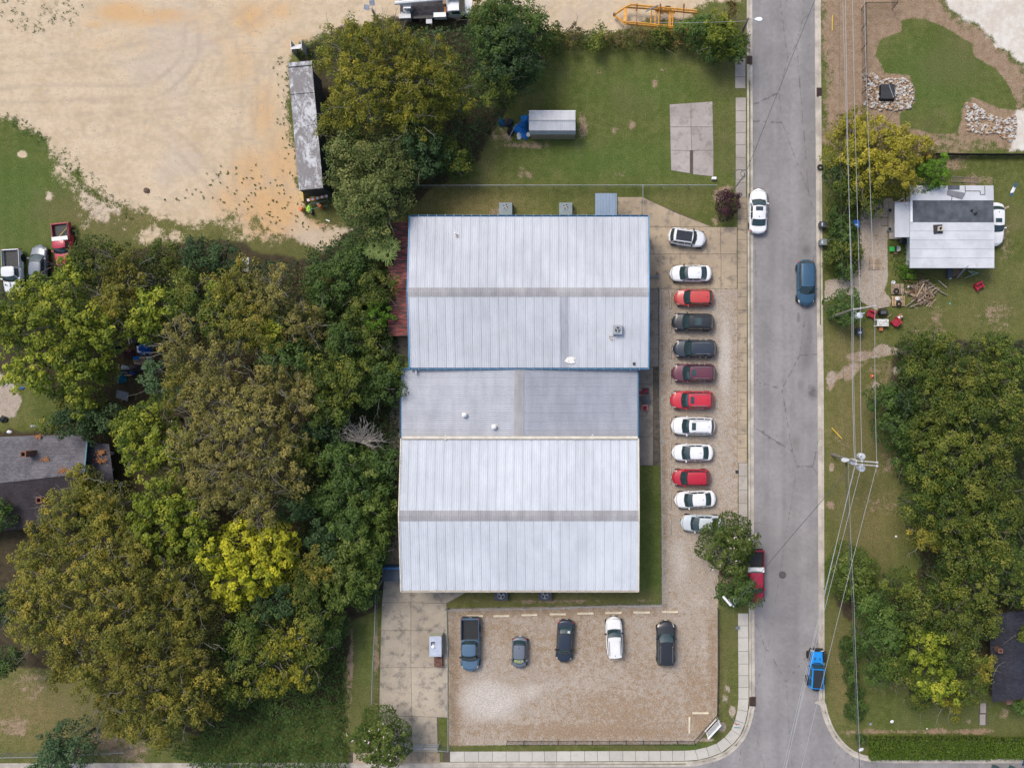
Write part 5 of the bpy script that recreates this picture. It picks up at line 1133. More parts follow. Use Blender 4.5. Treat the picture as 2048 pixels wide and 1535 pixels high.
for x, y in ((1707, 618.5), (1721, 616.2), (1750, 612)): on(p2, A_, 'insulator', INS, lambda b: b.lathe([(.09, 0), (.12, .06), (.06, .12), (.10, .2), (.04, .28)], rel(x, y, 8.68), 10))
on(p2, A_, 'transformer', PORC, lambda b: b.lathe([(.26, -.9), (.32, -.85), (.32, 0), (.33, .03), (.22, .09), (.02, .12)], rel(1720, 630, 8.0), 18)); on(p2, A_, 'bushing', INS, lambda b: b.tube([rel(1723, 629, 8.1), rel(1728.5, 625.5, 8.5)], .07, 8)); on(p2, A_, 'bracket', GALV, lambda b: b.tube([rel(1709, 622, 7.6), rel(1718, 629, 7.6)], .06, 5))
p3, A_, B_ = pole((1664, 908), (1710, 922), 8.8, 'utility pole with three transformers and twin crossarms at the grass edge')
for y in (920.5, 927.5):
    on(p3, A_, 'crossarm', XARM, lambda b: b.tube([rel(1706, y, 8.6), rel(1756, y + 4, 8.6)], .07, 4))
    for x in (1712, 1724, 1753.5): on(p3, A_, 'insulator', INS, lambda b: b.lathe([(.09, 0), (.13, .06), (.06, .12), (.11, .2), (.04, .28)], rel(x, y + (x - 1706) * .08, 8.68), 10))
for x, y in ((1724.5, 912.5), (1708, 923.5), (1724, 936.5)):
    on(p3, A_, 'transformer', PORC, lambda b: b.lathe([(.26, -.9), (.33, -.85), (.33, 0), (.34, .03), (.24, .09), (.02, .12)], rel(x, y, 7.7 if x > 1710 else 7.3), 18)); on(p3, A_, 'bushing', INS, lambda b: b.lathe([(.06, 0), (.09, .08), (.05, .16), (.08, .24), (.03, .3)], rel(x - 4, y - 2, 7.85), 8))
on(p3, A_, 'streetlight_arm', GALV, lambda b: b.tube([rel(1667, 912, 6.0), rel(1682, 916, 6.2)] if False else [rel(1700, 920, 6.6), rel(1697, 919.5, 6.9)], .04, 6))
on(p3, A_, 'lamp_head', PORC, lambda b: b.add(*(lambda q: ([q + Vector((x, y, z)) for z in (0, .16) for x, y in ((-.42, -.1), (-.38, .16), (-.1, .22), (.2, .16), (.42, .09), (.42, -.09), (.2, -.18), (-.1, -.24))], [tuple(range(7, -1, -1)), tuple(range(8, 16))] + [(i, (i + 1) % 8, 8 + (i + 1) % 8, 8 + i) for i in range(8)]))(rel(1690, 919, 7.0))))
on(p3, A_, 'cable_box', BLACKM, lambda b: b.tube([rel(1692, 924, 7.0), rel(1692.5, 932, 7.0)], .09, 8))
p1, A_, B_ = pole((1484, 66), (1496.5, 37), 8.2, 'timber pole with street lamp at the top of the street', .15, .10)
on(p1, A_, 'lamp_arm', GALV, lambda b: b.tube([rel(1496, 39, 7.6), rel(1503, 38, 8.0), rel(1513, 39, 8.1)], .035, 6))
on(p1, A_, 'lamp_head', WHITE, lambda b: b.add(*(lambda q: ([q + Vector((x, y, z)) for z in (0, .16) for x, y in ((-.4, -.08), (-.4, .08), (-.05, .2), (.25, .18), (.38, 0), (.25, -.18), (-.05, -.2))], [tuple(range(6, -1, -1)), tuple(range(7, 14))] + [(i, (i + 1) % 7, 7 + (i + 1) % 7, 7 + i) for i in range(7)]))(rel(1517, 39.5, 8.0))))
on(p1, A_, 'number_tag', WHITE, lambda b: b.box(rel(1494, 80, .3), (.12, .12, .3)))
p4, A_, B_ = pole((1463, 385), (1491, 347), 7.6, 'leaning slim pole with coiled cable beside the purple shrub', .07, .05, mat=GALV)
on(p4, A_, 'cable_coil', DCAB, lambda b: [b.ring(rel(1479, 350, 7.3), .55, .025, 24, 4), b.ring(rel(1488, 347, 7.3), .35, .025, 20, 4)])
p5, A_, B_ = pole((1462, 1207), (1467, 1212), 7.0, 'slim street lamp rising through the small roadside tree', .10, .07, 'street_lamp', GALV)
on(p5, A_, 'lamp_arm', GALV, lambda b: b.tube([rel(1467, 1211.5, 6.9), rel(1461, 1204, 7.2), rel(1457, 1197, 7.3)], .04, 6)); on(p5, A_, 'lamp_head', WHITE, lambda b: b.tube([rel(1446, 1192, 7.3), rel(1462, 1210, 7.3)], .13, 6)); on(p5, A_, 'hook', GALV, lambda b: b.tube([rel(1472, 1208, 7), rel(1467, 1203, 7.2), rel(1467, 1198, 7.2), rel(1469, 1196, 7.2)], .03, 5))
def wire(pts, r_, mat, label, sag=.25, group='overhead power wires'):
    P3 = [P(*p) for p in pts]; out = []
    for a_, b_2 in zip(P3, P3[1:]):
        for k in range(12):
            u = k / 12; q = a_.lerp(b_2, u); q.z -= 4 * sag * u * (1 - u); out.append(q)
    out.append(P3[-1]); c0_ = out[0]
    tag(MB().tube([q - c0_ for q in out], r_, 5).build('power_wire', mat, None, loc=c0_), label, 'wire', group)
wire([(1684, -60, 8.9), (1707, 618, 8.9), (1711.5, 919, 8.9)], .018, CABLE, 'leftmost wire of the bundle above the upper right trees'); wire([(1690, -60, 8.6), (1704, 620, 8.4), (1709, 922, 8.2)], .028, CABLE, 'second wire from the left, close beside the leftmost one')
wire([(1704, -60, 8.9), (1721, 616, 8.9), (1724, 920, 8.9)], .022, CABLE, 'third wire from the left, running to the transformer pole middle'); wire([(1727, -60, 8.9), (1750, 612, 8.9), (1753.5, 924, 8.9)], .022, CABLE, 'rightmost overhead wire passing just left of the white-roofed house')
wire([(1678, -60, 7), (1686, 620, 7), (1691, 918, 7)], .014, DCAB, 'thin dark wire left of the power wire bundle')
for (a0, b0), (a1, b1), lb in (((1711, 929), (1552, 1600), 'left one of the slanting wires over the lower street'), ((1709, 932), (1558, 1600), 'second of the slanting wires over the lower street'), ((1723, 931), (1560, 1580), 'third of the slanting wires over the lower street'), ((1753.5, 931), (1590, 1590), 'rightmost slanting wire, over the blue off-roader tail')):
    wire([(a0, b0, 8.9), (a1, b1, 8.6)], .022, CABLE, lb)
wire([(1692, 930, 7), (1704, 1200, 7), (1722, 1580, 7)], .035, DCAB, 'thick dark cable over the hedge bushes by the corner'); wire([(1697, 922, 7), (1708, 1200, 7), (1724, 1580, 7)], .018, CABLE, 'pale cable beside the thick dark one over the hedge bushes')
wire([(1706, 930, 8.0), (1467, 1211, 7.0)], .03, DCAB, 'dark service cable crossing the street to the slim street lamp', .3); wire([(1646, -40, 8), (1491, 348, 7.5)], .028, DCAB, 'dark cable crossing the street to the leaning slim pole', .3)
wire([(1496, 42, 7.8), (1300, 45, 7.5)], .014, CABLE, 'thin cable from the street lamp pole over the yellow frame trailer', .2)
for (a, b, c_, d, lb) in ((1664, 34, 1653, 78, 'yellow guy wire guard near the top right kerb'), (1662, 855, 1672, 874, 'yellow guy wire guard above the three transformers pole')):
    tag(MB().tube([(0, 0, .3), P(c_, d, 2.4) - P(a, b, 0) if False else Vector(((c_ - a) * S, -(d - b) * S, 2.2))], .05, 6).build('guy_guard', M('yellow_plastic', (.65, .45, .02), .5), None, loc=P(a, b, 0)), lb, 'guy wire guard', 'yellow guy wire guards')
# solar lamp on bare pole
SP = empty('solar_lamp', P(754, 40, 0), 0, 'pole with two small solar panels sticking out of the trees', 'solar lamp'); c0 = P(754, 40, 0)
MB().tube([(0, 0, 0), P(745, 20, 7) - c0], [.16, .11], 8).build('pole', PW, SP)
for px, py, rz in ((744, 6, .1), (733, 15, -.3)):
    q = P(px, py, 7.2) - c0; MB().box(q, (.55, .5, .05), rz, ('X', .4)).build('solar_panel', M('solar_panel', (.30, .33, .38), .25, .3), SP)
    MB().tube([P(745, 20, 7) - c0, q], .03, 5).build('bracket', GALV, SP)
# ------------------------------------------------------------------ street items
IRON = M('rusty_iron', (.075, .045, .035), .85, 0, .3, 8)
def drain(px, py, label, w_=.62, l_=.95):
    r = empty('storm_drain', P(px, py, 0), 0, label, 'storm drain', 'kerb storm drains')
    MB().box((0, 0, -.04), (w_, l_, .12)).build('frame', IRON, r); bm_ = MB().box((0, 0, 0), (w_ * .8, .05, .03)).mesh('bar', BLACKM)
    for k in range(7): link('bar', bm_, None, r, (0, -l_ / 2 + .12 + k * (l_ - .24) / 6, .035))
drain(1639, 184, 'rusty kerb drain on the right side of the upper street'); drain(1499, 120, 'rusty kerb drain at the left kerb below the corner tree'); drain(1505, 1402, 'rusty kerb drain at the bend of the lower pavement', .72, 1.05)
mh = empty('manhole_cover', P(1565, 1149, -.116), 0, 'round iron manhole cover in the street', 'manhole cover')
MB().cyl((0, 0, 0), .36, .012, 28).build('cover', M('cast_iron', (.10, .098, .10), .6, .3, .2, 8), mh); MB().ring((0, 0, .012), .39, .02, 28, 4, .4).build('frame', IRON, mh)
def bin_(px, py, rz, mat, label, grp, lidmat=None, z=0):
    r = empty('wheelie_bin', P(px, py, z), rz, label, 'bin', grp); b = MB()
    b.add([(-.24, -.28, .05), (.24, -.28, .05), (.24, .28, .05), (-.24, .28, .05), (-.3, -.36, 1.0), (.3, -.36, 1.0), (.3, .36, 1.0), (-.3, .36, 1.0)], [(3, 2, 1, 0), (4, 5, 6, 7), (0, 1, 5, 4), (1, 2, 6, 5), (2, 3, 7, 6), (3, 0, 4, 7)]); b.build('bin_body', mat, r)
    MB().box((0, .02, 1.03), (.66, .80, .06)).build('lid', lidmat or mat, r); MB().tube([(-.25, .44, .95), (.25, .44, .95)], .025, 6).build('handle', BLACKP, r)
    for sg in (-1, 1):
        w_ = MB().lathe([(.1, -.03), (.1, .03)], n=12); me = w_.mesh('wheel', RUBBER); me.transform(Matrix.Rotation(math.pi / 2, 4, 'Y')); link('wheel', me, None, r, (sg * .27, .32, .1))
    for k in range(3): MB().box((-.12 + k * .12, -.1, 1.063), (.07, .16, .004)).build('sticker', WHITE, r)
BB = M('bin_black', (.04, .045, .055), .55); BG_ = M('bin_grey', (.15, .18, .185), .55); BT = M('bin_green', (.05, .115, .115), .55)
bin_(1641, 452, -math.pi / 2, BB, 'black wheelie bin at the kerb beside the steel blue SUV', 'wheelie bins'); bin_(1641, 487, -math.pi / 2, BG_, 'grey-green wheelie bin at the kerb beside the steel blue SUV', 'wheelie bins')
bin_(1987, 1533, 2.9, BT, 'green wheelie bin at the bottom edge without stickers in view', 'wheelie bins', z=-.12); bin_(2021, 1534, 2.7, BT, 'dark green wheelie bin nearer the bottom right corner', 'wheelie bins', z=-.12); bin_(2050, 1522, 3.0, M('bin_blue', (.02, .14, .5), .5), 'blue wheelie bin cut by the bottom right corner', 'wheelie bins', z=-.12)
bin_(1714, 664, 0, M('bin_dark', (.03, .04, .055), .6), 'dark blue-black bin in the grass below the timber pole', 'wheelie bins')
bin_(1707, 451, 0, M('bin_blue', (.02, .14, .5), .5), 'bright blue bin between the hedge bushes and the driveway', 'wheelie bins')
tag(MB().box((0, 0, .04), (.35, .32, .1)).build('meter_box', BLACKP, None, loc=P(1474, 943, 0)), 'small black meter lid at the gravel edge by the pavement', 'meter box', 'meter boxes')
tag(MB().box((0, 0, .25), (.5, .25, .5)).build('utility_box', WHITE, None, loc=P(1427, 358, 0)), 'small white utility box by the end of the lawn fence', 'utility box')
tag(MB().box((0, 0, .12), (.45, .32, .24)).build('meter_box', M('grey_plastic', (.15, .16, .18), .6), None, loc=P(1474, 1254, 0)), 'grey meter box on the verge beside the pavement', 'meter box', 'meter boxes')
tag(MB().ring((0, 0, .11), .24, .11, 20, 8).build('tyre', RUBBER, None, True, loc=P(1640, 335, 0)), 'black tyre lying at the right kerb under the yellow tree', 'tyre')
bp = empty('bollard', P(1315, 545, 0), 0, 'pale round bollard by the downpipe on the forecourt', 'bollard'); MB().cyl((0, 0, 0), .14, .9, 16).build('post', CREAM_TRIM, bp); MB().lathe([(.14, .9), (.11, .97), (.02, 1.0)], n=16).build('cap', WOODL, bp)
gb = empty('downpipe', P(1306, 554, 0), 0, 'grey square downpipe lying out from the blue trim', 'downpipe'); MB().box((0, 0, .3), (1.15, .17, .14)).build('pipe', M('pipe_grey', (.14, .17, .2), .5), gb); MB().box((.6, -.02, .28), (.12, .3, .2)).build('elbow', M('pipe_grey', (.1, .1, .1)), gb)
# corner sign frame, stop sign
SG = empty('sign_board', P(1424, 1448, 0), R(47), 'white framed sign board standing in front of the corner railing', 'sign'); 
for x in (-.95, .95): MB().box((x, 0, 1.0), (.13, .13, 2.0)).build('post', WHITE, SG)
MB().box((0, -.0, 1.3), (1.76, .06, 1.15)).build('panel', M('sign_grey', (.42, .45, .46), .5), SG); 
for zz in (.7, 1.92): MB().box((0, 0, zz), (2.1, .17, .12)).build('rail', WHITE, SG)
for k in range(6): MB().box((0, .045, .82 + k * .19), (1.72, .03, .02)).build('slat_line', SILVER, SG)
MB().box((0, .35, .75), (1.9, .1, .1)).build('brace', WHITE, SG)
q0 = P(1465, 1434, 0); SS = empty('stop_sign', q0, 0, 'red octagonal stop sign leaning over the bend of the pavement', 'road sign'); top = P(1473.5, 1450, 2.55) - q0
MB().tube([(0, 0, 0), top], .035, 6).build('pole', GALV, SS)
REDS = M('sign_red', (.48, .02, .03), .4)
oc = [(.38 * math.cos(R(22.5 + 45 * k)), .38 * math.sin(R(22.5 + 45 * k))) for k in range(8)]
def upright(b): me = b.mesh('x'); me.transform(Matrix.Rotation(math.pi / 2 - .25, 4, 'X')); return me
b = MB(); b.prism([(x * 1.08, y * 1.08) for x, y in oc], -.01, 0.0); me = upright(b); me.materials.append(WHITE); link('border', me, None, SS, (top.x, top.y + .05, 2.35))
b = MB(); b.prism(oc, -.016, .004) ; me = upright(b); me.materials.append(REDS); link('face', me, None, SS, (top.x, top.y + .052, 2.35))
cu = bpy.data.curves.new('lettering', 'FONT'); cu.body = 'STOP'; cu.size = .30; cu.extrude = .004; cu.align_x = 'CENTER'; cu.align_y = 'CENTER'; cu.materials.append(WHITE)
o = bpy.data.objects.new('lettering_curve', cu); me = bpy.data.meshes.new_from_object(o); bpy.data.objects.remove(o); o = bpy.data.objects.new('lettering', me); C.objects.link(o); o.parent = SS; o.location = (top.x, top.y + .078, 2.355); o.rotation_euler = (math.pi / 2 + .25, 0, math.pi)
MB().box((top.x + .05, top.y - .2, 2.62), (.75, .02, .16), R(-5)).build('street_name_plate', M('sign_teal', (.03, .3, .32), .4), SS)
# generator cabinet on the driveway
GC = empty('generator', P(876, 1283, 0), 0, 'pale grey generator cabinet with cut-out vent on the concrete driveway', 'generator'); BEI = M('beige_metal', (.38, .38, .30), .5, 0, .15)
MB().box((.0, -.05, .72), (1.28, 2.3, 1.3)).build('cabinet', BEI, GC); MB().box((-.02, -.05, 1.40), (1.34, 2.2, .06)).build('lid', M('blue_white_metal', (.42, .46, .55), .4, .1), GC)
MB().box((-.28, .10, 1.435), (.42, .72, .02)).build('opening', BLACKM, GC); MB().box((-.22, .1, 1.45), (.3, .45, .02)).build('grille', SILVER, GC); MB().lathe([(.2, 1.45), (.2, 1.52), (.1, 1.58), (.02, 1.6)], (-.27, -.08, 0), 16).build('exhaust_cap', WHITE, GC)
MB().box((.02, 1.4, .05), (1.3, .6, .12)).build('base', SL_GREY, GC)
MB().box((.12, -1.85, .28), (.9, 1.5, .5)).build('fuel_box', M('rusty_brown', (.12, .055, .04), .7, 0, .35, 4), GC)
# picnic chairs by the path
def armchair(px, py, z, rz, label, group, mat, sc_=1.0, name='armchair'):
    r = empty(name, P(px, py, z), rz, label, 'chair', group); s = sc_
    MB().box((0, 0, .28 * s), (.62 * s, .62 * s, .34 * s)).build('seat', mat, r); MB().box((0, .33 * s, .5 * s), (.78 * s, .18 * s, .8 * s)).build('backrest', mat, r)
    for sg in (-1, 1): MB().box((sg * .38 * s, -.02 * s, .36 * s), (.15 * s, .7 * s, .5 * s)).build('armrest', mat, r)
    MB().box((0, -.03 * s, .48 * s), (.5 * s, .5 * s, .08 * s)).build('cushion', M('red_cushion', (.30, .025, .04), .8), r); return r
RC = M('red_plastic', (.36, .02, .045), .6, 0, .15)
armchair(1740, 629, 0, -.35, 'dark red armchair left of the black grill', 'red armchairs in the yard', RC); armchair(1789, 644, 0, -2.4, 'dark red armchair beside the brown side table', 'red armchairs in the yard', RC); armchair(1954.5, 573, 0, .5, 'red armchair standing alone on the grass below the ladder', 'red armchairs in the yard', RC)
PNK = M('pink_check', (.42, .2, .2), .8, 0, .5, 8); 
armchair(1289, 815, 0, 0, 'chair with red and white patterned seat on the shady path', 'chairs on the path', PNK, .8, 'patterned_chair'); armchair(1278.5, 785, 0, 1.57, 'patterned chair tucked against the grey building by the path', 'chairs on the path', PNK, .8, 'patterned_chair')
GR = empty('round_grill', P(1291, 798, 0), 0, 'dark round table standing on the shady path', 'table'); MB().lathe([(.45, .68), (.5, .7), (.5, .74), (.02, .76)], n=24).build('top', M('dark_table', (.045, .05, .06), .5), GR); MB().cyl((0, 0, 0), .05, .7, 8).build('leg', BLACKM, GR); MB().cyl((0, 0, 0), .3, .04, 12).build('foot', BLACKM, GR)
armchair(1291, 781, 0, 0, 'dark chair above the round table on the shady path', 'chairs on the path', M('dark_chair', (.05, .05, .06), .6), .8, 'dark_chair')
# white bench table with picnic clutter
TB = empty('plank_table', P(1761, 646, 0), 0, 'white plank table with dark stains beside the red armchairs', 'table'); TWH = M('stained_white', (.58, .58, .56), .7, 0, .35, 6)
for k in range(5): MB().box((0, -.32 + k * .16, .72), (1.3, .145, .04)).build('plank', TWH, TB)
for x in (-.55, .55):
    for y in (-.3, .3): MB().box((x, y, .35), (.07, .07, .7)).build('leg', WHITE, TB)
for y in (-.36, .36): MB().box((-.2, y, .66), (1.55, .05, .06)).build('rail', WHITE, TB)
OS = empty('stool', P(1759.5, 658, 0), 0, 'small orange stool below the white plank table', 'stool'); MB().box((0, 0, .42), (.42, .42, .05)).build('seat', M('orange_plastic', (.42, .13, .05), .6), OS)
for x in (-.17, .17):
    for y in (-.17, .17): MB().box((x, y, .2), (.04, .04, .4)).build('leg', M('orange_plastic', (.42, .13, .05), .6), OS)
BQ = empty('grill', P(1761, 626, 0), 0, 'black barrel grill with open lid beside the red armchair', 'grill'); b = MB(); b.tube([(-.45, 0, .75), (.45, 0, .75)], .3, 12); b.build('barrel', BLACKM, BQ); MB().box((-.1, .42, 1.0), (.9, .12, .35), .15).build('lid', BLACKM, BQ); MB().box((0, 0, 1.04), (.6, .35, .02)).build('grate', M('dark_grey_metal', (.08, .085, .1), .5), BQ)
for x in (-.35, .35): MB().box((x, 0, .35), (.05, .4, .7)).build('leg', BLACKM, BQ)
ST2 = empty('side_table', P(1797, 634, 0), .7, 'brown side table with white bottles beside a red armchair', 'table'); MB().box((0, 0, .45), (.6, .5, .05)).build('top', M('brown_top', (.25, .14, .07), .7), ST2)
for x in (-.25, .25):
    for y in (-.2, .2): MB().box((x, y, .22), (.05, .05, .44)).build('leg', WOOD, ST2)
tag(MB().lathe([(.09, 0), (.09, .22), (.03, .3)], n=10).build('jug', WHITE, None, loc=P(1802.5, 633, .5)), 'white jug on the brown side table', 'jug'); tag(MB().box((0, 0, .03), (.3, .2, .06), .3).build('white_dish', WHITE, None, loc=P(1797, 634.5, .48)), 'white dish on the brown side table', 'dish')
# pallets and timber
random.seed(3)
pallet(1749, 528, 0, 0, 'wooden pallet lying on the gravel drive of the white-roofed house', 'pallets in the right yard', WOOD, 8, 1.35, 1.2)
pallet(1794, 578, 0, 0, 'grey-brown pallet with a tyre on it, upper of two', 'pallets in the right yard', WOOD, 8, 1.4, 1.15); pallet(1794, 578, .15, 0, 'second pallet stacked under the upper tyre', 'pallets in the right yard', WOOD, 8, 1.4, 1.15)
pallet(1796, 602, 0, .02, 'paler pallet with tyre and white bag, lower of two', 'pallets in the right yard', WOODL, 9, 1.5, 1.1); pallet(1796, 602, .15, .0, 'orange-brown pallet stacked under the white bag', 'pallets in the right yard', WOODL, 9, 1.45, 1.1)
tag(MB().ring((0, 0, .1), .24, .09, 22, 8).build('tyre', RUBBER, None, True, loc=P(1792, 582, .32)), 'tyre on the grey-brown upper pallet', 'tyre'); tag(MB().ring((0, 0, .1), .24, .09, 22, 8).build('tyre', RUBBER, None, True, loc=P(1797, 607, .32)), 'tyre on the pale lower pallet beside the white bag', 'tyre')
def lump(name, px, py, z, r3, mat, label, cat, group=None, seed=1, n=(10, 7), rz=0):
    rng = random.Random(seed); b = MB(); rows = []
    for i in range(n[1]):
        th_ = math.pi / 2 * i / (n[1] - 1); rows.append([Vector((r3[0] * math.cos(th_) * math.cos(2 * math.pi * j / n[0]) * (q := 1 + rng.uniform(-.22, .22)), r3[1] * math.cos(th_) * math.sin(2 * math.pi * j / n[0]) * q, r3[2] * math.sin(th_) * (1 + rng.uniform(-.15, .15)))) for j in range(n[0])])
    for r in rows: r.append(r[0])
    b.grid(rows); return tag(b.build(name, mat, None, loc=P(px, py, z), rz=rz), label, cat, group)
lump('plastic_bag', 1795, 597, .32, (.26, .2, .22), M('white_plastic', (.62, .66, .68), .5), 'crumpled white bag on the pale lower pallet', 'bag', seed=4)
tag(MB().lathe([(.13, 0), (.19, .05), (.19, .38), (.15, .38), (.15, .1)], n=16).build('bucket', WHITE, None, loc=P(1785, 565, 0)), 'white bucket above the upper pallet', 'bucket'); lump('ball', 1816.5, 573.5, 0, (.14, .14, .26), WHITE, 'small white ball between pallets and timber pile', 'ball')
rng = random.Random(12)
WOOD_ = 0
cW = [M('timber_grey', (.27, .225, .18), .9, 0, .2, 3, rnd=.2), M('timber_brown', (.20, .125, .075), .9, 0, .25, 3, rnd=.2), M('timber_pale', (.34, .27, .19), .9, 0, .2, 3, rnd=.2), M('timber_dark', (.10, .07, .05), .9, 0, .2, 3)]
WP = empty('timber_pile', P(1843, 583, 0), 0, 'heap of scrap boards and branches below the white-roofed house', 'timber pile'); c0 = P(1843, 583, 0)
for k in range(120):
    px, py = 1842 + rng.gauss(0, 13), 584 + rng.gauss(0, 10); q = P(px, py, 0) - c0; ln_ = rng.uniform(.5, 1.9); a2 = rng.choice([rng.gauss(.5, .35), rng.gauss(-.5, .4), rng.uniform(0, 3.1)])
    hgt = .06 + .55 * math.exp(-((px - 1842) ** 2 + (py - 584) ** 2) / 350) * rng.random() + .1 * rng.random()
    MB().box((0, 0, 0), (ln_, rng.uniform(.05, .15), .04), 0, ('Y', rng.gauss(0, .14))).build('board', rng.choice(cW), WP, loc=(q.x, q.y, hgt), rz=a2)
for pts in ([(1812, 613), (1832, 597)], [(1820, 614), (1852, 601)], [(1836, 592), (1855, 603)], [(1852, 560), (1876, 580), (1894, 590)], [(1876, 560), (1893, 575)], [(1808, 577), (1800, 610)]):
    q = [P(a, b, .25) - c0 for a, b in pts]; MB().tube(q, .07, 5).build('branch', cW[0], WP)
tag(MB().tube([P(1808, 561, .05) - c0, P(1843, 565, .05) - c0], .05, 4).build('timber_batten', M('yellow_timber', (.5, .3, .1), .7), None, loc=c0), 'long yellow batten above the scrap heap', 'batten')
tag(MB().tube([P(1768, 640, .05) - c0, P(1783, 628, .05) - c0], .06, 4).build('plank', cW[2], None, loc=c0), 'loose pale plank beside the white plank table', 'plank')
# ladders, wall clutter, toys
def ladder(pa, pb, za, zb, label, rungs, mat, group, wdt=.45):
    A_, B_ = P(*pa, za), P(*pb, zb); d = (B_ - A_).normalized(); n_ = d.cross(Vector((0, 0, 1))).normalized() * wdt / 2
    r = empty('ladder', A_, 0, label, 'ladder', group)
    for sg in (-1, 1): MB().tube([n_ * sg, B_ - A_ + n_ * sg], .035, 4).build('rail', mat, r)
    for k in range(rungs): c = (B_ - A_) * ((k + .5) / rungs); MB().tube([c - n_, c + n_], .022, 4).build('rung', mat, r)
ladder((1915, 556), (1933, 533), 0, 3.3, 'aluminium ladder leaning on the lower edge of the patched roof', 11, SILVER, 'ladders by the right house'); ladder((1902, 358), (1958, 361), .1, .1, 'old rack-like ladder lying above the patched roof', 20, M('old_timber', (.22, .19, .16), .9), 'ladders by the right house', .55)
SW = empty('clothes_frame', P(1930, 548, 0), 0, 'pale green metal frame beside the leaning ladder', 'metal frame'); c0 = P(1930, 548, 0); b = MB()
GRN = M('pale_green_metal', (.3, .45, .4), .5)
for pts in ([(1936, 541, .9), (1956, 546, .9)], [(1956, 546, .9), (1929, 556, .1)], [(1936, 541, .9), (1948, 549, .3)], [(1956, 546, .9), (1957, 546, 0)]): b.tube([P(*p) - c0 for p in pts], .035, 5)
b.build('tube_frame', GRN, SW)
tag(MB().box((0, 0, .3), (.5, .95, .6)).build('crate', M('dark_slate', (.07, .08, .1), .7), None, loc=P(1896, 548, 0)), 'dark upright crate under the lower roof edge', 'crate'); tag(MB().box((0, 0, .3), (.75, .9, .6)).build('brown_cupboard', M('brown_board', (.17, .11, .075), .8, 0, .3, 4), None, loc=P(1908, 545, 0)), 'old brown cupboard beside the dark crate', 'cupboard'); lump('paint_tin', 1900, 556, 0, (.14, .14, .3), WHITE, 'white tin at the foot of the brown cupboard', 'tin')
TOY = empty('toy_slide', P(1785, 499, 0), 0, 'small green plastic slide beside the porch', 'toy slide'); MB().box((-.15, 0, .35), (.75, .5, .06), .05, ('Y', .4)).build('chute', M('lime_plastic', (.05, .48, .10), .45), TOY); MB().lathe([(.3, .3), (.32, .5), (.28, .5), (.26, .34)], (.45, .03, 0), 14).build('tub', M('pale_plastic', (.45, .50, .48), .5), TOY); MB().box((.18, 0, .4), (.1, .55, .5)).build('side', BLACKP, TOY)
tag(MB().lathe([(.16, 0), (.2, .3), (.16, .3)], n=12).build('flower_pot', M('terracotta', (.2, .09, .06), .8), None, loc=P(1790, 506, 0)), 'brown pot at the foot of the green slide', 'pot')
lump('refuse_sack', 1805, 482, 0, (.5, .42, .5), M('black_sack', (.018, .019, .022), .4), 'black refuse sack against the porch corner', 'sack')
for y, lb in ((422, 'grey bin-like planter at the upper porch steps'), (460, 'grey planter at the lower porch steps')): 
    r = empty('planter', P(1777, y, 0), 0, lb, 'planter', 'planters by the porch'); MB().lathe([(.2, 0), (.27, .5), (.21, .5), (.2, .35)], n=12).build('tub', M('planter_grey', (.28, .31, .32), .6), r); MB().cyl((0, 0, .34), .2, .02, 10).build('soil', BLACKP, r)
CN = empty('traffic_cone', P(1744, 752, 0), 0, 'orange traffic cone with white band on the worn grass', 'traffic cone'); CO = M('cone_orange', (.62, .14, .03), .6); MB().box((0, 0, .02), (.36, .36, .04)).build('base', CO, CN); MB().lathe([(.14, .04), (.09, .3)], n=14).build('cone', CO, CN); MB().lathe([(.092, .3), (.06, .46)], n=14).build('band', WHITE, CN); MB().lathe([(.06, .46), (.025, .65)], n=14).build('tip', CO, CN)
def litterbit(px, py, w_, l_, rz, mat, label, cat='litter', grp='litter on the grass', z=0, h=.06): lump('litter', px, py, z, (w_ / 2, l_ / 2, h), mat, label, cat, grp, int(px + py), rz=rz)
litterbit(2030, 372, .3, .9, -.5, M('blue_cloth', (.03, .09, .18), .8), 'dark blue cloth at the upper end of the washing heap right of the house'); litterbit(2026, 380, .35, 1.0, -.5, M('white_cloth', (.65, .66, .68), .8), 'white cloth in the washing heap right of the house'); litterbit(2023, 388, .3, .5, -.3, M('blue_cloth', (.03, .09, .18), .8), 'dark blue cloth at the lower end of the washing heap')
litterbit(2012, 416, .25, .9, -1.1, cW[2], 'broken branch right of the hidden white car')
litterbit(1784, 1442, .4, .32, .2, WHITE, 'white scrap on the grass above the long hedge'); litterbit(1741, 1447, .25, .25, .2, M('blue_scrap', (.25, .32, .45), .6), 'pale blue scrap on the grass left of the white one'); litterbit(1722, 1498, .6, .35, .4, WHITE, 'white and blue rubbish where the bundle of cables crosses the kerb'); litterbit(1854, 1456, .2, .12, 0, WHITE, 'tiny white scrap right of the middle above the long hedge')
litterbit(1900, 607, .2, .2, 0, M('teal_scrap', (.1, .5, .55), .5), 'teal cup on the grass below the scrap heap')
lump('litter', 1792, 1072, 0, (.12, .12, .08), WHITE, 'white speck of litter on the grass left of the lower right wood', 'litter', 'litter on the grass')
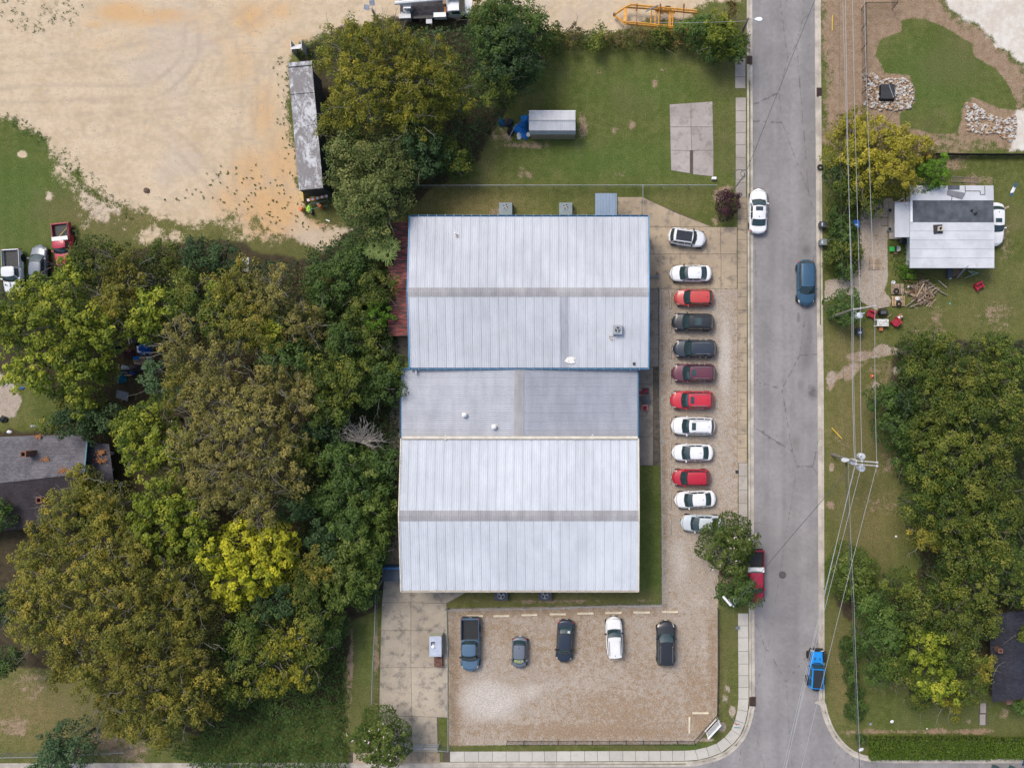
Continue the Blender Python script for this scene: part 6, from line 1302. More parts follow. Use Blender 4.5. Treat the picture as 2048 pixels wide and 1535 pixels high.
# stormwater inlet box with rocks
IB = empty('inlet_grate', P(1772, 187, 0), 0, 'black slatted inlet box in the ring of rocks', 'drain grate'); MB().box((0, 0, .3), (1.55, 1.65, .6)).build('box', BLACKM, IB); bm_ = MB().box((0, 0, 0), (.05, 1.6, .05)).mesh('slat', M('grate_grey', (.05, .055, .065), .5))
for k in range(14): link('slat', bm_, None, IB, (-.72 + k * .11, 0, .63))
MB().tube([(.1, .7, .7), (.6, -.7, .7)], .04, 5).build('brace', SILVER, IB)
def rocks(name, pxs, label, n, seed, hole=None):
    rng = np.random.default_rng(seed); b = MB(); q = np.array([(P(*p).x, P(*p).y) for p in pxs]); lo, hi = q.min(0), q.max(0); k = 0
    base = [Vector(v) for v in ((-.5, -.5, 0), (.5, -.5, 0), (.5, .5, 0), (-.5, .5, 0), (-.35, -.3, .8), (.3, -.4, .7), (.4, .3, .9), (-.3, .4, .6))]
    while k < n:
        x, y = rng.uniform(lo[0], hi[0]), rng.uniform(lo[1], hi[1])
        if seg_sd(np.array([x]), np.array([y]), pxs)[0] < 0: continue
        if hole and seg_sd(np.array([x]), np.array([y]), hole)[0] > 0: continue
        s_ = rng.uniform(.12, .34); a_ = rng.uniform(0, 6.28); c_, sn_ = math.cos(a_), math.sin(a_); zz = rng.uniform(-.02, .10)
        b.add([(x + s_ * (v.x * c_ - v.y * sn_) * (1 + rng.uniform(-.2, .2)), y + s_ * (v.x * sn_ + v.y * c_) * .8, zz + v.z * s_ * .7) for v in base], [(3, 2, 1, 0), (4, 5, 6, 7), (0, 1, 5, 4), (1, 2, 6, 5), (2, 3, 7, 6), (3, 0, 4, 7)]); k += 1
    t = NT('rock'); v = t.vor(3.6, out='Color'); s3_ = t.n.new('ShaderNodeSeparateColor'); t.l.new(v, s3_.inputs[0])
    mt_ = t.out(t.mix(t.ss(s3_.outputs[0], .35, .65), t.mix(s3_.outputs[1], (.28, .17, .10), (.42, .32, .22)), (.50, .48, .45)), .85, 0, .2)
    tag(b.build(name, mt_, None), label, 'rocks', kind='stuff')
rocks('rock_bed', [(1724, 148), (1750, 148), (1775, 158), (1812, 158), (1824, 170), (1826, 195), (1820, 218), (1795, 222), (1760, 222), (1728, 212), (1733, 190)], 'ring of pale and rusty rocks round the black inlet box', 620, 5, [(1756, 171), (1788, 171), (1788, 204), (1756, 204)])
rocks('rock_bed', [(1932, 203), (1945, 207), (1968, 222), (1985, 232), (2005, 240), (2030, 230), (2032, 262), (2026, 285), (2010, 280), (1990, 265), (1965, 268), (1935, 262), (1930, 235)], 'pale and rusty rock heap at the right end of the grass mound', 620, 6, [(1958, 236), (1972, 240), (1970, 250), (1958, 248)])
# blue tarps beside the shed
TARP = M('blue_tarp', (.015, .20, .58), .45, 0, .35, 3, .1, 12)
TARPD = M('dark_tarp', (.012, .10, .19), .5, 0, .4, 3)
def tarp(name, pts, hh, mat, label, seed, cat='tarpaulin', grp=None):
    rng = np.random.default_rng(seed); q = [P(*p) for p in pts]; c0_ = sum(q, Vector()) / len(q); b = MB(); n = len(q) * 5; rows = []
    for f in (1, .9, .75, .55, .35, .15):
        r = []
        for k in range(n + 1):
            kk = k % n; i = kk // 5; u = (kk % 5) / 5; p = q[i].lerp(q[(i + 1) % len(q)], u) - c0_
            wob = 1 + .07 * math.sin(kk * 2.3 + seed); z = hh * (1 - f ** 2) * (1 + .18 * math.sin(kk * 1.7 + f * 9)) + .02 + (.05 * math.sin(kk * 3.1) if f < 1 else 0)
            r.append(Vector((p.x * f * wob, p.y * f * wob, max(z, .02))))
        rows.append(r)
    b.grid(rows, True); b.add([v for v in rows[-1][:-1]], [tuple(range(n))]); return tag(b.build(name, mat, None, True, loc=c0_), label, cat, grp)
tarp('tarpaulin', [(1042, 231), (1058, 230), (1057, 258), (1057, 272), (1054, 280), (1048, 278), (1038, 268), (1024, 262), (1026, 256), (1040, 245)], 1.2, TARP, 'bright blue crumpled tarpaulin against the pale shed', 3)
tarp('tarpaulin', [(997, 233), (1003, 238), (1012, 241), (1012, 253), (1000, 254), (996, 248)], .7, TARPD, 'dark blue tarpaulin at the left end of the shed clutter', 5)
lump('water_tub', 1038.5, 272, 0, (.3, .42, .45), WHITE, 'white tub at the lower edge of the bright blue tarpaulin', 'tub', seed=9); tag(MB().lathe([(.2, 0), (.24, .4), (.19, .4)], n=14).build('bucket', WHITE, None, loc=P(1057, 271, .1)), 'white bucket at the shed corner', 'bucket')
lump('mower', 1021, 264, 0, (.4, .4, .6), BLACKM, 'black round machine below the dark junk by the shed', 'machine', seed=2); lump('junk_heap', 1017, 246, 0, (.65, .55, .6), M('junk_black', (.02, .025, .03), .6), 'black junk heap between the two blue tarpaulins', 'junk', seed=8)
tag(MB().tube([(0, 0, .1), (1.1, 1.55, 1.1)], .035, 6).build('metal_pole', SILVER, None, loc=P(1015, 282, 0)), 'pale pole leaning on the bright blue tarpaulin', 'pole')
# barricade stack below the trailer
BR = empty('barricade', P(641, 400, 0), R(12), 'orange and white striped barricade below the long trailer', 'barricade'); ORG = M('barricade_orange', (.65, .16, .03), .5)
for k in range(9): MB().box((-1.05 + k * .26, 0, 1.0), (.258, .28, .05), 0, ('X', .3)).build('stripe', ORG if k % 2 else WHITE, BR)
for x in (-.9, .9): MB().tube([(x, -.45, 0), (x, 0, 1.05), (x, .4, 0)], .035, 5).build('frame', GALV, BR)
b = MB(); b.tube([(-1.0, -.35, .6), (.95, -.2, .6), (.95, -.75, .5), (-1.0, -.9, .5), (-1.0, -.35, .6)], .04, 5); tag(b.build('rectangular_stand', M('teal_frame', (.12, .22, .22), .5), None, loc=P(639, 402, 0), rz=R(8)), 'dark rectangular metal frame in front of the striped barricade', 'metal frame')
tag(MB().box((0, 0, .6), (.35, 1.3, 1.2), .1).build('plywood_box', M('plywood', (.50, .36, .14), .8, 0, .2, 4), None, loc=P(611, 396, 0)), 'yellow plywood box left of the striped barricade', 'box')
def stripes(px, py, rz, label):
    r = empty('striped_drum', P(px, py, 0), rz, label, 'barrel', 'striped barrels below the trailer')
    for k in range(5): MB().cyl((0, 0, k * .18), .24 - k * .01, .175, 14).build('band', ORG if k % 2 == 0 else M('amber_band', (.5, .28, .08), .6), r)
stripes(606, 420, 0, 'orange striped barrel nearest the dirt lot'); stripes(644, 414, 0, 'orange striped barrel right of the white bucket')
lump('safety_vest', 619, 417, .2, (.3, .5, .35), M('lime_vest', (.35, .65, .06), .6), 'lime yellow vest heaped beside the striped barrel', 'vest', seed=6); tag(MB().lathe([(.13, 0), (.16, .3), (.12, .3)], n=12).build('bucket', WHITE, None, loc=P(637, 408, .1)), 'white bucket in front of the metal frame', 'bucket')
tag(MB().box((0, 0, .04), (.45, .13, .08), -.4).build('pipe_piece', WHITE, None, loc=P(656, 441, 0)), 'short white board on the grass below the barrels', 'board'); tag(MB().box((0, 0, .03), (.62, .6, .05), .05).build('plywood_sheet', M('tan_board', (.36, .25, .16), .85), None, loc=P(644, 452, 0)), 'square tan board at the edge of the dirt lot', 'board'); tag(MB().box((0, 0, .3), (.3, .3, .6)).build('post_base', BLACKM, None, loc=P(625, 426, 0)), 'dark square block below the lime vest', 'block'); 
# junk under the left trees
tarp('tarpaulin', [(281, 686), (300, 685), (304, 708), (280, 710)], 1.1, M('royal_tarp', (.01, .11, .46), .5, 0, .4, 3), 'royal blue covered box in the junk yard', 7, 'tarpaulin'); tag(MB().box((0, 0, 0), (.45, .7, .04), .1).build('foam_board', WHITE, None, loc=P(278, 698, .9)), 'white panel leaning on the royal blue cover', 'panel')
tarp('tarpaulin', [(266, 713), (280, 711), (281, 719), (268, 721)], .4, TARP, 'light blue sheet on the junk yard pallet', 8); pallet(280, 724, 0, .1, 'dark slatted pallet in the junk yard', None, WOOD, 8, 1.3, 1.2)
tarp('tarpaulin', [(238, 750), (250, 748), (255, 762), (238, 768), (232, 760)], .8, M('teal_tarp', (.02, .20, .30), .5, 0, .4, 3), 'teal tarpaulin at the lower end of the junk yard', 9)
tarp('tarpaulin', [(244, 728), (256, 732), (264, 738), (255, 746), (240, 746)], .5, M('clear_sheet', (.30, .36, .42), .4, 0, .5, 5), 'grey plastic sheet left of the dark pallet', 10); lump('barrel_lid', 266, 744, 0, (.4, .3, .3), M('cobalt_plastic', (.02, .08, .3), .5), 'cobalt blue tub below the grey plastic sheet', 'tub', seed=5)
lump('junk_heap', 256, 705, 0, (.9, .5, .5), M('junk_maroon', (.06, .015, .02), .6), 'dark maroon machine beside the green pole', 'junk', seed=11); lump('refuse_sack', 272, 737, 0, (.75, .6, .5), M('black_sack', (.018, .019, .022), .4), 'black sack heap in the junk yard middle', 'sack', seed=12)
lump('refuse_sack', 232, 692, 0, (.6, .5, .5), M('black_sack', (.018, .019, .022), .4), 'black sack under the leaves at the junk yard left', 'sack', seed=13)
tag(MB().tube([(0, 0, .1), (0, -2.1, .3)], .07, 6).build('plank', WOODL, None, loc=P(239, 728, .5)), 'long tan plank standing over the teal tarpaulin', 'plank'); tag(MB().tube([(0, 0, .1), (.8, 0, .1)], .06, 4).build('plank', WOODL, None, loc=P(250, 750, .3)), 'short tan plank right of the teal tarpaulin', 'plank')
tag(MB().tube([(0, 0, 0), (.1, .5, 3.0)], .10, 8).build('green_pole', M('green_pole', (.06, .15, .12), .6), None, loc=P(246, 703, 0)), 'dark green pole beside the maroon machine', 'pole')
r = empty('metal_rack', P(270, 680, 0), .1, 'dark rack with white bars above the royal blue cover', 'rack')
for k in range(3): MB().box((-.4 + k * .3, 0, .5), (.05, .9, .05)).build('bar', WHITE if k < 2 else BLACKM, r)
MB().box((.2, 0, .3), (.6, .9, .5)).build('box', BLACKM, r)
rng = random.Random(5)
for k, (px, py, lb) in enumerate([(298, 715, 'silver scraps right of the dark pallet, upper'), (302, 724, 'white bottles right of the dark pallet'), (303, 738, 'small grey square box by the blue-green tree'), (285, 736, 'white bottle below the dark pallet'), (125, 772, 'white scraps under the lime trees'), (150, 776, 'grey scraps under the lime trees'), (12, 768, 'white and blue rubbish at the left edge'), (31, 775, 'white scrap beside the blue rubbish'), (44, 776, 'blue plastic at the left gravel patch'), (19, 863, 'white ball on the shingle roof edge'), (67, 852, 'small grey scrap above the shingle roof'), (286, 813, 'white cloth near the dark sheet'), (343, 841, 'white scrap between lime and olive trees'), (223, 938, 'white machine beside the porch roof'), (224, 906, 'grey bucket beside the porch roof'), (240, 968, 'white box below the porch roof')]):
    lump('litter', px, py, 0 if k != 9 else 3.4, (.22 + rng.random() * .12, .18, .18), WHITE if 'white' in lb else (M('cobalt_plastic', (.02, .08, .3)) if 'blue' in lb else SILVER), lb, 'litter', 'litter under the left trees', k)
tag(MB().box((0, 0, .5), (1.35, .95, .05), -.25, ('X', .2)).build('metal_sheet', M('slate_sheet', (.14, .17, .21), .5), None, loc=P(250, 790, .3)), 'grey ribbed sheet leaning in the junk yard below the tarpaulins', 'metal sheet')
lump('refuse_sack', 8, 838, 0, (.45, .4, .4), M('black_sack', (.018, .019, .022), .4), 'black sack at the left gravel patch', 'sack', seed=21)
# things half hidden in the left wood
fr = empty('bike_frame', P(305, 545, 0), 0, 'silver frame of a machine showing through the left trees', 'machine'); c0 = P(305, 545, 0); b = MB()
for pts in ([(297, 520, .6), (305, 527, 1.2), (309, 545, 1.0), (312, 566, .7)], [(282, 547, .8), (305, 547, .9)], [(302, 527, 1), (296, 537, .7), (309, 558, .8)], [(318, 550, .7), (330, 562, .6)]): b.tube([P(*p) - c0 for p in pts], .06, 5)
b.build('tube_frame', SILVER, fr); MB().box(P(300, 566, .4) - c0, (1.3, .7, .7)).build('engine', M('grey_machine', (.22, .22, .26), .6), fr)
of = empty('orange_rack', P(432, 560, 0), 0, 'orange steel rack showing through the dark trees', 'rack')
for k in range(7): MB().box((rng.uniform(-.6, .8), -1.6 + k * .55, .6 + .1 * k), (1.3, .09, .09), rng.uniform(.1, .4)).build('bar', M('rack_orange', (.6, .22, .03), .6), of)
lp = empty('white_post', P(500, 532, 0), 0, 'pale upright box near the lower edge of the dirt lot', 'box'); MB().box((0, 0, .6), (.75, 1.6, 1.2)).build('box', M('cream_box', (.5, .46, .36), .7), lp)
lump('dark_stone', 294, 381, 0, (.35, .35, .2), M('dark_soil', (.12, .085, .06), .9), 'brown soil mound on the dirt lot edge', 'mound', seed=31)
# ------------------------------------------------------------------ vegetation
def leafmat(name, stops, trans=.32):
    t = NT(name); a = t.attr('tint'); c = t.ramp(a, stops); c = t.val(c, t.rnd(), 1.25, 1.85)
    d = t.b; t.l.new(c, d.inputs['Base Color']); d.inputs['Roughness'].default_value = .55; d.inputs['Specular IOR Level'].default_value = .25
    tr = t.n.new('ShaderNodeBsdfTranslucent'); t.l.new(c, tr.inputs[0]); mx = t.n.new('ShaderNodeMixShader'); mx.inputs[0].default_value = trans
    o = t.n['Material Output']; t.l.new(d.outputs[0], mx.inputs[1]); t.l.new(tr.outputs[0], mx.inputs[2]); t.l.new(mx.outputs[0], o.inputs[0]); return t.m
LM = {
 'olive': leafmat('leaf_olive', [(0, (.045, .058, .010)), (.5, (.12, .118, .018)), (.85, (.20, .168, .026)), (1, (.27, .20, .032))]),
 'khaki': leafmat('leaf_khaki', [(0, (.055, .065, .016)), (.5, (.145, .132, .034)), (1, (.25, .205, .055))]),
 'lime': leafmat('leaf_lime', [(0, (.042, .072, .008)), (.5, (.125, .155, .014)), (1, (.27, .27, .028))]),
 'yellow': leafmat('leaf_yellow', [(0, (.14, .16, .012)), (.45, (.27, .27, .015)), (1, (.46, .42, .03))]),
 'feather': leafmat('leaf_feather', [(0, (.04, .06, .008)), (.5, (.115, .12, .012)), (1, (.24, .205, .022))]),
 'green': leafmat('leaf_green', [(0, (.028, .055, .012)), (.5, (.05, .088, .018)), (1, (.085, .125, .025))]),
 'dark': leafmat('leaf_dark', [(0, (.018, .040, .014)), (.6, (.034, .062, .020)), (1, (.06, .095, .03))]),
 'forest': leafmat('leaf_forest', [(0, (.022, .045, .008)), (.5, (.068, .094, .014)), (1, (.175, .17, .028))]),
 'clump': leafmat('leaf_clump', [(0, (.045, .070, .018)), (.5, (.095, .12, .032)), (1, (.19, .19, .06))]),
 'bluegreen': leafmat('leaf_bluegreen', [(0, (.03, .062, .026)), (.5, (.055, .10, .038)), (1, (.12, .17, .08))]),
 'bloom': leafmat('leaf_bloom', [(0, (.035, .062, .010)), (.6, (.080, .112, .018)), (1, (.17, .19, .055))]),
 'purple': leafmat('leaf_purple', [(0, (.010, .004, .006)), (.6, (.026, .009, .013)), (1, (.036, .012, .016))], .1),
 'bright': leafmat('leaf_bright', [(0, (.04, .085, .008)), (.6, (.075, .15, .012)), (1, (.13, .23, .022))]),
 'golden': leafmat('leaf_golden', [(0, (.10, .105, .012)), (.5, (.21, .19, .02)), (1, (.36, .30, .04))]),
 'rust': leafmat('leaf_rust', [(0, (.05, .05, .014)), (.5, (.11, .075, .022)), (1, (.085, .10, .022))]),
}
BARK = M('bark', (.13, .115, .095), .9, 0, .3, 4); PALEB = M('pale_bark', (.20, .185, .155), .85, 0, .25, 4)
BLOOM = M('blossom', (.72, .55, .60), .7, 0, 0, fine=0); BLOOMW = M('white_blossom', (.70, .66, .60), .7, 0, 0, fine=0)
def unit(a): return a / (np.linalg.norm(a, axis=1, keepdims=True) + 1e-9)
def leafquads(rng, pos, nrm, ls, asp, tint, jl=.35):
    n = len(pos); rv = rng.normal(size=(n, 3)); t = unit(np.cross(nrm, rv)); b = np.cross(nrm, t)
    L = (ls * (1 + rng.uniform(-jl, jl, n)))[:, None] / 2; Wd = L * asp
    v = np.stack([pos - t * L, pos + b * Wd, pos + t * L, pos - b * Wd], 1).reshape(-1, 3)
    return v, np.repeat(tint, 4)
def crown_points(rng, R_, h, nb, ncl, per, rc, flat, star=.6):
    """boughs -> clumps -> leaves, returns positions, normals, tints (local, crown centre at origin)"""
    ang = rng.uniform(0, 2 * np.pi, nb); ang = np.arange(nb) * 2.399 + rng.uniform(-.4, .4, nb)
    rr = R_ * np.sqrt((np.arange(nb) + .35) / nb) * .72; br = R_ * rng.uniform(.30, .46, nb) * (1.15 if nb < 6 else 1)
    bz = h * (1 - (rr / R_) ** 2 * .9) * rng.uniform(.75, 1.1, nb) - h * .2 + rng.normal(0, .20 * h, nb)
    bc = np.stack([rr * np.cos(ang), rr * np.sin(ang), bz], 1)
    bi = rng.integers(0, nb, ncl); d = unit(rng.normal(size=(ncl, 3))); d[:, 2] = np.abs(d[:, 2]) * 1.0 - .25; d = unit(d)
    cc = bc[bi] + d * (br[bi] * rng.uniform(.55, 1.08, ncl))[:, None] * np.array([1, 1, flat])
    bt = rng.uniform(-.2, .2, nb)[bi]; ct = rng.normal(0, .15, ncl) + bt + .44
    li = np.repeat(np.arange(ncl), per); n = len(li)
    e = unit(rng.normal(size=(n, 3))); rad = rc * rng.uniform(.6, 1.3, ncl)[li] * rng.uniform(.15, 1, n) ** .5
    pos = cc[li] + e * rad[:, None] * np.array([1, 1, .62])
    nr = unit(e * .55 + d[li] * .35 + np.array([0, 0, .75]) + rng.normal(size=(n, 3)) * .42)
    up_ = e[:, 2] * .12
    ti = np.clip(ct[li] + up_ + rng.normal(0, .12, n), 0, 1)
    nf = int(n * star); u = np.sqrt(rng.uniform(0, 1, nf)); a_ = rng.uniform(0, 2 * np.pi, nf); ol = 1 + .10 * np.sin(a_ * 3 + rng.uniform(0, 6)) + .07 * np.sin(a_ * 7 + rng.uniform(0, 6))
    x, y = R_ * .96 * u * ol * np.cos(a_), R_ * .96 * u * ol * np.sin(a_)
    z = h * (1 - u ** 2) * .40 - h * .45 + h * .10 * np.sin(x * 2.6 + y) * np.cos(y * 2.9 - x * .7) + rng.normal(0, .10, nf)
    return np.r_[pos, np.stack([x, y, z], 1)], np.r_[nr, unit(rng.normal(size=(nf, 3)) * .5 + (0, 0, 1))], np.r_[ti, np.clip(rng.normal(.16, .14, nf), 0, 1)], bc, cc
SP = {  # material, leaf size, aspect, leaves per m2 of crown, clump radius, flatness, bark, poking twigs
 'olive': ('olive', .21, .55, 105, .50, .8, PALEB, 10), 'khaki': ('khaki', .20, .55, 92, .46, .7, PALEB, 20), 'lime': ('lime', .27, .6, 75, .50, .85, BARK, 5),
 'yellow': ('yellow', .27, .65, 75, .45, .85, BARK, 3), 'feather': ('feather', .24, .42, 95, .50, .8, PALEB, 12), 'green': ('green', .24, .6, 85, .55, .85, BARK, 3),
 'dark': ('dark', .24, .6, 80, .55, .85, BARK, 1), 'forest': ('forest', .22, .55, 95, .55, .85, BARK, 5), 'clump': ('clump', .22, .65, 100, .62, .9, BARK, 2),
 'bluegreen': ('bluegreen', .24, .6, 85, .5, .8, BARK, 2), 'bloom': ('bloom', .23, .55, 90, .48, .9, BARK, 1), 'purple': ('purple', .16, .5, 170, .35, .9, BARK, 0),
 'bright': ('bright', .16, .6, 170, .30, .9, BARK, 0), 'golden': ('golden', .26, .42, 80, .50, .8, BARK, 8), 'rust': ('rust', .2, .5, 70, .4, .7, BARK, 4), 'shrub': ('green', .2, .6, 120, .40, .8, BARK, 0)}
TREES = []
def tree(px, py, Rp, sp, top, name='tree', flowers=None, sq=None, dens=1.0, nb=None, label=None):
    seed = int(px * 7 + py * 13 + Rp); rng = np.random.default_rng(seed)
    mk, ls, asp, den, rc, flat, bark, tw = SP[sp]
    if px > 1755 and py > 680: Rp *= .91
    zc = top * .72; c = P(px, py, zc); k = (H - zc) / H; R_ = Rp * S * k
    root = empty(name, (c.x, c.y, 0), 0)
    h = min(R_ * .75, top * .42); area = math.pi * R_ * R_
    per = 46; ncl = max(8, int(area * den * dens / per)); nb = nb or max(4, int(area / 3.2) + 2)
    pos, nr, ti, bc, cc = crown_points(rng, R_, h, nb, ncl, per, min(rc, R_ * .4), flat, {'khaki': .22, 'feather': .45, 'rust': .3, 'bloom': 1.0, 'purple': 1.3, 'bright': 1.0, 'shrub': 1.0, 'yellow': .75, 'golden': .7, 'lime': .6, 'green': .75}.get(sp, .6))
    if sq: pos[:, 0] *= sq[0]; pos[:, 1] *= sq[1]; bc[:, 0] *= sq[0]; bc[:, 1] *= sq[1]
    pos[:, 2] = np.maximum(pos[:, 2] + zc, .06); v, tt_ = leafquads(rng, pos, nr, ls, asp, ti)
    me = npmesh('crown', v, np.arange(len(v)).reshape(-1, 4), LM[mk], tt_); link('crown', me, None, root)
    b = MB(); tr_h = zc - h * .3; r0 = .05 + R_ * .045; tips = []
    b.tube([(0, 0, 0), (rng.normal(0, .1), rng.normal(0, .1), tr_h * .5), (0, 0, tr_h)], [r0, r0 * .8, r0 * .6], 8)
    for q in bc[:14]:
        a0 = Vector((0, 0, tr_h * rng.uniform(.55, .95))); e = Vector((q[0], q[1], q[2] + zc + h * .1)); mid = a0.lerp(e, .5) + Vector((rng.normal(0, .25), rng.normal(0, .25), .2))
        b.tube([a0, mid, e], [r0 * .5, r0 * .32, .03], 5, False)
    zt_ = np.percentile(pos[:, 2], 96)
    for i in range(int(tw * area / 40 + .5) if tw else 0):
        an = rng.uniform(0, 6.28); rr = R_ * rng.uniform(.1, .8); z0 = zc + h * (1 - (rr / R_) ** 2) * .55; p = Vector((rr * math.cos(an), rr * math.sin(an), z0)); pts = [p]; ln = rng.uniform(.35, .8); an += rng.normal(0, .6)
        for s_ in range(3): an += rng.normal(0, .35); p = p + Vector((math.cos(an) * ln, math.sin(an) * ln, rng.uniform(.1, .35))); pts.append(p)
        b.tube(pts, [.035, .03, .02, .01], 4, False)
        for s_ in (1, 2): a2 = an + rng.choice((-1, 1)) * .8; b.tube([pts[s_], pts[s_] + Vector((math.cos(a2) * ln * .8, math.sin(a2) * ln * .8, .25))], [.016, .008], 3, False)
    b.build('trunk', bark, root, True)
    if flowers:
        m_, cnt = flowers; top_i = np.argsort(-pos[:, 2] - rng.uniform(0, h, len(pos)))[:len(pos) // 2]; pick = rng.choice(top_i, cnt); fp = []
        for i in pick:
            for _ in range(3): fp.append(pos[i] + rng.normal(0, .06, 3) + (0, 0, .08))
        fp = np.array(fp); v, t2 = leafquads(rng, fp, unit(rng.normal(size=fp.shape) + (0, 0, 1.5)), .15, .9, np.ones(len(fp)))
        tag(link('blossom', npmesh('blossom', v, np.arange(len(v)).reshape(-1, 4), m_), None, root), kind='stuff')
    TREES.append((root, px, py, sp, Rp, label, name, top)); return root
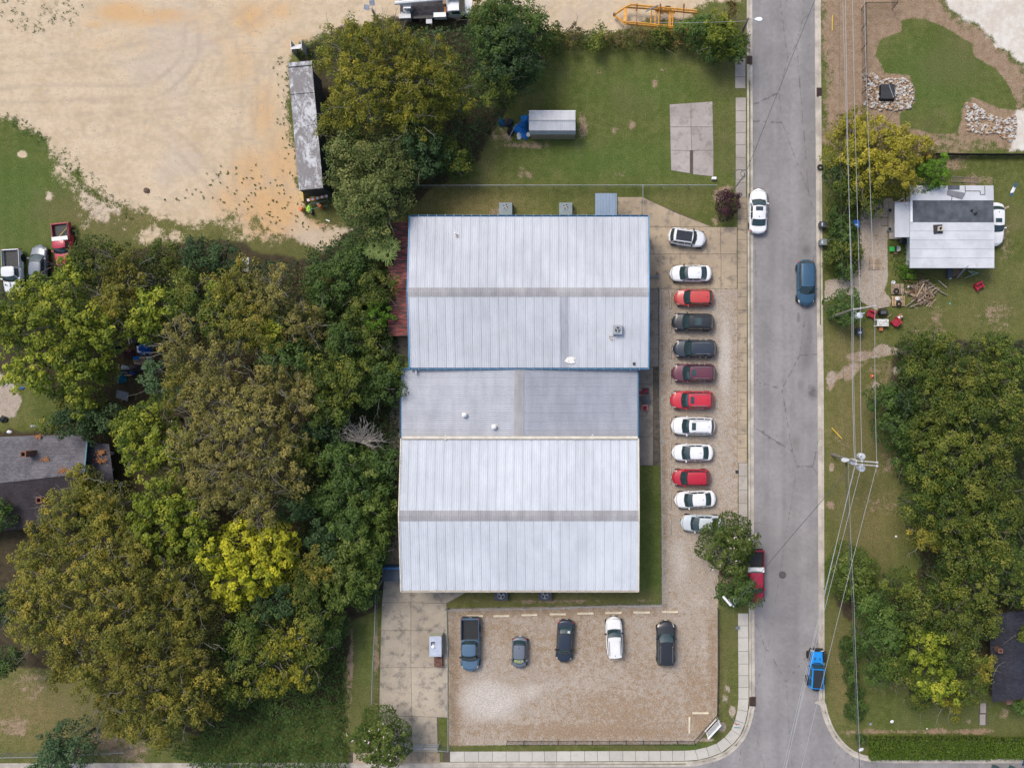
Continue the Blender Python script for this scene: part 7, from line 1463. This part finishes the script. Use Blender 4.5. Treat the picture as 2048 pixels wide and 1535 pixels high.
T_ = '''
700 110 72 feather 10|790 112 72 feather 12|740 190 82 feather 11|855 155 75 feather 12|830 225 68 feather 10|680 240 52 feather 8|905 195 45 feather 9|765 70 40 feather 8
990 70 62 green 10|1015 115 72 dark 9|975 35 36 forest 9|1060 60 48 green 7|985 165 50 forest 8|1050 130 38 green 6|1010 20 40 green 7
845 300 58 dark 7|910 320 42 forest 4|700 310 50 clump 8|770 320 55 clump 9|720 400 52 clump 9|775 395 50 clump 9|745 450 42 clump 7|690 360 35 clump 7|800 345 40 clump 8
1100 78 34 forest 2.5|1145 76 28 rust 2|1190 78 26 forest 2|1235 80 24 rust 2|1280 80 24 rust 2|1320 80 24 forest 2|1360 78 26 rust 2|1395 62 36 green 3.5|1448 72 45 lime 5|1470 100 26 green 4|1425 100 28 green 3.5|1462 20 18 rust 2.5
75 585 42 lime 7|140 555 48 lime 8|190 515 52 forest 7|255 545 58 olive 8|330 515 42 forest 6|400 520 45 dark 7|445 515 40 dark 7|385 580 52 forest 8|320 610 48 lime 8|300 650 42 lime 7|235 600 50 olive 8
40 640 62 lime 9|125 640 70 lime 10|200 660 55 lime 9|80 725 65 lime 9|160 735 55 lime 9|5 630 34 lime 8|205 740 32 lime 7|175 805 34 lime 6|120 790 28 forest 5
480 580 62 olive 8|555 590 62 khaki 9|440 640 55 forest 9|510 660 60 olive 10|370 690 62 khaki 10|440 730 68 khaki 11|600 650 48 khaki 9|450 590 40 lime 8|505 625 30 green 8
545 670 42 lime 9|570 720 58 green 9|560 650 36 green 8|640 600 46 green 5|630 650 45 khaki 7|655 560 32 rust 3|640 545 26 green 3
690 560 46 green 5|715 520 45 green 5|745 580 50 forest 5|760 625 40 bright 4|720 640 45 forest 5|690 690 48 green 7|740 690 48 forest 6|650 735 50 forest 8|705 760 52 forest 8|765 770 48 green 6|790 740 34 forest 5
600 790 55 khaki 10|550 760 55 khaki 11|500 830 75 khaki 12|430 810 68 khaki 12|370 770 52 olive 10|325 770 45 bluegreen 6|575 860 40 khaki 9|660 810 48 forest 8|640 860 40 dark 7
305 840 48 lime 8|280 900 52 lime 9|335 890 48 lime 9|255 855 35 lime 7|400 890 62 khaki 11|470 930 72 khaki 12|545 910 62 khaki 11|590 960 40 khaki 9|510 1000 60 khaki 11|430 980 50 khaki 11|375 950 40 khaki 9
150 845 42 dark 5|215 835 36 dark 5|100 850 26 forest 4|185 860 30 dark 4
620 905 42 forest 7|680 915 42 green 7|725 930 38 bloom 6|770 925 38 green 6|700 970 48 green 7|660 1000 42 green 6|760 985 32 green 4|590 1010 40 dark 7|740 1010 38 bloom 6|770 1030 32 bloom 4|700 1040 45 green 7|650 1080 48 dark 6
720 1090 46 bloom 7|680 1120 46 bloom 7|640 1130 44 olive 7|760 1060 30 bloom 5|720 1145 42 bloom 6|750 1110 32 green 5|690 1180 44 bloom 6|735 1190 26 green 4
330 1000 62 lime 10|300 1060 55 lime 10|370 1040 55 lime 10|395 1085 40 lime 9|345 1095 42 lime 9
470 1100 62 yellow 9|545 1090 52 yellow 9|500 1150 58 yellow 9|465 1185 42 yellow 8|560 1130 38 yellow 8|430 1140 36 lime 8
180 990 42 olive 8|165 955 30 olive 7|90 1065 40 olive 8|135 1020 46 olive 9|235 1010 48 olive 10|215 1070 58 olive 11|150 1080 52 olive 10|280 1110 50 olive 11|70 1120 48 olive 10|120 1160 62 olive 11|200 1160 62 olive 12|280 1180 60 olive 12|360 1160 52 olive 11
50 1200 50 olive 10|90 1250 60 olive 11|165 1250 60 olive 12|245 1260 60 olive 12|320 1250 58 olive 12|395 1210 50 olive 11|390 1280 52 olive 11|130 1320 50 olive 10|200 1340 60 olive 11|270 1345 58 olive 12|345 1340 58 olive 12|410 1350 45 olive 10
230 1405 50 olive 9|290 1420 58 olive 11|355 1410 58 olive 11|410 1410 40 olive 9|320 1465 45 olive 9|260 1450 40 olive 8|0 1215 40 dark 6|15 1320 28 green 5|0 1030 32 green 6
500 1250 52 forest 8|560 1200 48 dark 7|610 1180 46 forest 7|640 1230 48 forest 7|500 1310 52 forest 8|560 1280 52 feather 8|620 1290 45 forest 6|470 1370 45 forest 6|540 1350 48 feather 7|600 1345 45 feather 6|455 1290 36 green 7|650 1180 40 bloom 6|665 1260 34 green 5
140 1490 56 bluegreen 6|100 1525 36 bluegreen 4
1740 285 60 golden 7|1692 300 46 golden 6|1790 300 50 golden 7|1745 340 55 golden 7|1800 350 45 golden 7|1842 295 34 golden 5|1700 250 34 golden 6|1700 375 42 forest 4|1735 400 36 forest 3.5|1680 345 34 dark 4
1840 320 34 rust 4|1866 345 38 bright 5
1680 440 28 green 2|1685 475 30 green 2|1678 515 32 forest 2.5|1705 505 24 forest 2|1690 540 24 green 2
1830 700 46 forest 7|1875 690 40 forest 7|1840 755 52 forest 8|1905 735 58 forest 9|1985 700 46 forest 8|2025 735 56 forest 9|1960 770 58 forest 10|1770 800 42 green 6|1810 800 40 dark 7|1870 810 56 forest 10|1930 830 60 forest 11|2010 820 60 forest 11|1790 860 48 green 6|1845 870 54 forest 9|1905 900 62 forest 11|1975 900 60 forest 11|2035 880 46 forest 10
1820 920 36 green 5|1860 950 52 forest 9|1925 970 60 forest 11|1995 980 62 forest 11|1840 1010 46 forest 8|1900 1040 60 forest 10|1970 1050 60 forest 11|2035 1040 50 forest 10|1850 1070 42 olive 7|1930 1110 58 forest 10|2000 1120 58 forest 11|2045 1180 44 forest 9|1960 1180 56 forest 10|1890 1170 44 forest 8
1705 1145 58 bloom 5|1745 1210 40 green 6|1800 1170 42 forest 7|1840 1220 54 forest 9|1905 1240 56 forest 10|1780 1260 50 green 7|1740 1280 38 green 6|1850 1290 54 lime 9|1920 1300 52 forest 9|1800 1330 48 forest 7|1870 1360 50 lime 8|1930 1370 42 forest 8|1760 1340 36 green 6|1960 1340 36 olive 8|1965 1250 40 forest 8|2040 1260 26 forest 6|2040 1410 20 green 4|1840 1400 30 forest 4|1900 1405 34 feather 5
'''
for line in T_.strip().split('\n'):
    for s_ in line.split('|'):
        a, b_, r_, sp_, t_ = s_.split(); nm = 'shrub' if float(t_) <= 2.6 else 'tree'
        tree(float(a), float(b_), float(r_), sp_, float(t_), nm)
tree(1457, 1088, 62, 'bloom', 5, flowers=(BLOOM, 42), dens=1.25, label='round dark-leaved tree with pink blossoms half covering the silver sedan')
tree(1475, 1180, 42, 'green', 4.5, dens=1.1, label='smaller feathery green tree around the slim street lamp, over the red pickup')
tree(760, 1478, 62, 'bloom', 5, flowers=(BLOOM, 60), dens=1.25, label='dark green tree with white-pink blossoms at the foot of the concrete driveway')
tree(1455, 408, 26, 'purple', 2.6, 'shrub', sq=(1, 1.28), dens=1.2, label='dark purple shrub at the end of the lawn fence')
tree(1813, 542, 15, 'bright', 1.5, 'shrub', dens=1.2, label='small round bright green bush at the lower left corner of the patched roof')
tree(1690, 612, 40, 'green', 3, 'shrub', label='leafy dark bush around the timber pole with one transformer')
# hedges
def hedge(px0, py0, px1, py1, h_, sp, label, grp='clipped hedges by the corner'):
    mk, ls, asp, den, rc, flat, bark, tw = SP[sp]; A_, B_ = P(px0, py0, 0), P(px1, py1, 0); c = (A_ + B_) / 2; sx, sy = abs(B_.x - A_.x), abs(B_.y - A_.y)
    rng = np.random.default_rng(int(px0 + py1)); n = int(sx * sy * 230); side = int((sx + sy) * h_ * 100)
    x = rng.uniform(-sx / 2, sx / 2, n); y = rng.uniform(-sy / 2, sy / 2, n); edge = np.minimum(sx / 2 - abs(x), sy / 2 - abs(y)); lump_ = np.sin(x * 2.3) * np.cos(y * 2.9 + x) * .10
    z = h_ * np.clip(edge / .3, .35, 1) ** .4 + lump_ + rng.normal(0, .07, n)
    t_ = rng.uniform(0, 2, side); sgn = rng.choice([-1, 1], side); xs = np.where(t_ < 1, rng.uniform(-sx / 2, sx / 2, side), sgn * sx / 2) + rng.normal(0, .06, side); ys = np.where(t_ < 1, sgn * sy / 2, rng.uniform(-sy / 2, sy / 2, side)) + rng.normal(0, .06, side); zs = rng.uniform(.05, h_ * .85, side)
    pos = np.stack([np.r_[x, xs], np.r_[y, ys], np.r_[z, zs]], 1); nr = unit(rng.normal(size=pos.shape) * .6 + (0, 0, 1)); ti = np.clip(.45 + lump_.mean() + rng.normal(0, .2, len(pos)), 0, 1)
    v, tt_ = leafquads(rng, pos, nr, ls, asp, ti); root = empty('hedge', (c.x, c.y, 0), 0, label, 'hedge', grp)
    link('foliage', npmesh('foliage', v, np.arange(len(v)).reshape(-1, 4), LM[mk], tt_), None, root)
    b = MB(); b.box((0, 0, h_ * .42), (sx * .92, sy * .85, h_ * .8)); b.build('stems', M('hedge_core', (.03, .035, .012), .95), root)
LM['hedge'] = leafmat('leaf_hedge', [(0, (.035, .065, .006)), (.5, (.065, .11, .010)), (1, (.12, .17, .02))]); SP['hedge'] = ('hedge', .17, .6, 150, .3, .8, BARK, 0)
hedge(1738, 1468, 1972, 1513, 1.1, 'hedge', 'long clipped hedge along the lower right kerb'); hedge(1978, 1471, 2110, 1511, 1.1, 'hedge', 'clipped hedge right of the gap, cut by the picture edge')
for px, py, r_ in ((1694, 1288, 16), (1698, 1318, 20), (1702, 1352, 17), (1710, 1385, 17), (1711, 1420, 24), (1722, 1478, 10)):
    tree(px, py, r_, 'shrub', 1.5, 'shrub')
# bare dead tree
def dead(px, py, Rp, top):
    rng = np.random.default_rng(77); c = P(px, py, top * .8); root = empty('dead_tree', (c.x, c.y, 0), 0, 'leafless grey dead tree at the left side of the grey roof', 'tree'); b = MB(); R_ = Rp * S
    b.tube([(-.8, -.8, 0), (-.4, -.6, top * .6)], [.16, .1], 6)
    for k in range(34):
        an = rng.uniform(-.5, 2.9); p = Vector((-.4, -.6, top * .6)); d = Vector((math.cos(an), math.sin(an) * .9, .3)); pts = [p]; ln = R_ * rng.uniform(.3, .55)
        for s_ in range(3):
            p = p + d * ln * .8 + Vector((rng.normal(0, .12), rng.normal(0, .12), .12)); pts.append(p)
            for _ in range(2): q = an + rng.normal(0, .7); b.tube([p, p + Vector((math.cos(q), math.sin(q), .15)) * rng.uniform(.4, .9)], [.03, .01], 3, False)
        b.tube(pts, [.07, .055, .04, .015], 4, False)
    b.build('branches', M('dead_bark', (.25, .23, .20), .9, 0, .2, 4), root)
dead(722, 875, 34, 7)
# sumac like plant with big leaf rosettes over the red lean-to
def rosette(spots, top):
    rng = np.random.default_rng(5); c = P(752, 500, top); root = empty('sumac', (c.x, c.y, 0), 0, 'pale green plant with large star-shaped leaf clusters over the red lean-to', 'tree'); pos, vs, ti = [], [], []
    b = MB()
    for px, py, r_ in spots:
        q = P(px, py, top) - Vector((c.x, c.y, 0)); r = r_ * S
        b.tube([(0, 0, 0), (q.x * .6, q.y * .6, top * .6), (q.x, q.y, top - .1)], [.07, .05, .02], 5)
        for k in range(11):
            an = k * 2 * math.pi / 11 + rng.uniform(-.15, .15); d = np.array([math.cos(an), math.sin(an), 0]); pe = np.array([-d[1], d[0], 0]); L_ = r * rng.uniform(.8, 1.1); tint = rng.uniform(.4, 1)
            for j in range(7):
                for sg in (-1, 1):
                    s0 = np.array([q.x, q.y, top]) + d * L_ * (.2 + .8 * j / 7) + np.array([0, 0, -.25 * (j / 7) ** 2]); e = s0 + (d * .5 + pe * sg) * L_ * .22 * (1 - .4 * j / 7)
                    wv = d * .035 + pe * 0; vs += [s0 - wv, (s0 + e) / 2 - wv * 1.6 + np.array([0, 0, .02]), e, (s0 + e) / 2 + wv * 2.2 + np.array([0, 0, .02])]; ti += [tint] * 4
    v = np.array(vs); link('crown', npmesh('crown', v, np.arange(len(v)).reshape(-1, 4), leafmat('leaf_sumac', [(0, (.06, .10, .02)), (1, (.17, .23, .06))]), np.array(ti)), None, root); b.build('trunk', BARK, root)
rosette([(748, 492, 20), (772, 482, 20), (775, 510, 20), (758, 505, 16), (785, 490, 17), (740, 503, 15)], 5.0)
# vines and undergrowth: uncountable
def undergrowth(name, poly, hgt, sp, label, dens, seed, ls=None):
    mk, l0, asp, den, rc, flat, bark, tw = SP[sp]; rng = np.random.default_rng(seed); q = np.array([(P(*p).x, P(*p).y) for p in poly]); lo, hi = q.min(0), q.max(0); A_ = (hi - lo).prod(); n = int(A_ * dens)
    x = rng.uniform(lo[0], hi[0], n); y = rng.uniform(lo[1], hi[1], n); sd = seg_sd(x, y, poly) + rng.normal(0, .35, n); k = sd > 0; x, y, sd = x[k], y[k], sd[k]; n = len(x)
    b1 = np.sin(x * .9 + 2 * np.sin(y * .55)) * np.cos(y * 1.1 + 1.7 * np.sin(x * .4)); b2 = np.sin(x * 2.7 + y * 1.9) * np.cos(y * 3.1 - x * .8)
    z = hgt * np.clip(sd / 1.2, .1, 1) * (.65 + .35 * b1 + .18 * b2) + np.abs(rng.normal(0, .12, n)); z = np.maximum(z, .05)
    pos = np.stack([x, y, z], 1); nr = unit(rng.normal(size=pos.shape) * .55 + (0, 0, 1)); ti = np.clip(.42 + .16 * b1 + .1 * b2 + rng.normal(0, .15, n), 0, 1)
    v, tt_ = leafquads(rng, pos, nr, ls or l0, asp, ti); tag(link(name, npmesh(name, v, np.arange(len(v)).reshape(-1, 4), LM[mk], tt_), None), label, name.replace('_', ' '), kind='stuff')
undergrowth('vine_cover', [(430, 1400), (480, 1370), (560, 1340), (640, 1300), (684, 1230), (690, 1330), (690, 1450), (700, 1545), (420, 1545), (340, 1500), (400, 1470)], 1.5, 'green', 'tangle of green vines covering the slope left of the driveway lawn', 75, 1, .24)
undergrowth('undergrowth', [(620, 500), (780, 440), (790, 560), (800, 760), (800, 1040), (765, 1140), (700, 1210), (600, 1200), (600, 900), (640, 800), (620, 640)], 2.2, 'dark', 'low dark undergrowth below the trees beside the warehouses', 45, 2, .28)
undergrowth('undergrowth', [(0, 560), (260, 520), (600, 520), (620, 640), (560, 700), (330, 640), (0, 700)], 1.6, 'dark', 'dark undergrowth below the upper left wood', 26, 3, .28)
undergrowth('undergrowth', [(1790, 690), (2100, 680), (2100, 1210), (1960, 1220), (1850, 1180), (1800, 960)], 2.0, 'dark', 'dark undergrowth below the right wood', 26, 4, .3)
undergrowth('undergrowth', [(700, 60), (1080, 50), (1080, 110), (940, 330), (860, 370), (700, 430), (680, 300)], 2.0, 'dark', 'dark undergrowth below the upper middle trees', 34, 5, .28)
undergrowth('hedgerow', [(1070, 62), (1500, 62), (1500, 105), (1380, 96), (1080, 98)], .9, 'forest', 'overgrown green and brown vines along the top fence line', 80, 6, .2)
undergrowth('weeds', [(1650, 395), (1700, 390), (1722, 440), (1722, 545), (1690, 560), (1650, 530)], .5, 'forest', 'unkempt weeds between kerb and gravel drive', 60, 7, .2)
undergrowth('weeds', [(1780, 480), (1822, 480), (1822, 560), (1900, 560), (1900, 572), (1790, 572)], .3, 'green', 'weeds along the foot of the white-roofed house', 45, 8, .2)
undergrowth('weeds', [(590, 110), (650, 75), (700, 80), (690, 110), (600, 125)], .5, 'green', 'grey-green weeds at the top of the long trailer', 50, 9, .2)
def tufts(poly, n, label, seed, sp='green', rad=.22, name='weeds'):
    rng = np.random.default_rng(seed); q = np.array([(P(*p).x, P(*p).y) for p in poly]); lo, hi = q.min(0), q.max(0); x = rng.uniform(lo[0], hi[0], n * 4); y = rng.uniform(lo[1], hi[1], n * 4); sd = seg_sd(x, y, poly); k = np.where(sd > 0)[0][:n]
    c = np.repeat(np.stack([x[k], y[k], np.full(len(k), .05)], 1), 7, 0); pos = c + rng.normal(0, rad * .5, c.shape) * (1, 1, .2); pos[:, 2] = np.abs(pos[:, 2]) + .03; v, tt_ = leafquads(rng, pos, unit(rng.normal(size=pos.shape) * .4 + (0, 0, 1)), .13, .6, rng.uniform(0, .8, len(pos)))
    tag(link(name, npmesh(name, v, np.arange(len(v)).reshape(-1, 4), LM[sp], tt_), None), label, 'weeds', kind='stuff')
tufts([(0, 0), (170, 0), (150, 50), (60, 70), (0, 40)], 60, 'sparse green weeds at the top left of the dirt lot', 1)
tufts([(0, 215), (70, 250), (150, 310), (230, 390), (300, 430), (260, 440), (150, 380), (90, 300), (20, 250)], 200, 'weeds along the ragged edge of the left lawn', 2)
tufts([(440, 330), (520, 330), (620, 420), (660, 470), (560, 460), (450, 410), (300, 410)], 110, 'dark weeds dotted over the orange part of the dirt lot', 3, 'forest', .10)
tufts([(545, 100), (572, 120), (600, 380), (560, 380)], 40, 'weeds beside the left side of the long trailer', 4, 'forest', .12)
# labels of trees: which one, by the nearest landmark
LMK = [('the long weathered trailer', 610, 250), ('the pale shed', 1104, 248), ('the white bucket truck', 870, 20), ('the rusty red lean-to', 797, 560), ('the yellow frame trailer', 1318, 36), ('the red pickup in the grass', 125, 475), ('the white pickup at the left edge', 27, 545), ('the junk yard with blue covers', 270, 715), ('the grey-brown shingle roof', 80, 920), ('the dead bare tree', 722, 875), ('the blue dumpster', 787, 1143), ('the concrete driveway', 800, 1320), ('the lower left corner fence', 60, 1503), ('the grey roof corner', 800, 800), ('the bright yellow crowns', 500, 1130), ('the pale box by the dirt lot', 500, 532),
       ('the timber pole', 1707, 618), ('the three-transformer pole', 1712, 922), ('the patched white roof', 1904, 455), ('the black inlet box', 1773, 187), ('the black-shingled roof', 2010, 1330), ('the blue off-roader', 1630, 1331), ('the long clipped hedge', 1850, 1490), ('the traffic cone', 1744, 752), ('the street lamp at the top', 1498, 40), ('the steel blue SUV', 1612, 565), ('the right picture edge halfway down', 2048, 900)]
LOOK = {'olive': 'olive brown', 'khaki': 'thin khaki brown', 'lime': 'light lime green', 'yellow': 'bright yellow', 'feather': 'feathery yellow-olive', 'green': 'fresh green', 'dark': 'very dark green', 'forest': 'mid green', 'clump': 'clumpy pale-tipped green', 'bluegreen': 'blue-green', 'bloom': 'dark green pale-tipped', 'rust': 'rusty brown', 'bright': 'vivid green', 'golden': 'golden yellow', 'shrub': 'low dark green', 'purple': 'purple'}
ORD = ['nearest', '2nd nearest', '3rd nearest', '4th nearest', '5th nearest', '6th nearest', '7th nearest', '8th nearest', '9th nearest', '10th nearest'] + ['%dth nearest' % k for k in range(11, 40)]
GRPN = {'olive': 'olive brown trees of the left wood'}
from collections import defaultdict
bk = defaultdict(list)
for rec in TREES:
    root, px, py, sp, Rp, label, nm, top = rec
    if label: tag(root, label, nm); continue
    j = min(range(len(LMK)), key=lambda k: math.hypot(LMK[k][1] - px, LMK[k][2] - py)); dx, dy = px - LMK[j][1], py - LMK[j][2]
    side = ('right of' if dx > 0 else 'left of') if abs(dx) > abs(dy) else ('below' if dy > 0 else 'above')
    bk[(j, side, LOOK[sp], nm)].append((math.hypot(dx, dy), root, px))
for (j, side, look, nm), lst in bk.items():
    lst.sort(key=lambda q: q[0])
    for k, (d_, root, px) in enumerate(lst):
        reg = 'trees of the left wood' if px < 830 else ('trees of the right side' if px > 1600 else 'trees of the top hedge line')
        tag(root, '%s %s %s %s%s' % (look, nm, side, LMK[j][0], '' if len(lst) == 1 else ', ' + ORD[k]), nm, ('shrubs of the right side' if px > 1600 else 'shrubs of the left and top') if nm == 'shrub' else reg)
